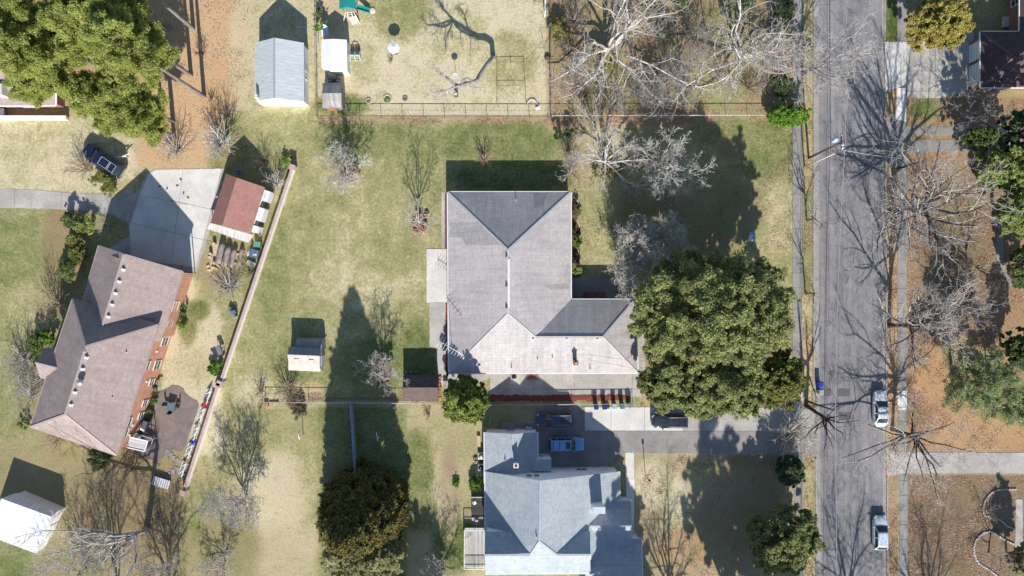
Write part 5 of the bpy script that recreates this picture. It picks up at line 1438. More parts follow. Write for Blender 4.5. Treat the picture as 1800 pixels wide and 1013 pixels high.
# rounded board behind the white shed
p = at(574, 66); t_ = [(-.5, 0), (.5, 0), (.5, 1.2), (.4, 1.5), (.2, 1.72), (0, 1.8), (-.2, 1.72), (-.4, 1.5), (-.5, 1.2)]
b = MB(); k = len(t_)
vv = [(p.x + u, p.y + .1 + v * .62, .35 + v * .6) for u, v in t_]; b.add(vv + [(x, y - .05, z - .08) for x, y, z in vv], [list(range(k)), list(range(2 * k - 1, k - 1, -1))] + [(i, i + k, (i + 1) % k + k, (i + 1) % k) for i in range(k)])
simple('rounded_board', 'pale blue round topped board leaning behind the small white shed', 'board', b, 'pale_blue', p)
# white board along the rusty fence
p, q = at(558.3, 50), at(559, 95); b = MB(); b.bar(p + Vector((.16, 0, .9)), q + Vector((.16, 0, .9)), .05, .2); simple('white_plank', 'long white plank fixed along the rusty fence beside the small white shed', 'plank', b, 'white', p)
# gutter frame on the ground behind the big shed
p = at(529, 35); t = thing('ladder_frame', 'thin white pipe frame lying in the shadow of the large white walled shed', 'frame', p)
for x in (521, 528.5, 536): MB().bar(at(x, 20) + Vector((0, 0, .06)), at(x + .4, 47.5) + Vector((0, 0, .06)), .03).build('side_pipe', MT['offwhite'], t)
MB().bar(at(520.5, 47.8) + Vector((0, 0, .06)), at(537, 48.4) + Vector((0, 0, .06)), .08).build('end_pipe', MT['white'], t)

# play tower
p = at(612, 12); t = thing('play_tower', 'wooden play tower with a teal roof and a teal slide at the top edge', 'playground', p)
x0, x1, y0, y1 = at(596, 0, 3).x, at(622, 0, 3).x, at(600, 14, 2.6).y, at(600, -16, 2.6).y
xm = (x0 + x1) / 2; ym = (y0 + y1) / 2
b = MB(); b.add([(x0 - .1, y0 - .1, 2.5), (x1 + .1, y0 - .1, 2.5), (x1 + .1, y1, 2.5), (x0 - .1, y1, 2.5), (xm, y0 - .1, 3.3), (xm, y1, 3.3)], [(0, 4, 5, 3), (1, 2, 5, 4), (0, 1, 4), (3, 5, 2), (0, 3, 2, 1)]); b.build('roof', MT['teal'], t)
b = MB(); b.box((xm, ym, 1.25), (x1 - x0, y1 - y0, .1)); b.build('platform', MT['wood'], t)
for x in (x0 + .1, x1 - .1):
    for y in (y0 + .05, y1 - .1): MB().bar((x, y, 0), (x, y, 2.55), .1).build('post', MT['wood'], t)
b = MB()
for k, dx in enumerate((-.75, -.3, .3, .75)): b.bar((xm + dx * .7, y0, 1.3), (xm + dx * 1.5, y0 - 1.0, .02), .09)
for k in range(4): b.bar((xm - .4, y0 - .2 * k, 1.1 - .25 * k), (xm + .4, y0 - .2 * k, 1.1 - .25 * k), .08)
b.build('ladder', MT['offwhite'], t)
b = MB(); b.box((xm + .45, y0 - .75, .35), (1.1, 1.0, .08), .4, rx=.3); b.build('climbing_ramp', MT['canvas'], t)
pts = [at(622, 12, 1.35), at(632, 14, 1.0), at(642, 17, .55), at(650, 19.5, .28)]
b = MB()
for i in range(3):
    a, c = pts[i], pts[i + 1]; b.bar(a, c, .62, .06); s = Vector((0, .3, .09)); b.bar(a + s, c + s, .07, .2); b.bar(a - Vector((0, .3, -.09)), c - Vector((0, .3, -.09)), .07, .2)
b.build('slide', MT['teal'], t)
p = at(655, 19); b = MB(); b.lathe([(.4, 0), (.4, .12), (.3, .16)], p, 14); simple('landing_mat', 'pale round mat at the foot of the teal slide', 'mat', b, 'coping', p)

# things at the top of the dividing fence
p = at(957, 15); t = thing('privacy_screen', 'tall narrow white screen panel by the dividing fence at the top', 'screen', p)
pa, pb = at(957, -8), at(957, 29); b = MB(); b.bar(pa + Vector((0, 0, .9)), pb + Vector((0, 0, .9)), .06, 1.8); b.build('panel', MT['white'], t)
for q in (pa, pb, (pa + pb) / 2): MB().bar(q + Vector((.06, 0, 0)), q + Vector((.06, 0, 1.9)), .1).build('post', MT['white'], t)
p = at(965, 50); b = MB(); b.lathe([(.27, 0), (.3, .1), (.3, .75), (.26, .82), (.05, .86)], p, 14); simple('water_barrel', 'slate blue water barrel against the dividing fence', 'barrel', b, 'slate_blue', p)
p = at(962, 102); b = MB(); b.lathe([(.35, 0), (.42, .12), (.3, .35), (.1, .45)], p, 10); simple('dirt_heap', 'dark round heap of soil beside the dividing fence', 'heap', b, 'mulch', p)

# stone bench in the front yard
p = at(1319, 416.5); t = thing('garden_bench', 'pale blue grey bench alone in the shade of the oak', 'bench', p)
MB().box((p.x, p.y, .44), (.5, 1.25, .07)).build('seat', MT['pale_blue'], t); MB().box((p.x + .26, p.y, .72), (.06, 1.25, .45), ry=.15).build('backrest', MT['pale_blue'], t)
for dy in (-.5, .5):
    for dx in (-.2, .2): MB().bar((p.x + dx, p.y + dy, 0), (p.x + dx, p.y + dy, .42), .06).build('leg', MT['galv'], t)
MB().box((p.x - .32, p.y - .1, .55), (.14, .5, .05)).build('armrest', MT['white'], t)

# clothes posts
for x, y, lab in ((533.5, 764, 'white clothes post standing on open sunlit grass'), (668.5, 767, 'white clothes post standing in the deep shade of the dark tree')):
    p = at(x, y); t = thing('clothes_post', lab, 'clothes post', p, 'white clothes posts')
    MB().tube([p, p + Vector((0, 0, 2.1))], .045, 8).build('post', MT['white'], t)
    q = p + Vector((0, 0, 2.06)); MB().tube([q - Vector((.16, -.9 if x < 600 else -.95, .0)), q + Vector((.05, -.25, 0))], .05, 8).build('cross_bar', MT['white'], t)
p = at(693, 717); b = MB(); b.lathe([(.12, 0), (.14, .15), (.12, .3), (.04, .35)], p, 10); simple('white_post', 'short white post stub just south of the wire fence', 'post', b, 'white', p)
p = at(724, 901); b = MB(); b.lathe([(.12, 0), (.22, .08), (.22, .2), (.1, .28)], p, 10); simple('garden_ball', 'small pale blue ball on the grass east of the dark tree', 'ball', b, 'pale_blue', p)
p = at(469, 711); b = MB(); b.box((p.x, p.y, .2), (.62, .42, .4), .1); b.box((p.x + 1.0, p.y + .25, .12), (1.3, .14, .2), .05); simple('brick_pile', 'small orange brick block at the west end of the wire fence', 'bricks', b, 'terracotta', p)

# ------------------------------------------------------------------ yard of the brick house
def trellis(label, px, py):
    p = at(px, py); ang = math.atan2(-(823 - 695), (322.7 - 366))
    t = thing('white_trellis', label, 'trellis', p, 'white trellises along the brick wall', ang + math.pi)
    b = MB(); w = 1.9; hh = .62
    def P(u, v): return (u, .35 - v * .72, .12 + v * hh)
    for a, c in (((-w / 2, 0), (w / 2, 0)), ((-w / 2, 1), (w / 2, 1)), ((-w / 2, 0), (-w / 2, 1)), ((w / 2, 0), (w / 2, 1)), ((0, 0), (0, 1))): b.bar(P(*a), P(*c), .12, .05)
    b.build('frame', MT['white'], t, local=True)
    b = MB()
    for u in (-w / 2, 0):
        b.bar(P(u, 0), P(u + w / 2, 1), .1, .04); b.bar(P(u + w / 2, 0), P(u, 1), .1, .05)
    b.build('lattice', MT['white'], t, local=True)
    b = MB()
    for u in (-.7, .7): b.bar(P(u, 0), (u, .35, .02), .07); b.bar(P(u, .9), (u, -.5, .02), .06)
    b.build('stand', MT['white'], t, local=True)
trellis('white trellis at the north end of the row, beside the wall joint', 366, 696)
trellis('white trellis second from the north in the row along the wall', 355, 727)
trellis('white trellis in the middle of the row, north of the blue pot', 344, 759)
trellis('white trellis just south of the blue pot by the wall', 334, 791)
trellis('white trellis at the south end of the row along the wall', 323, 823)
p = at(341.5, 777); b = MB(); b.lathe([(.18, 0), (.28, .2), (.3, .42), (.24, .45)], p, 12); simple('plant_pot', 'bright blue plant pot between two white trellises', 'pot', b, 'blue', p)
p = at(363.5, 711); b = MB(); b.bar((p.x - .2, p.y - .5, .4), (p.x + .2, p.y + .5, .4), .25, .8); simple('red_box', 'narrow red box at the foot of the brick wall', 'box', b, 'red', p)
# patio table with chairs
p = at(304.5, 714); t = thing('patio_table', 'square slate blue patio table on the brown patio', 'table', p, None, -.3)
MB().box((0, 0, .72), (1.05, 1.05, .05)).build('tabletop', MT['slate_blue'], t, local=True)
for sx in (-.45, .45):
    for sy in (-.45, .45): MB().bar((sx, sy, 0), (sx, sy, .72), .06).build('leg', MT['dark_grey'], t, local=True)
for x, y, rz, lab in ((302, 722.5, -.3, 'black patio chair on the south side of the slate blue table'), (295, 710, -1.8, 'black patio chair on the west side of the slate blue table'), (315, 712.5, 1.3, 'black patio chair on the east side of the slate blue table')):
    p = at(x, y); t = thing('patio_chair', lab, 'chair', p, 'black chairs round the patio table', rz)
    MB().box((0, .05, .42), (.5, .5, .06)).build('seat', MT['black'], t, local=True); MB().box((0, -.24, .72), (.5, .06, .55), rx=.15).build('backrest', MT['black'], t, local=True)
    for sx in (-.2, .2):
        for sy in (-.18, .26): MB().bar((sx, sy, 0), (sx, sy, .42), .04).build('leg', MT['black'], t, local=True)
# grills by the brick wall
p = at(259, 747); t = thing('white_cabinet', 'long white topped garden cabinet against the orange brick house', 'cabinet', p, None, math.radians(68))
MB().box((0, 0, .45), (1.5, .55, .9)).build('body', MT['dark_grey'], t, local=True); MB().box((0, 0, .94), (1.3, .62, .07)).build('top', MT['white'], t, local=True)
p = at(251.5, 765); t = thing('barbecue', 'black barbecue on the patio at the corner of the orange brick house', 'barbecue', p, None, math.radians(68))
MB().box((0, 0, .75), (.8, .55, .3)).build('firebox', MT['dark_grey'], t, local=True); MB().lathe([(.02, -.4), (.3, -.38), (.3, .38), (.02, .4)], (0, 0, .92), 14, 'x').build('lid', MT['slate_blue'], t, local=True)
for s in (-1, 1): MB().box((s * .62, 0, .85), (.4, .45, .05)).build('side_shelf', MT['black'], t, local=True)
for sx in (-.35, .35):
    for sy in (-.22, .22): MB().bar((sx, sy, 0), (sx, sy, .7), .05).build('leg', MT['black'], t, local=True)
p = at(278, 679); t = thing('kettle_barbecue', 'round black kettle barbecue under the lower windows of the orange brick house', 'barbecue', p)
MB().lathe([(.1, .55), (.32, .68), (.36, .82), (.3, 1.0), (.08, 1.1)], p, 16).build('kettle', MT['black'], t)
for a in (0.3, 2.4, 4.5): MB().bar((p.x + .4 * math.cos(a), p.y + .4 * math.sin(a), 0), (p.x + .15 * math.cos(a), p.y + .15 * math.sin(a), .65), .04).build('leg', MT['grey_metal'], t)
b = MB(); b.bar((p.x + .3, p.y + .1, .8), (p.x + .75, p.y + .1, .8), .3, .04); b.build('side_shelf', MT['grey_metal'], t)
# corrugated panel on trestles
p = at(286, 847); t = thing('corrugated_panel', 'pale corrugated sheet on low blocks below the brown patio', 'panel', p, None, -.3)
b = MB(); n = 24; vs = []
for i in range(n + 1):
    x = -1.2 + 2.4 * i / n; z = .5 + .03 * math.sin(i * 2.1); vs += [(x, -.6, z), (x, .6, z + .04)]
b.add(vs, [(2 * i, 2 * i + 2, 2 * i + 3, 2 * i + 1) for i in range(n)]); b.build('sheet', MT['galv'], t, local=True)
for sx in (-.9, .9): MB().box((sx, 0, .23), (.3, 1.0, .46)).build('block', MT['concrete_grey'], t, local=True)
# stepping stones
for k, (x, y) in enumerate(((295, 794), (300, 799), (305, 805), (312, 809), (310, 824), (304, 828), (298, 834), (294, 839))):
    p = at(x, y); b = MB(); b.box((p.x, p.y, .03), (.55, .48, .08), k * .7); o = b.build('stepping_stone', MT['concrete_grey'], None, p); tag(o, 'flat grey stepping stone in the curving line below the brown patio', 'stepping stone', 'stepping stones below the patio')
# grey table and stands by the wall
p = at(389, 615); t = thing('work_table', 'grey metal work table against the inside of the brick wall', 'table', p, None, -1.2)
MB().box((0, 0, .8), (1.3, .6, .05)).build('tabletop', MT['grey_metal'], t, local=True)
for sx in (-.6, .6):
    for sy in (-.25, .25): MB().bar((sx, sy, 0), (sx, sy, .8), .05).build('leg', MT['dark_grey'], t, local=True)
p = at(413, 549); b = MB(); b.box((p.x, p.y, .35), (.7, .5, .7), .3); b.box((p.x - .4, p.y + .4, .25), (.5, .6, .5), 1.1); b.box((p.x + .15, p.y - .5, .3), (.35, .3, .6), .6); simple('dark_crates', 'heap of dark slate crates beside the brick wall', 'crates', b, 'slate_blue', p)
# logs and chopping yard
for k, (x0, y0, x1, y1, r, lab) in enumerate(((394, 427, 385, 464, .42, 'thickest sawn log, at the west end of the log pile'), (405, 434, 395.5, 467, .40, 'second sawn log of the pile, between two thinner ones'), (415, 437, 407, 470, .33, 'third sawn log of the pile with split ends'), (427, 436, 421, 468, .27, 'thinnest sawn log, at the east end of the pile'))):
    p, q = at(x0, y0), at(x1, y1); p.z = q.z = r * .95; mid = (p + q) / 2; mid.z = 0
    t = thing('log', lab, 'log', mid, 'logs stacked by the red shed')
    pts = [p.lerp(q, u / 5) + Vector((rnd.uniform(-.03, .03), 0, 0)) for u in range(6)]
    MB().tube(pts, [r * rnd.uniform(.9, 1.05) for _ in pts], 12).build('trunk', BK['log'], t)
    d = (p - q).normalized()
    MB().tube([p + d * .005, p + d * .03], r * .86, 12).build('cut_face', MT['wood_end'], t)
for x, y, h, lab in ((378, 428.5, .55, 'tall round chopping block below the red shed'), (371.5, 446, .5, 'round chopping block on pale sawdust'), (377.5, 462, .45, 'dark round block at the south edge of the sawdust')):
    p = at(x, y); t = thing('chopping_block', lab, 'chopping block', p, 'chopping blocks on the sawdust'); MB().lathe([(.27, 0), (.25, .1), (.24, h)], p, 12).build('block', BK['log'], t); MB().lathe([(.2, h), (.18, h + .012)], p, 12).build('cut_face', MT['wood_end'], t)
fw = []
for x, y in ((384, 467), (368, 475), (374, 470), (415, 452), (418, 447), (427, 447), (369, 452), (399, 470), (413, 462), (380, 472), (366, 468), (428, 440)):
    p = at(x, y); b = MB(); b.bar((-.22, 0, .1), (.22, 0, .12), .2, .18)
    o = b.build('firewood', MT['wood_end'], None); o.location = (p.x, p.y, 0); o.rotation_euler.z = rnd.uniform(0, 3); tag(o, 'split piece of pale firewood lying round the sawdust and logs', 'firewood', 'split firewood by the logs')
p = at(455.5, 430.5); t = thing('storage_box', 'green lidded storage box between the red shed and brick wall', 'storage box', p, None, -.1)
MB().box((0, 0, .4), (.85, .65, .8), taper=1.05).build('body', MT['green_bin'], t, local=True, bevel=.03); MB().box((0, 0, .84), (.95, .74, .08)).build('lid', MT['green_bin'], t, local=True, bevel=.02)
p = at(450, 447); t = thing('cart', 'blue rimmed cart under a dark cover beside the brick wall', 'cart', p, None, -.25)
MB().box((0, 0, .4), (1.05, 1.1, .5)).build('body', MT['slate_blue'], t, local=True); MB().bar((-.56, -.5, .7), (-.5, .6, .7), .1).build('rim_bar', MT['blue'], t, local=True)
MB().box((.1, -.1, .68), (.5, .3, .04), .3).build('cover_sheet', MT['offwhite'], t, local=True)
for sx in (-.5, .5): MB().lathe([(.05, -.04), (.17, -.04), (.17, .04), (.05, .04)], (sx, -.4, .17), 12, 'x').build('wheel', MT['rubber'], t, local=True)
p = at(442.5, 464); t = thing('white_tub', 'pale rectangular tub tilted at the foot of the brick wall', 'tub', p, None, -.4)
MB().box((0, 0, .22), (1.0, .55, .4), taper=1.1).build('tub', MT['offwhite'], t, local=True); MB().box((0, 0, .415), (.9, .45, .03)).build('liner', MT['galv'], t, local=True)
p = at(440, 444); t = thing('folded_chairs', 'tangle of white folded chairs beside the blue rimmed cart', 'chairs', p)
for k in range(5): MB().tube([(p.x - .35 + .17 * k, p.y - .5, .05), (p.x - .25 + .15 * k, p.y, .5), (p.x - .3 + .16 * k, p.y + .5, .1 + .1 * k)], .03, 6).build('frame', MT['white'], t)
p = at(459, 408); b = MB(); a, c = at(452, 402, .0), at(466, 416, 0); b.bar(a + Vector((0, 0, .5)), c + Vector((0, 0, 1.7)), .42, .05); b.bar(a + Vector((.1, .35, .4)), c + Vector((-.2, .2, 1.2)), .18, .05); simple('leaning_board', 'pale board leaning from the red shed onto the brick wall', 'board', b, 'wood_end', p)
p = at(422, 303); t = thing('kayak', 'bright blue upright toy boat behind the red shed', 'toy boat', p); b = MB(); b.lathe([(.05, 0), (.26, .25), (.3, .7), (.2, 1.05), (.03, 1.3)], p, 12); b.build('hull', MT['blue'], t); MB().lathe([(.12, .0), (.15, .02), (.15, .06), (.1, .08)], (p.x, p.y - .28, .6), 10).build('cockpit', MT['slate_blue'], t)
p = at(217, 279); b = MB(); a, c = at(213, 279), at(229, 277); b.bar(a + Vector((0, 0, .9)), c + Vector((0, 0, 1.0)), .18, .08); b.bar(a + Vector((.2, .3, .2)), c + Vector((.4, .35, .9)), .1, .08); b.bar(c + Vector((-.3, 0, 0)), c + Vector((-.3, 0, 1.0)), .08); simple('trailer_hitch', 'white boat rail beside the tail of the navy wagon', 'rail', b, 'white', p)
for k in range(6):
    x, y = ((281, 328), (294, 332), (318, 316), (312, 327), (323, 340), (331, 348))[k]
    p = at(x, y); b = MB(); b.box((0, 0, .05), (.3, .14, .09)); o = b.build('loose_brick', MT['rust'], None); o.location = (p.x, p.y, .03); o.rotation_euler.z = k * 1.1; tag(o, 'loose reddish brick lying on the pale concrete drive', 'brick', 'loose bricks on the concrete')
p = at(4, 200); b = MB(); b.box((p.x, p.y, .4), (1.6, .9, .8)); b.box((p.x, p.y, .84), (1.7, 1.0, .08)); simple('storage_chest', 'grey storage chest by the garden wall at the left edge', 'chest', b, 'grey_metal', p)

# ------------------------------------------------------------------ round the blue grey house and the grey roof
for y, lab in ((800, 'white air conditioner north of the other one on the west wall'), (820, 'grey white air conditioner south of the other one on the west wall')):
    p = at(846, y); t = thing('air_conditioner', lab, 'air conditioner', p, 'air conditioners at the white sided house')
    MB().box((p.x, p.y, .42), (.85, .85, .8)).build('cabinet', MT['white' if y < 810 else 'galv'], t, bevel=.05)
    f = MB().lathe([(.1, .82), (.36, .83), (.36, .86), (.1, .88)], p, 18).build('fan_guard', MT['grey_metal' if y < 810 else 'black'], t)
    MB().lathe([(.02, .86), (.1, .9), (.02, .92)], p, 10).build('fan_hub', MT['white'], f)
p = at(903.5, 660.5); t = thing('air_conditioner', 'air conditioner on the patio under the south eave of the grey roof', 'air conditioner', p)
MB().box((p.x, p.y - .1, .4), (.8, .7, .75)).build('cabinet', MT['galv'], t, bevel=.04); MB().lathe([(.08, .78), (.3, .79), (.3, .82), (.1, .84)], p - Vector((0, .1, 0)), 16).build('fan_guard', MT['black'], t)
p = at(842, 776); b = MB()
for k in range(4): b.bar((p.x - .16 + k * .11, p.y - .8, .2 + .02 * k), (p.x - .2 + k * .11, p.y + .8, .25), .1, .2)
simple('plank_stack', 'stack of pale planks standing beside the white sided house', 'planks', b, 'wood_end', p)
for x, lab in ((836.5, 'pale hose reel nearest the lawn beside the air conditioners'), (846.5, 'dark red hose reel squeezed between the two air conditioners')):
    p = at(x, 809.5); t = thing('hose_reel', lab, 'hose', p, 'hose reels by the air conditioners'); b = MB(); b.tube([(p.x + .32 * math.cos(a), p.y + .32 * math.sin(a), .12 + .01 * a) for a in np.linspace(0, 6 * math.pi, 48)], .05, 6); b.build('hose', MT['canvas' if x < 840 else 'rust'], t); MB().lathe([(.12, 0), (.12, .3), (.05, .33)], p, 10).build('hub', MT['dark_grey'], t)
p = at(835, 881); t = thing('deck_chair', 'white folding chair on the dark deck', 'chair', p); MB().box((p.x, p.y, .95), (.4, .4, .05), .5).build('seat', MT['white'], t); MB().box((p.x - .2, p.y + .1, 1.2), (.06, .4, .5), .5).build('backrest', MT['white'], t)
for dx in (-.15, .15):
    for dy in (-.15, .15): MB().bar((p.x + dx, p.y + dy, .55), (p.x + dx, p.y + dy, .95), .04).build('leg', MT['white'], t)
for k, (x, y, m, lab) in enumerate(((832, 911, 'pale_blue', 'pale blue bucket between the dark deck and the wooden deck'), (838, 915, 'canvas', 'pale pot on the dark ground between the two decks'), (846, 907, 'green_bin', 'green pot beside the wall between the two decks'))):
    p = at(x, y); b = MB(); b.lathe([(.16, 0), (.22, .35), (.24, .38), (.19, .38)], p, 12); simple('plant_pot', lab, 'pot', b, m, p)
for x, y, lab in ((927, 751.5, 'dark round planter with a pale rim nearest the back landing'), (932, 751.8, 'dark round planter at the north east corner of the back wing')):
    p = at(x, y); t = thing('planter', lab, 'pot', p, 'planters behind the white sided house'); MB().lathe([(.24, 0), (.3, .45), (.3, .5), (.2, .5)], p, 14).build('pot', MT['slate_blue'], t); MB().lathe([(.2, .5), (.26, .62), (.2, .78), (.05, .85)], p, 10).build('plant', MT['pale_blue'], t)
p = at(1134.5, 836); t = thing('path_lamp', 'black lamp post on the lawn beside the driveway edge', 'lamp post', p)
MB().tube([p, p + Vector((0, 0, 2.6))], .045, 8).build('post', MT['black'], t); MB().lathe([(.06, 2.6), (.15, 2.7), (.15, 2.95), (.04, 3.05)], p, 8).build('lantern', MT['dark_grey'], t)
# stone edgings of the curving beds
for pts, lab in ((((1784, 860.5), (1768, 860.5), (1752.6, 862), (1743, 866), (1736.5, 872), (1730, 882), (1727, 892.6), (1728, 901), (1731, 906.4), (1741, 909), (1750, 912), (1759.5, 915.6), (1771, 926), (1784, 930.6)), 'upper curved edging of pale stones round a leafy bed'),
                 (((1780, 956), (1771, 952), (1761.8, 946.7), (1750, 938), (1738.9, 934.5), (1728, 937), (1720.5, 943), (1714, 951), (1711, 961.6), (1711, 972), (1714.7, 982), (1720, 990), (1727, 995), (1740, 1003), (1754, 1014), (1766, 1026)), 'lower curved edging of pale stones reaching the bottom edge')):
    c = at(*pts[len(pts) // 2]); t = thing('stone_edging', lab, 'edging', c, 'stone edgings of the curved beds')
    P = [at(*p) for p in pts]; dd = [0]
    for i in range(1, len(P)): dd.append(dd[-1] + (P[i] - P[i - 1]).length)
    s = 0
    while s < dd[-1]:
        i = max(k for k in range(len(dd)) if dd[k] <= s); i = min(i, len(P) - 2)
        u = (s - dd[i]) / (dd[i + 1] - dd[i]); q = P[i].lerp(P[i + 1], u); d = P[i + 1] - P[i]
        MB().box((q.x, q.y, .08), (.36, .2, .18), math.atan2(d.y, d.x) + rnd.uniform(-.15, .15), taper=.85).build('stone', MT['stone'], t)
        s += .40
# scalloped white edging of the shrub bed
t = thing('bed_edging', 'scalloped pale edging along the shrub bed of the grey roofed house', 'edging', at(1018, 420))
for arc in (((1007, 346), (1014, 352), (1019, 362), (1020, 373)), ((1014, 386), (1018, 396), (1021, 408), (1019, 418)), ((1016, 440), (1019, 450), (1021, 462))):
    for i in range(len(arc) - 1):
        p, q = at(*arc[i]), at(*arc[i + 1]); p.z = q.z = .08; MB().bar(p, q, .12, .16).build('edge_board', MT['stone'], t)
p = at(762, 656); 
for x, lab in ((714, 'pale cinder block nearest the west corner behind the brown shed'), (723, 'pale cinder block in the middle behind the brown shed'), (731, 'pale cinder block nearest the path behind the brown shed')):
    p = at(x, 654.5); b = MB(); b.box((p.x, p.y, .1), (.4, .2, .2), rnd.uniform(-.3, .3)); b.box((p.x + .12, p.y + .1, .06), (.15, .1, .12)); simple('cinder_block', lab, 'block', b, 'concrete_grey', p, 'blocks behind the brown shed')
p = at(566, 597); t = thing('garden_tool', 'white handled garden cart lying behind the cream gambrel shed', 'cart', p); 
MB().tube([(p.x - .8, p.y + .25, .1), (p.x, p.y, .35), (p.x + .7, p.y + .3, .2)], .05, 6).build('handle', MT['white'], t); MB().box((p.x - .1, p.y, .3), (.5, .3, .2), .3).build('tray', MT['galv'], t)
# ------------------------------------------------------------------ vegetation builders
def rot_about(v, axis, a):
    return Matrix.Rotation(a, 3, axis) @ v

def segs_mesh(name, S, m, parent):
    """S: list of (p0, p1, r0, r1) in local coordinates -> one mesh of tapered prisms"""
    A = np.array([(*a, *b, ra, rb) for a, b, ra, rb in S], dtype=np.float64)
    Vs = []; Fs = []; off = 0
    r = A[:, 6]
    for lo, hi, n in ((0.09, 99, 7), (0.035, 0.09, 5), (0, 0.035, 3)):
        s = A[(r > lo) & (r <= hi)]
        if not len(s): continue
        p0, p1 = s[:, 0:3], s[:, 3:6]
        d = p1 - p0; d /= np.maximum(1e-6, np.linalg.norm(d, axis=1))[:, None]
        ref = np.where(np.abs(d[:, 2:3]) < .9, np.array([[0, 0, 1.0]]), np.array([[1.0, 0, 0]]))
        x = np.cross(d, ref); x /= np.linalg.norm(x, axis=1)[:, None]; y = np.cross(d, x)
        a = np.arange(n) * 2 * np.pi / n
        c = np.cos(a)[None, :, None]; q = np.sin(a)[None, :, None]
        ring = x[:, None, :] * c + y[:, None, :] * q
        v0 = p0[:, None, :] - d[:, None, :] * s[:, 6][:, None, None] * .25 + ring * s[:, 6][:, None, None]; v1 = p1[:, None, :] + ring * s[:, 7][:, None, None]
        V = np.concatenate([v0, v1], 1).reshape(-1, 3)
        base = off + np.arange(len(s))[:, None] * 2 * n
        k = np.arange(n)[None, :]; k2 = (np.arange(n)[None, :] + 1) % n
        F = np.stack([base + k, base + k2, base + n + k2, base + n + k], -1).reshape(-1, 4)
        Vs.append(V); Fs.append(F); off += len(V)
    return fast_mesh(name, np.concatenate(Vs), np.concatenate(Fs), m, parent, smooth=True)

RMIN = [.014]

def grow(rg, p, d, L, r, lv, spec, out, thick):
    """one branch and its children; spec[lv] = (children, wander, upturn)"""
    nch, wand, up = spec[lv]
    n = 5 if lv <= 1 else (4 if lv == 2 else 3)
    pts = [p]; rr = [r]; dd = [d]
    cur = d.copy(); step = L / n
    for i in range(n):
        cur = (cur + Vector((rg.gauss(0, wand), rg.gauss(0, wand), rg.gauss(0, wand) + up))).normalized()
        q = pts[-1] + cur * step
        if q.z < .12: q.z = .12
        pts.append(q); dd.append(cur.copy())
        rr.append(max(RMIN[0], r * (1 - .72 * (i + 1) / n)))
    for i in range(n):
        (thick if rr[i] > .055 and lv <= 1 else out).append((pts[i], pts[i + 1], rr[i], rr[i + 1]))
    if lv + 1 >= len(spec): return
    for k in range(nch):
        u = .22 + .78 * (k + rg.random()) / nch
        u = min(.999, u); i = int(u * n); f = u * n - i
        q = pts[i].lerp(pts[i + 1], f); rb = rr[i] + (rr[i + 1] - rr[i]) * f
        ax = dd[i + 1].cross(Vector((rg.gauss(0, 1), rg.gauss(0, 1), rg.gauss(0, 1))))
        if ax.length < 1e-3: continue
        nd = rot_about(dd[i + 1], ax.normalized(), math.radians(rg.uniform(24, 58)))
        grow(rg, q, nd, L * rg.uniform(.34, .58) * (1.15 - .5 * u), rb * rg.uniform(.45, .68), lv + 1, spec, out, thick)

def bare_tree(label, px, py, h, spread, seed, bark_='pale', r0=.2, fork=.3, n=7, lean=(0, 0), limbs=None, dens=1.0, cat='tree', name='bare_tree', group='bare winter trees', stems=1, levels=4, twig=None, upturn=.05, wander=.2, extra=None, path=None, rmin=.014):
    """leafless tree: trunk + crown of branches.  lean: horizontal drift of the trunk top (m);
    limbs: (compass degrees, 0 = east, 90 = north; horizontal reach m; rise m) of the main limbs"""
    RMIN[0] = rmin
    rg = random.Random(seed)
    base = at(px, py); t = thing(name, label, cat, base, group)
    out = []; th = []
    top = Vector((lean[0], lean[1], h * fork))
    spec = [(0, .1, 0)] + [(max(2, round(9 * dens)), wander, upturn), (max(2, round(6 * dens)), wander * 1.3, .03), (max(2, round(4 * dens)), wander * 1.6, .02), (2, .25, 0)][:levels]
    tr = []
    for s in range(stems):
        b0 = Vector((0, 0, 0)) if stems == 1 else Vector((rg.uniform(-.25, .25), rg.uniform(-.25, .25), 0))
        tp = top + (Vector((0, 0, 0)) if stems == 1 else Vector((rg.uniform(-.5, .5), rg.uniform(-.5, .5), 0)))
        k = 6; prev = b0; pr = r0 * 1.35
        for i in range(k):
            u = (i + 1) / k
            q = b0.lerp(tp, u) + Vector((rg.gauss(0, .04), rg.gauss(0, .04), 0)) * (h * .08)
            rr = r0 * (1 - .3 * u); th.append((prev, q, pr, rr)); tr.append((prev, q, rr)); prev, pr = q, rr
    if path:
        th.clear(); tr = []; P = [Vector((0, 0, 0))] + [at(*q) - base for q in path]; m = len(P) - 1
        for i in range(m):
            th.append((P[i], P[i + 1], r0 * (1.35 - .75 * i / m), r0 * (1.35 - .75 * (i + 1) / m))); tr.append((P[i], P[i + 1], r0))
        ends = [P[-1]]; tr = tr[-2:]
    else: ends = [x[1] for i, x in enumerate(tr) if (i % 6) == 5]
    if limbs is None:
        limbs = [(360 * i / n + rg.uniform(-22, 22), spread * rg.uniform(.65, 1.0), (h - top.z) * rg.uniform(.45, 1.0)) for i in range(n)]
    for i, lm in enumerate(limbs):
        az, reach, rise = lm[:3]
        e = ends[i % len(ends)].copy()
        if i % 3 and lm[2] > 0 and len(lm) < 4: 
            x = tr[rg.randrange(max(0, len(tr) - (2 if path else 3)), len(tr))]; e = x[0].lerp(x[1], rg.random())
        d = Vector((math.cos(math.radians(az)) * reach, math.sin(math.radians(az)) * reach, rise)); L = d.length; d.normalize()
        grow(rg, e, d, L, r0 * rg.uniform(.42, .62) * (1.0 if len(lm) < 4 else lm[3]), 1, spec, out, th)
    segs_mesh('trunk', th, BK[bark_], t)
    segs_mesh('crown', out, BK[twig or bark_], t)
    RMIN[0] = .014
    if extra: extra(t, rg)
    return t

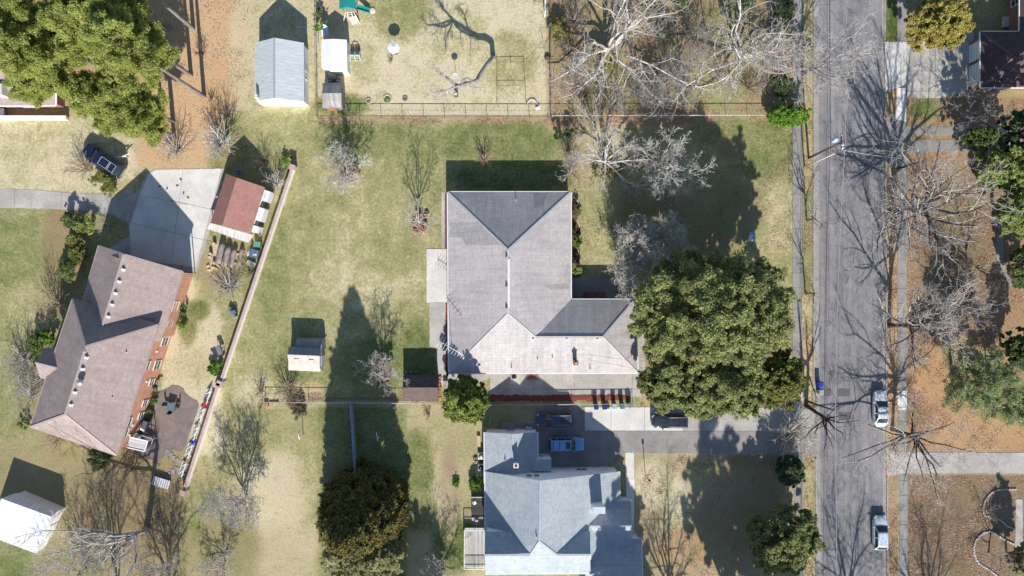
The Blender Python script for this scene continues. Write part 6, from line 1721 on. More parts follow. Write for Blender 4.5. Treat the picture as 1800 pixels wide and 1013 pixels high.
def leaf_arrays(rs, C, R, n, size, up=.5, out_=.7, shell=.55, elong=1.6):
    """n leaf quads spread through each ellipsoidal clump; C (k,3) centres, R (k,3) radii"""
    k = len(C); N = k * n
    d = rs.normal(size=(N, 3)); d /= np.linalg.norm(d, axis=1)[:, None]
    rad = shell + (1 - shell) * rs.random(N) ** .7
    ci = np.repeat(np.arange(k), n)
    P = C[ci] + d * R[ci] * rad[:, None]
    nrm = d * out_ + np.array([0, 0, up]) + rs.normal(size=(N, 3)) * .55
    nrm /= np.linalg.norm(nrm, axis=1)[:, None]
    a = rs.normal(size=(N, 3)); u = np.cross(nrm, a); u /= np.linalg.norm(u, axis=1)[:, None]
    v = np.cross(nrm, u)
    s = size * rs.uniform(.6, 1.35, N)
    u = u * (s * elong / 2)[:, None]; v = v * (s / 2)[:, None]
    bend = nrm * (s * .18)[:, None]
    V = np.stack([P - u - bend, P - v * .9, P + u - bend, P + v * .9], 1).reshape(-1, 3)
    return V, np.arange(N * 4).reshape(-1, 4)

def leafy(label, px, py, h, rx, ry, seed, mat='oak', base_h=.25, clumps=60, per=350, size=.3, cr=.24, name='leafy_tree', cat='tree', group='leafy trees', bark_='brown', shape='dome', r0=None, parts=None, up=.5, shell=.55, elong=1.6, lean=(0, 0), flat=.75, lobes=None, trunk=True, sub=9):
    """evergreen: trunk with limbs + crown of leaf clumps"""
    rs = np.random.RandomState(seed); rg = random.Random(seed)
    base = at(px, py); t = thing(name, label, cat, base, group)
    zb = h * base_h; C = []; R = []
    if lobes is None:
        hz = (h - zb) / 2
        if h > 5 and shape == 'dome':
            lobes = [(0, 0, zb + hz * 1.05, rx * .66, ry * .66, hz * .95)]
            k = 6 if rx > 3.4 else 5
            for i in range(k):
                a = 2 * math.pi * (i + rg.uniform(-.25, .25)) / k; f = rg.uniform(.42, .56)
                lobes.append((math.cos(a) * rx * f, math.sin(a) * ry * f, zb + hz * rg.uniform(.62, .98), rx * rg.uniform(.40, .54), ry * rg.uniform(.40, .54), hz * rg.uniform(.55, .75)))
        else: lobes = [(0, 0, (zb + h) / 2, rx, ry, hz)]
    if h > 5 and rx > 7: clumps = int(clumps * 3.0); per = int(per * .9)
    elif h > 5: clumps = int(clumps * 4.2); per = int(per * .62)
    elif h > 2.9: clumps = int(clumps * 2.6); per = int(per * .5); cr *= .8
    if h > 5: cr = cr * (.62 if len(lobes) == 1 else .8 if len(lobes) > 3 and rx < 7 else .72); per = int(per * .6)
    vol = [l[3] * l[4] for l in lobes]; tot = sum(vol)
    for l, w in zip(lobes, vol):
        m = max(5, int(clumps * w / tot)); i = 0; g = 0
        while i < m:
            g += 1
            d = rs.normal(size=3); d /= np.linalg.norm(d)
            q = rs.uniform(.74, 1.0) if rs.random() < .85 or h < 5 else rs.uniform(.35, .8)
            if shape == 'ogive':
                z = rs.random() ** 1.15; a = rs.uniform(0, 2 * np.pi); rr = (1 - z ** 2.1) * rs.uniform(.72, 1.0)
                p = np.array([l[0] + math.cos(a) * l[3] * rr, l[1] + math.sin(a) * l[4] * rr, zb + (h - zb) * z]); cs = cr * (l[3] + l[4]) / 2 * (1.15 - .55 * z)
            elif shape == 'cone':
                z = rs.random() ** 1.5; a = rs.uniform(0, 2 * np.pi); rr = (1 - z) ** .85 * rs.uniform(.55, 1.0)
                p = np.array([l[0] + math.cos(a) * l[3] * rr, l[1] + math.sin(a) * l[4] * rr, zb + (h - zb) * z]); cs = cr * (l[3] + l[4]) / 2 * (1.1 - .7 * z)
            else:
                if d[2] < -.45 and g < 4000: continue
                p = np.array([l[0] + d[0] * l[3] * q, l[1] + d[1] * l[4] * q, l[2] + d[2] * l[5] * q]); cs = cr * (l[3] + l[4]) / 2 * rs.uniform(.65, 1.3)
            C.append(p); R.append((cs, cs, cs * flat)); i += 1
    C = np.array(C); R = np.array(R)
    C[:, 0] += lean[0] * C[:, 2] / h; C[:, 1] += lean[1] * C[:, 2] / h
    C[:, 2] = np.maximum(C[:, 2], R[:, 2] * .8)
    if sub > 1:
        d = rs.normal(size=(len(C) * sub, 3)); d[:, 2] += .35; d /= np.linalg.norm(d, axis=1)[:, None]
        R0 = np.repeat(R, sub, 0)
        far = rs.uniform(.2, .85, (len(d), 1)); rr_ = rs.uniform(.42, .85, (len(d), 1))
        stray = rs.random((len(d), 1)) < .16
        far = np.where(stray, rs.uniform(.9, 1.75, (len(d), 1)), far); rr_ = np.where(stray, rs.uniform(.25, .5, (len(d), 1)), rr_)
        Cs = np.repeat(C, sub, 0) + d * R0 * far
        Rs = R0 * rr_
        Cs[:, 2] = np.maximum(Cs[:, 2], Rs[:, 2] * .8)
    else: Cs, Rs = C, R
    V, F = leaf_arrays(rs, Cs, Rs, max(8, int(per * 3.2 / sub)), size * .56, up + .2, .3, shell=0, elong=elong)
    V[:, 2] = np.maximum(V[:, 2], .04)
    fast_mesh('crown', V, F, LF[mat], t)
    if trunk:
        r0 = r0 or max(.06, h * .022); S = []
        top = Vector((lean[0] * .6, lean[1] * .6, h * .62)); prev = Vector((0, 0, 0))
        for i in range(5):
            q = Vector((0, 0, 0)).lerp(top, (i + 1) / 5) + Vector((rg.gauss(0, .05), rg.gauss(0, .05), 0)) * min(1, h / 8)
            S.append((prev, q, r0 * (1.25 - .16 * i), r0 * (1.1 - .16 * i))); prev = q
        pick = rg.sample(range(len(C)), min(len(C), 16 if h > 5 else 7))
        for k in pick:
            c = Vector(C[k]); a = Vector((0, 0, 0)).lerp(top, min(1, max(.25, c.z / h * .75)))
            mid = a.lerp(c, .5) + Vector((rg.gauss(0, .2), rg.gauss(0, .2), .2)) * min(1, h / 10)
            S.append((a, mid, r0 * .42, r0 * .28)); S.append((mid, c, r0 * .28, r0 * .1))
        segs_mesh('trunk', S, BK[bark_], t)
    return t

def pine(label, px, py, h, spread, seed, lean=(0, 0), mat='pine', crown_from=.5, nb=34, r0=.27, per=150, group='tall pines'):
    """tall pine: long bare trunk, whorls of boughs each carrying needle tufts"""
    rs = np.random.RandomState(seed); rg = random.Random(seed)
    base = at(px, py); t = thing('pine_tree', label, 'tree', base, group)
    top = Vector((lean[0], lean[1], h)); S = []; prev = Vector((0, 0, 0))
    def tk(u): return Vector((lean[0] * u ** 1.2, lean[1] * u ** 1.2, h * u))
    for i in range(14):
        u = (i + 1) / 14; q = tk(u); S.append((prev, q, max(.04, r0 * 1.12 * (1 - .85 * (u - 1 / 14))), max(.035, r0 * 1.12 * (1 - .85 * u)))); prev = q
    B = []; C = []; R = []
    for k in range(nb):
        u = crown_from + (1 - crown_from) * ((k + rg.random()) / nb)
        a = rg.uniform(0, 2 * math.pi) if k % 2 else k * 2.4
        w = (u - crown_from) / (1 - crown_from)
        L = spread * (1 - .62 * w ** 1.6) * rg.uniform(.6, 1.08) * (.55 + .45 * min(1, w * 4))
        o = tk(u); d = Vector((math.cos(a), math.sin(a), rg.uniform(.05, .4)))
        mid = o + d * (L * .55); end = mid + Vector((math.cos(a + rg.gauss(0, .25)) * L * .5, math.sin(a + rg.gauss(0, .25)) * L * .5, rg.uniform(0, .9)))
        B.append((o, mid, .085, .05)); B.append((mid, end, .05, .02))
        m = max(5, int(L * 4.6))
        for j in range(m):
            f = .35 + .65 * (j + rg.random()) / m
            p = o.lerp(mid, f / .55) if f < .55 else mid.lerp(end, (f - .55) / .45)
            sd = rg.uniform(-1, 1) * L * .32 * (1.1 - .5 * f)
            p = p + Vector((-math.sin(a) * sd, math.cos(a) * sd, rg.uniform(-.1, .45)))
            B.append((o.lerp(mid, .8) if f > .5 else o.lerp(mid, f), p, .03, .012))
            s = rg.uniform(.32, .72); C.append(p); R.append((s, s, s * .6))
    for j in range(6): C.append(tk(1) + Vector((rg.uniform(-.6, .6), rg.uniform(-.6, .6), rg.uniform(-.8, .3)))); R.append((.6, .6, .5))
    C = np.array(C); R = np.array(R)
    V, F = leaf_arrays(rs, C, R, per, .122, .6, .25, shell=0, elong=2.3)
    fast_mesh('crown', V, F, LF[mat], t)
    tr = segs_mesh('trunk', S, BK['pine'], t)
    segs_mesh('boughs', B, BK['pine'], t)
    return t

def bare_shrub(label, px, py, h, spread, seed, bark_='tan', n=16, levels=2, dens=.7, cat='shrub', name='bare_shrub', group='bare shrubs', r0=.035, lean=(0, 0)):
    rg = random.Random(seed)
    t = thing(name, label, cat, at(px, py), group)
    out = []; th = []
    spec = [(0, .1, 0), (max(3, round(8 * dens)), .15, .05), (max(2, round(5 * dens)), .22, .03), (3, .25, 0)][:levels + 1]
    for i in range(n):
        a = 2 * math.pi * i / n + rg.uniform(-.3, .3); k = rg.uniform(.35, 1.1)
        d = Vector((math.cos(a) * spread * k + lean[0], math.sin(a) * spread * k + lean[1], h * rg.uniform(.6, 1.0))); L = d.length
        grow(rg, Vector((math.cos(a) * .12, math.sin(a) * .12, 0)), d.normalized(), L, r0 * rg.uniform(.7, 1.2), 1, spec, out, out)
    segs_mesh('branches', out, BK[bark_], t)
    return t

def leaf_child(mat, c, r, clumps, per, size, name='leaves', zmin=.05):
    def f(t, rg):
        rs = np.random.RandomState(rg.randrange(9999))
        C = np.array([(c[0] + rs.uniform(-1, 1) * r[0], c[1] + rs.uniform(-1, 1) * r[1], c[2] + rs.uniform(-.6, 1) * r[2]) for _ in range(clumps)])
        R = np.tile(np.array([(r[0] * .35, r[1] * .35, r[2] * .4)]), (clumps, 1))
        V, F = leaf_arrays(rs, C, R, per, size, .5, shell=.2); V[:, 2] = np.maximum(V[:, 2], zmin)
        fast_mesh(name, V, F, LF[mat], t)
    return f
# ------------------------------------------------------------------ trees, shrubs
def B(px, py, hc):
    """ground position of a crown whose middle, hc metres up, is seen at (px, py)"""
    k = 1 - hc / H
    return CX + (px - CX) * k, CY + (py - CY) * k

def tips(base, top, pts):
    o = at(*base) + Vector(top); out = []
    for p in pts:
        v = at(*p[:3]) - o
        out.append((math.degrees(math.atan2(v.y, v.x)), math.hypot(v.x, v.y), v.z))
    return out

def limb_tree(label, base, h, pts, seed, fork=.15, lean=(0, 0), path=None, **kw):
    bare_tree(label, base[0], base[1], h, 5, seed, fork=fork, lean=lean, limbs=tips(base, (lean[0], lean[1], h * fork) if not path else at(*path[-1]) - at(*base), pts), path=path, **kw)

# pines at the top left
PN = [
    ('tall pine with the thickest bare trunk, rooted nearest the red shed', 359, 170, 24, 4.9, (0, 0), 'pine', .56),
    ('tall pine with a thinner trunk just behind the thickest one', 336, 133, 22, 4.7, (-.4, .2), 'pine', .58),
    ('tall pine with a grey trunk crossing the top edge on orange needles', 340, 51, 23, 4.0, (0, 0), 'pine_dark', .62),
    ('pine with a short visible trunk, west of the one crossing the top edge', 298, 49, 21, 4.2, (0, 0), 'pine_dark', .5),
    ('broad low pine leaning over the tail of the navy wagon', 287, 222, 13.5, 4.3, (-.3, -.3), 'pine', .38),
    ('bushy yellow green pine above the bonnet of the navy wagon', 236, 196, 13, 4.2, (-.5, -.4), 'pine', .38),
    ('pine whose crown hides the ridge of the mauve roof', 184, 168, 20, 4.2, (0, 0), 'pine', .5),
    ('pine at the far top left corner of the grove', 176, 118, 21, 4.6, (0, 0), 'pine', .5),
    ('pine in the middle of the grove at the top edge', 262, 128, 20, 4.5, (0, 0), 'pine', .5),
    ('small pine drooping over the south eave of the mauve roof', 110, 181, 9, 2.6, (0, 0), 'pine', .45),
    ('dark pine at the top edge between the grove and the orange yard', 268, 75, 20, 4.4, (0, 0), 'pine_dark', .48),
    ('pine whose lowest boughs hang over the pale shrub above the concrete drive', 306, 240, 12, 3.4, (-.2, -.5), 'pine', .4),
    ('slim pine near the bottom right end of the grove', 305, 214, 11.5, 2.9, (0, -.6), 'pine', .4),
]
for i, (lab, x, y, h, sp, ln, mt, cf) in enumerate(PN):
    pine(lab, x, y, h, sp, 40 + i, ln, mt, cf, nb=48 if h > 12 else 34, per=112)

# oaks at the drive
x, y = B(1245, 548, 9)
leafy('biggest oak, a broad dark evergreen crown between the grey roof and the street', x, y, 16, 9.8, 7.4, 3, 'oak', .3, 130, 640, .30, .19, lobes=[(0, 0, 9.5, 9.2, 6.8, 6.0), (0, -.5, 13, 4.5, 3.6, 2.6), (-5.5, .5, 8, 4.6, 4.6, 4), (5.5, 2.5, 8.5, 5, 4.6, 4.2), (4.5, -3, 8, 5.5, 5, 4), (-3, -4, 8, 5, 4.5, 4), (-2.5, 4.2, 8.5, 4.2, 3.4, 3.6), (2.5, 1.0, 12, 3.6, 3.2, 2.8), (7.2, -.5, 7.5, 3.4, 3.6, 3.4)])
x, y = B(1174, 670, 6)
leafy('oak hanging over the black suv in the driveway', x, y, 10.5, 3.9, 4.5, 4, 'oak', .25, 60, 560, .28, .24)
x, y = B(1362, 668, 5)
leafy('yellowish green oak beside the sidewalk near the bright blue bin', x, y, 9, 3.6, 4.6, 5, 'oak_yellow', .2, 50, 560, .27, .25)
x, y = B(1270, 682, 6)
leafy('oak between the biggest one and the pale driveway', x, y, 11, 6.6, 4.6, 6, 'oak', .25, 70, 560, .28, .22)
x, y = B(818, 706, 4)
leafy('round holly tree, dark above and yellow green below, at the corner of the patio', x, y, 7.4, 3.5, 3.6, 7, 'holly', .1, 60, 560, .25, .25)
x, y = B(1652, 40, 5)
leafy('golden yellow tree over the driveway of the pale garage doors', x, y, 8.5, 4.3, 4.0, 8, 'gold', .2, 70, 520, .25, .22)
x, y = B(1384, 203, 1.7)
leafy('bright green spreading bush at the corner of the wire fence and sidewalk', x, y, 3.2, 2.4, 1.2, 9, 'lime', .05, 26, 420, .22, .34, cat='bush', name='leafy_bush', group='leafy bushes')
leafy('tall dark pointed cedar with golden tips casting the long pointed shadow', 648, 882, 17, 5.3, 5.0, 10, 'cedar', .02, 150, 700, .26, .26, shape='ogive', elong=1.8)
x, y = B(632, 980, 4.5)
leafy('pale green feathery cypress at the bottom edge in front of the dark cedar', x, y, 9, 5.7, 4.7, 11, 'cypress', .05, 90, 560, .26, .24, elong=2.4)
x, y = B(1380, 950, 4.5)
leafy('broad bush like tree on the verge at the bottom of the street', x, y, 8.5, 5.0, 4.8, 12, 'oak', .12, 62, 500, .27, .23)
x, y = B(1386, 826, 2)
leafy('small dark conifer where the driveway meets the lower sidewalk', x, y, 4.2, 1.7, 1.8, 13, 'dark', .05, 26, 420, .22, .3, cat='bush', name='leafy_bush', group='leafy bushes')
for i, (sx, sy, hc, h, rx, ry, m, lab) in enumerate((
    (1768, 296, 5, 10, 3.6, 3.4, 'yew', 'yellow green yew at the right edge nearest the gravel track'),
    (1793, 372, 5, 10, 3.4, 3.6, 'yew', 'yellow green yew at the right edge beside the curving path'),
    (1718, 245, 4, 8, 2.2, 1.6, 'shrub', 'dark green tree half shading the gravel track'),
    (1790, 235, 6, 13, 3.4, 2.8, 'dark', 'dark green tree in the corner above the gravel track'),
    (1798, 470, 2.5, 5, 1.7, 2.6, 'shrub', 'green tree at the right edge below the curving path'),
    (1796, 612, 4, 7, 1.8, 3.0, 'shrub', 'dark tree at the right edge among the bare limbs'),
    (1797, 985, 3, 6, 1.8, 2.4, 'cypress', 'pale green tree in the bottom right corner beside the lower stone edging'))):
    x, y = B(sx, sy, hc)
    leafy(lab, x, y, h, rx, ry, 60 + i, m, .12, 44, 420, .26, .26, group='trees at the right edge')
x, y = B(1715, 672, 5)
pine('wide feathery pine with thin pale green boughs east of the street', x, y, 9, 5.6, 70, (.6, 0), 'pine_soft', .35, 26, .2, 40, group='trees at the right edge')
x, y = B(1775, 715, 4)
pine('small feathery pine behind the wide one near the right edge', x, y, 7, 3.6, 71, (0, 0), 'pine_soft', .35, 18, .16, 40, group='trees at the right edge')

# leafy shrubs: seen x, y, radius px, height, material
for i, (sx, sy, r, h, m, lab) in enumerate((
    (128, 387, 17, 2.0, 'shrub', 'green shrub closest to the bend of the concrete drive'),
    (150, 397, 16, 1.8, 'yew', 'yellow green shrub beside the bare pale twigs near the drive'),
    (133, 424, 15, 1.7, 'oak_yellow', 'olive shrub in the middle of the bed north of the brown hips'),
    (139, 448, 15, 1.9, 'oak_yellow', 'olive shrub touching the shadow of the north gable'),
    (117, 474, 19, 2.2, 'shrub', 'dark green shrub west of the north gable'),
    (66, 604, 17, 2.2, 'shrub', 'green shrub at the corner of the little porch roof'),
    (82, 594, 12, 2.4, 'lime', 'bright green shrub against the wall above the little porch roof'),
    (172, 806, 20, 2.0, 'dark', 'dark shrub below the south eave of the brown hips'),
    (41, 746, 9, 1.2, 'shrub', 'small green shrub at the south west corner of the brown hips'),
    (183, 321, 19, 1.8, 'oak_yellow', 'yellow green shrub below the tail of the navy wagon'),
    (319, 569, 8, .9, 'lime', 'bright green plant against the orange east wall'),
    (321, 545, 9, .9, 'shrub', 'green plant near the upper end of the orange east wall'),
    (269, 702, 8, .9, 'shrub', 'small green shrub on the patio edge under the wall windows'),
    (263, 727, 8, .9, 'shrub', 'small green shrub beside the white topped cabinet'),
    (378, 645, 12, 1.3, 'lime', 'yellow green shrub inside the joint of the brick wall'),
    (505, 281, 10, .8, 'lime', 'bright green clump at the north pier of the brick wall'),
    (563, 22, 9, 1.8, 'shrub', 'dark green shrub on the rusty fence at the top'),
    (562, 46, 10, 2.0, 'lime', 'lime green shrub on the rusty fence behind the small white shed'),
    (1012, 372, 10, 1.4, 'shrub', 'clipped green shrub at the top of the bed beside the grey roof'),
    (1010, 409, 8, 1.0, 'dark', 'small dark green shrub in the bed beside the grey roof'),
    (1014, 428, 10, 1.4, 'lime', 'square clipped bright green shrub beside the grey roof'),
    (1014, 473, 11, 1.6, 'yew', 'roundest yellow green shrub at the shaded end of the bed'),
    (838, 849, 12, 1.2, 'lime', 'bright green shrub between the air conditioners and the dark deck'),
    (803, 849, 8, .4, 'lime', 'low bright green weed patch west of the air conditioners'),
    (980, 238, 8, 1.8, 'dark', 'dark green column shrub near the north east corner of the grey roof'),
    (1000, 232, 9, 2.0, 'dark', 'dark green column shrub beside the spreading mossy tree'),
    (984, 52, 20, 2.0, 'mossy', 'mossy green thicket against the dividing fence'),
    (1197, 8, 11, 2.0, 'lime', 'lime green shrub at the top edge between the two sycamores'),
    (1380, 22, 20, 2.8, 'dark', 'dark evergreen shrub at the top edge beside the sidewalk'),
    (1378, 62, 17, 2.6, 'shrub', 'green shrub beside the sidewalk under the eastern sycamore'),
    (1372, 150, 20, 2.8, 'dark', 'dark evergreen shrub just above the bright green spreading bush'),
    (1423, 85, 7, 1.0, 'shrub', 'narrow green shrub on the verge at the top of the street'),
    (525, 714, 17, .5, 'olive', 'low brown olive ground shrub south of the pale spreading bush'),
    (1008, 955, 0, 0, 'olive', ''))):
    if not r: continue
    x, y = B(sx, sy, h * .55); rr = r / K / (1 - 0) * .88
    leafy(lab, x, y, h, rr, rr, 100 + i, m, .0, 16 if r > 11 else 9, 190 if r > 11 else 120, .17 if r > 11 else .13, .42, name='leafy_shrub', cat='shrub', group='leafy shrubs', trunk=h > .85, r0=.04)

# big pale sycamores
limb_tree('pale western sycamore with thick white limbs above the dividing fence', (1066, 97), 16, [(1030, -20, 13), (1010, 20, 11), (1120, -5, 14), (1150, 35, 13), (1182, 10, 14), (1205, 66, 12), (962, 190, 5.5), (1008, 196, 6), (1046, 165, 5), (1132, 142, 7), (1168, 168, 8), (982, 60, 8), (985, 120, 6), (1075, -30, 15)], 21, .13, r0=.36, bark_='white', twig='pale', dens=.85, wander=.26, rmin=.014, extra=leaf_child('mossy', (.6, -.9, 1.2), (1.8, 1.2, .9), 14, 110, .2, 'ivy'))
limb_tree('pale eastern sycamore with sideways limbs reaching the sidewalk', (1297, 108), 14, [(1204, 112, 8), (1180, 152, 7), (1238, 128, 6), (1352, 86, 8), (1396, 58, 10), (1412, 92, 10), (1276, 2, 13), (1318, 15, 12), (1299, 152, 5), (1336, 176, 6), (1330, 55, 9), (1382, 125, 7), (1246, 66, 8), (1365, 30, 11)], 22, .13, r0=.33, bark_='white', twig='pale', dens=.85, wander=.26, rmin=.014)
limb_tree('pale street tree stretching its branches over the road at the top', (1411, 131), 12, [(1500, 84, 11), (1532, 52, 12), (1462, 72, 9), (1512, 116, 10), (1482, 152, 8), (1456, 156, 7), (1402, 88, 9), (1376, 110, 8), (1392, 168, 7), (1520, 72, 12)], 23, .22, r0=.2, bark_='pale', dens=.9)
limb_tree('spreading bare tree with yellow moss at its foot beside the grey roof', (1060, 288), 9, [(1000, 246, 5), (1026, 214, 7), (1076, 208, 8), (1122, 236, 7), (1142, 292, 6), (1106, 330, 5), (1116, 348, 4), (1062, 334, 4), (1010, 302, 4), (986, 274, 4), (1096, 232, 7), (1048, 236, 7)], 24, .2, r0=.2, bark_='white', dens=.85, rmin=.016, extra=leaf_child('mossy', (.3, -.5, .5), (1.9, 1.7, .5), 16, 120, .18, 'ivy'))
bare_tree('round dense bare tree at the edge of the oak shadow', 1166, 300, 8.5, 4.0, 25, 'white', .19, .22, 13, dens=.95, rmin=.016)
bare_tree('grey crape myrtle with a rusty heart on the central lawn, nearest the wire fence', 614, 308, 4.6, 3.3, 26, 'white', .09, .12, 12, dens=1.1, stems=3, extra=leaf_child('rust', (.2, -.3, .5), (1.1, .9, .4), 18, 90, .17, 'fallen_petals'))
bare_tree('thin bare tree with a rusty foot west of the grey roof', 739, 393, 6.6, 2.5, 27, 'pale', .11, .3, 9, dens=.55, extra=leaf_child('rust', (0, .0, .45), (1.0, 1.2, .4), 18, 90, .17, 'fallen_petals'))
bare_tree('small bare tree with a rusty heart north of the brown shed', 679, 653, 6.0, 2.0, 28, 'pale', .09, .22, 10, dens=.85, stems=2, extra=leaf_child('rust', (0, .1, 1.6), (.9, .8, .9), 18, 90, .17, 'dry_leaves'))
bare_tree('dense grey round bare tree on the lower lawn by the wall end', 433, 876, 7.0, 3.3, 29, 'pale', .15, .18, 13, dens=1.0, stems=2, rmin=.017)
limb_tree('biggest bare tree east of the street, opposite the bench', (1567, 374), 16, [(1762, 372, 13), (1732, 330, 13), (1702, 268, 13), (1642, 250, 11), (1574, 262, 9), (1546, 350, 7), (1530, 388, 6), (1546, 432, 5), (1592, 452, 6), (1662, 442, 8), (1742, 430, 11), (1682, 470, 8), (1630, 300, 11), (1600, 300, 9), (1772, 402, 13), (1680, 320, 12), (1578, 300, 13), (1562, 330, 11), (1592, 402, 12), (1604, 268, 14), (1586, 440, 10)], 30, .34, (1.2, 0), r0=.33, bark_='dark', twig='pale', dens=.85)
limb_tree('dark trunked bare tree leaning east from the kerb in mid street', (1563, 572), 14, [(1752, 538, 14), (1742, 518, 13), (1722, 590, 12), (1702, 622, 10), (1652, 632, 9), (1642, 656, 8), (1556, 625, 5), (1622, 500, 9), (1682, 488, 11), (1704, 508, 12), (1752, 572, 13), (1600, 520, 13), (1588, 560, 12)], 31, .42, (1.0, 0), r0=.27, bark_='dark', twig='pale', dens=.9)
limb_tree('dark spreading bare tree beside the white sedan', (1568, 755), 11, [(1512, 768, 9.5), (1484, 800, 8.5), (1498, 832, 6), (1508, 796, 5), (1546, 776, 4), (1600, 700, 7), (1622, 720, 8), (1682, 752, 9), (1692, 724, 9), (1724, 822, 10), (1662, 832, 8), (1640, 876, 7), (1578, 852, 5), (1620, 866, 6), (1702, 872, 8)], 32, .4, (1.1, -.2), r0=.24, bark_='dark', twig='pale', dens=.8)
limb_tree('dark pruned bare tree with few crooked limbs beside the bright blue bin', (1417, 713), 9, [(1512, 776, 8), (1496, 734, 7), (1476, 792, 6), (1412, 768, 4), (1424, 792, 4), (1452, 782, 6), (1522, 760, 8)], 33, .48, (.9, -1.1), r0=.27, bark_='dark', twig='dark', dens=.36)
limb_tree('slender dark street tree on the green verge south of the thin pole', (1418, 388), 7, [(1480, 400, 6), (1440, 402, 3), (1482, 374, 6), (1400, 368, 4), (1378, 386, 4), (1404, 412, 4), (1452, 372, 5), (1446, 330, 6)], 34, .35, r0=.13, bark_='dark', twig='grey', dens=.5)
limb_tree('smallest dark street tree on the west verge, level with the oaks', (1416, 516), 6, [(1438, 524, 5), (1446, 514, 5), (1462, 470, 6), (1400, 500, 4), (1440, 545, 4)], 35, .5, r0=.1, bark_='dark', twig='grey', dens=.45)
limb_tree('grey bare tree with a bent trunk at the bottom left beside the white shed', (257, 930), 13, [(100, 985, 9), (58, 1012, 9), (150, 928, 8), (128, 958, 7), (200, 1022, 9), (88, 958, 9), (38, 1002, 10), (236, 1016, 6), (172, 1012, 12), (212, 970, 8)], 36, .42, (-.4, -.3), rmin=.016, path=[(256, 933, 2), (250, 935, 4), (246, 936, 6), (238, 941, 7)], r0=.30, bark_='grey', twig='white', dens=.75)
bare_tree('bushy bare tree at the bottom edge between the bent trunk and the grey round tree', 396, 992, 4.2, 3.0, 37, 'pale', .11, .2, 10, dens=.9)
bare_tree('bare tree at the bottom edge beside the wooden deck', 772, 1002, 6, 3.0, 38, 'pale', .12, .25, 9, dens=.8)
bare_tree('bushy grey bare tree touching the bottom edge beside the big white shed', 150, 1000, 6, 4.0, 48, 'grey', .12, .2, 10, dens=1.0, twig='pale')
bare_tree('thin grey bare tree at the bottom edge right of the bent trunk', 300, 990, 6, 3.2, 49, 'grey', .11, .25, 9, dens=1.0, twig='pale')
limb_tree('tree leaning far over the straw lawn with a thick grey bent trunk', (867, 103), 7, [(752, 166, 8), (744, 128, 8), (766, 190, 6), (792, 172, 5), (756, 148, 9), (830, 166, 3.5), (770, 120, 8)], 39, .84, (-4.9, -4.0), path=[(866.5, 101, 1.6), (856, 113, 2.8), (843, 132, 3.9), (838, 141, 4.6), (820, 147, 5.6), (800, 152, 6.6)], r0=.26, bark_='grey', twig='pale', dens=.75)
bare_tree('grey brown bare tree in the middle of the leaf litter east of the street', 1666, 545, 8, 5.0, 41, 'pale', .15, .25, 8, dens=.6)
bare_tree('low brown bare tree at the right edge near the curving path', 1700, 470, 7, 4.6, 42, 'brown', .14, .22, 8, dens=.65)
bare_tree('thin bare tree standing inside the lower stone edging', 1737, 972, 6, 3.0, 43, 'grey', .11, .3, 7, (.6, -.2), dens=.6)
bare_tree('bare tree whose dark twigs cross the gravel track at the right', 1690, 205, 7, 4.4, 44, 'grey', .14, .3, 8, dens=.8)
bare_tree('bare tree at the top edge left of the eastern sycamore', 1196, 118, 7, 4.0, 45, 'grey', .14, .22, 9, dens=1.0)
bare_tree('bare tree in the thicket along the wire fence between the sycamores', 1150, 172, 5.5, 3.4, 46, 'grey', .12, .2, 9, dens=1.0)
bare_tree('twiggy bare tree beside the dark evergreen shrubs at the sidewalk', 1368, 125, 6.5, 3.4, 47, 'pale', .12, .22, 9, dens=.95)
# pale twiggy clump at the oak's edge
for i, (sx, sy, h, sp, lab) in enumerate(((1124, 408, 8, 2.4, 'northern pale twiggy tree at the edge of the biggest oak'), (1146, 440, 8.5, 2.8, 'middle pale twiggy tree pressed against the biggest oak'), (1112, 458, 8, 2.4, 'pale twiggy tree overlooking the shaded front walk'), (1104, 490, 7, 1.9, 'southern pale twiggy tree next to the corner of the grey roof'), (1178, 424, 8, 2.3, 'eastern pale twiggy tree overlapping the top of the biggest oak'))):
    x, y = B(sx, sy, h * .6)
    bare_tree(lab, x, y, h, sp, 80 + i, 'white', .10, .3, 12, dens=1.0, rmin=.016, stems=2, group='pale twiggy trees by the oak', upturn=.12)
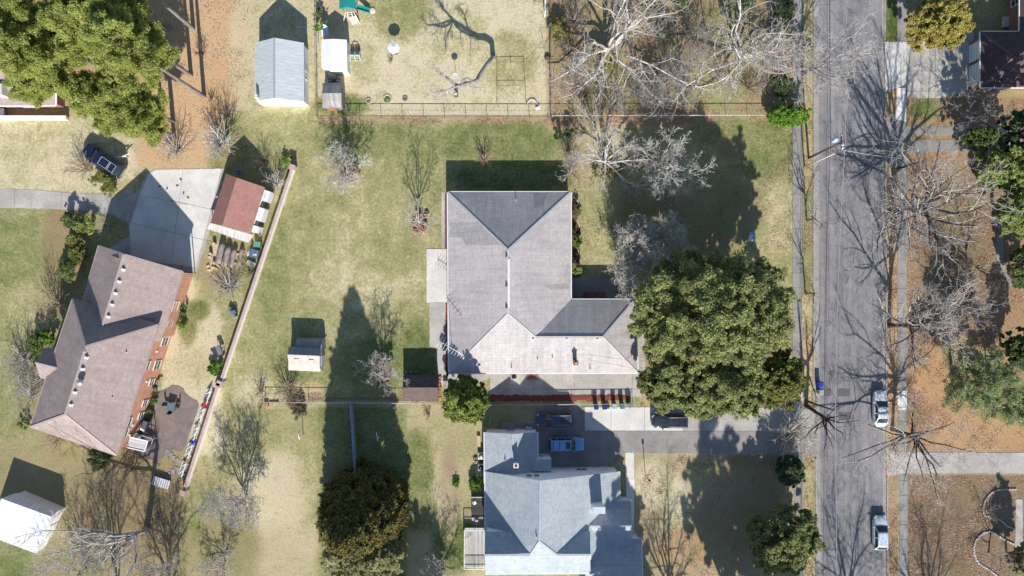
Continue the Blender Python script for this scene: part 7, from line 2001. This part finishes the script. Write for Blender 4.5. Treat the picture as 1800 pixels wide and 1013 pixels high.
# bare shrubs
for i, (sx, sy, h, r, bk, n, dens, lab) in enumerate((
    (381, 248, 3.2, 38, 'white', 30, 1.1, 'white many stemmed shrub on orange needles above the concrete drive'),
    (303, 262, 2.6, 32, 'pale', 24, 1.0, 'pale shrub beside the tail of the pine grove'),
    (143, 296, 2.6, 30, 'tan', 24, 1.0, 'tan bare shrub on the west side of the navy wagon'),
    (180, 397, 2.0, 20, 'pale', 12, .8, 'pale twigs in the bed by the bend of the concrete drive'),
    (86, 535, 3.2, 40, 'tan', 24, 1.0, 'tan bare shrub west of the brown hips'),
    (62, 668, 3.4, 44, 'pale', 26, 1.1, 'grey bare shrub south of the little porch roof'),
    (30, 640, 3.2, 38, 'pale', 24, 1.1, 'pale bare shrub further west of the little porch roof'),
    (40, 700, 2.8, 34, 'pale', 20, 1.0, 'grey bare shrub at the south west corner of the brown hips'),
    (95, 775, 1.6, 26, 'tan', 14, .9, 'low tan twigs along the south eave of the brown hips'),
    (230, 825, 1.4, 24, 'brown', 14, .9, 'low reddish brown twigs below the white framed lean-to'),
    (400, 505, 1.5, 36, 'pale', 26, 1.1, 'soft pale grey shrub beside the log pile'),
    (438, 478, 1.6, 18, 'brown', 12, .9, 'brown twiggy shrub between the logs and brick wall'),
    (452, 352, 2.2, 24, 'brown', 26, .9, 'brown brush behind the white side of the red shed'),
    (482, 320, 2.0, 24, 'pale', 24, .9, 'grey brush near the north pier of the brick wall'),
    (462, 280, 1.8, 20, 'brown', 12, .8, 'dark brush in the shadow north of the red shed'),
    (505, 690, 2.4, 28, 'tan', 30, .9, 'pale spreading bush at the west end of the wire fence'),
    (455, 688, 1.5, 14, 'brown', 12, .9, 'small brown bush west of the pale spreading one'),
    (850, 278, 1.7, 17, 'tan', 26, .35, 'spiky tan yucca like plant in the shadow of the grey roof'),
    (1006, 300, 2.8, 28, 'tan', 18, 1.0, 'brown twiggy bush at the north east corner of the grey roof'),
    (1000, 262, 2.4, 20, 'brown', 14, .9, 'brown twiggy bush between the dark column shrubs and grey roof'),
    (1394, 768, 3.0, 40, 'white', 44, 1.2, 'white feathery weeping bush at the mouth of the driveway'),
    (352, 92, 1.4, 15, 'brown', 12, .7, 'reddish bare bush between pine trunk shadows'),
    (686, 105, .9, 7, 'brown', 9, .4, 'small dead brown plant just below the parasol'),
    (843, 857, 1.3, 10, 'brown', 12, .8, 'pinkish brown bush beside the dark deck'),
    (1010, 30, 2.6, 26, 'grey', 16, 1.0, 'grey brush at the top left of the western sycamore'),
    (1160, 60, 3.0, 30, 'grey', 16, 1.0, 'grey brush between the two sycamores near the top'),
    (1175, 135, 3.0, 30, 'brown', 16, 1.0, 'brown brush between the two sycamores near the wire fence'),
    (1120, 160, 2.6, 30, 'grey', 16, 1.0, 'grey brush under the right limbs of the western sycamore'),
    (1030, 165, 2.2, 26, 'brown', 14, 1.0, 'brown brush under the long low limb of the western sycamore'),
    (1000, 90, 2.4, 28, 'brown', 18, 1.0, 'brown brush beside the dividing fence, level with the garden plot'),
    (1110, 30, 2.6, 30, 'brown', 18, 1.0, 'brown brush at the top edge right of the western sycamore'),
    (1225, 60, 2.6, 30, 'grey', 18, 1.0, 'grey brush at the top edge left of the eastern sycamore'),
    (1205, 165, 2.4, 30, 'grey', 18, 1.0, 'grey brush under the left limbs of the eastern sycamore'),
    (1320, 150, 2.0, 26, 'brown', 18, 1.0, 'brown brush just above the white topped wire fence'),
    (1080, 180, 2.0, 26, 'grey', 18, 1.0, 'grey brush above the west end of the white topped fence'),
    (1725, 560, 2.2, 34, 'brown', 18, 1.0, 'brown brush among the limbs of the dark trunked leaning tree'),
    (1640, 330, 2.2, 34, 'brown', 18, 1.0, 'brown brush north of the biggest bare tree'),
    (1348, 150, 2.2, 22, 'brown', 14, 1.0, 'brown brush beside the dark evergreen shrub'),
    (370, 170, .7, 11, 'brown', 10, .6, 'ring of brown twigs at the foot of the thickest pine'),
    (395, 205, 1.6, 26, 'brown', 14, .7, 'thin brown brush above the white many stemmed shrub'),
    (752, 728, .8, 8, 'brown', 9, .6, 'small dead brown plant south of the brown shed'),
    (1745, 900, 1.4, 18, 'grey', 12, .9, 'grey twiggy shrub inside the upper stone edging'),
    (1690, 655, 2.0, 30, 'grey', 14, .9, 'grey brush below the dark trunked tree east of the street'),
    (1650, 440, 2.0, 34, 'brown', 14, .9, 'brown brush under the biggest bare tree'))):
    x, y = B(sx, sy, h * .55)
    bare_shrub(lab, x, y, h, r / K * .92, 200 + i, bk, n, 2, dens, r0={'white': .085, 'pale': .058}.get(bk, .045))

# trees standing just beyond the bottom edge, whose shadows fall into the photograph
for i, (x, y, h, sp, lab) in enumerate(((212, 1105, 16, 4.0, 'tall bare tree beyond the bottom edge, shading the bent trunk'), (306, 1130, 15, 3.6, 'tall bare tree beyond the bottom edge, left of the grey round tree'), (1185, 1130, 13, 4.5, 'broad bare tree beyond the bottom edge, right of the blue grey roofs'), (1500, 1170, 16, 6.0, 'broad bare tree beyond the bottom edge over the street'), (770, 1150, 14, 4.5, 'bare tree beyond the bottom edge, shading the wooden deck'), (1640, 1180, 15, 5.5, 'broad bare tree beyond the bottom edge east of the street'))):
    bare_tree(lab, x, y, h, sp, 300 + i, 'grey', .24, .4, 9, dens=.8, group='bare trees beyond the bottom edge')
leafy('dense evergreen beyond the bottom edge that shades the east wings of the blue grey roofs', 1096, 1122, 16, 4.6, 4.2, 321, 'oak', .05, 80, 900, .36, .3)
leafy('evergreen beyond the bottom edge that shades the strip beside the wooden deck', 742, 1135, 12.5, 4.4, 4.0, 322, 'oak', .2, 60, 400, .34, .24)
leafy('western one of the two tall evergreens beyond the bottom edge that shade the driveway', 1292, 1160, 20.5, 5.7, 5.0, 320, 'oak', .2, 60, 700, .38, .26)
leafy('eastern one of the two tall evergreens beyond the bottom edge that shade the driveway', 1362, 1150, 15.5, 4.8, 4.8, 323, 'oak', .2, 60, 500, .38, .26)

# ------------------------------------------------------------------ fallen leaves and grass tufts
def scatter(name, label, regions, n, size, mat, seed, z=.03, up=2.0):
    rs = np.random.RandomState(seed); P = []
    w = np.array([r[4] * (r[2] - r[0]) * (r[3] - r[1]) for r in regions], float); w /= w.sum()
    for r, k in zip(regions, (w * n).astype(int)):
        x = rs.uniform(r[0], r[2], k * 3); y = rs.uniform(r[1], r[3], k * 3)
        dn = np.sin(x * .052 + 1.3 * np.sin(y * .041)) + np.sin(y * .063 + 1.7 * np.sin(x * .037)) + .8 * np.sin(x * .17 + y * .13) + .6 * np.sin(y * .29 - x * .21)
        kp = np.argsort(-(dn + rs.normal(0, .9, k * 3)))[:k]; x = x[kp]; y = y[kp]
        P.append(np.stack([(x - CX) / K, (CY - y) / K, rs.uniform(z * .5, z * 1.5, len(x))], 1))
    P = np.concatenate(P); N = len(P)
    nrm = rs.normal(size=(N, 3)) * .5 + np.array([0, 0, up]); nrm /= np.linalg.norm(nrm, axis=1)[:, None]
    u = np.cross(nrm, rs.normal(size=(N, 3))); u /= np.linalg.norm(u, axis=1)[:, None]; v = np.cross(nrm, u)
    s = size * rs.uniform(.6, 1.4, N)[:, None]
    V = np.stack([P - u * s * .6, P - v * s * .4, P + u * s * .6, P + v * s * .4], 1).reshape(-1, 3)
    V[:, 2] = np.maximum(V[:, 2], .012)
    o = fast_mesh(name, V, np.arange(N * 4).reshape(-1, 4), LF[mat]); tag(o, label, 'leaves', None, 'stuff')
scatter('fallen_leaves', 'scattered dry brown and orange leaves lying on the lawns, verges and yards', [(1594, 270, 1800, 790, 1.2), (1594, 836, 1800, 1013, .9), (1556, 292, 1579, 1013, 1.4), (970, 0, 1390, 205, .8), (560, 205, 1395, 217, 2.2), (1000, 220, 1390, 440, .35), (1412, 200, 1431, 1013, 1.0), (270, 0, 445, 290, .25), (1594, 176, 1800, 222, 1.2), (1130, 800, 1400, 1013, .35), (180, 800, 330, 1013, .4), (1125, 560, 1400, 716, .8), (470, 690, 850, 712, .8)], 60000, .13, 'fallen', 5)
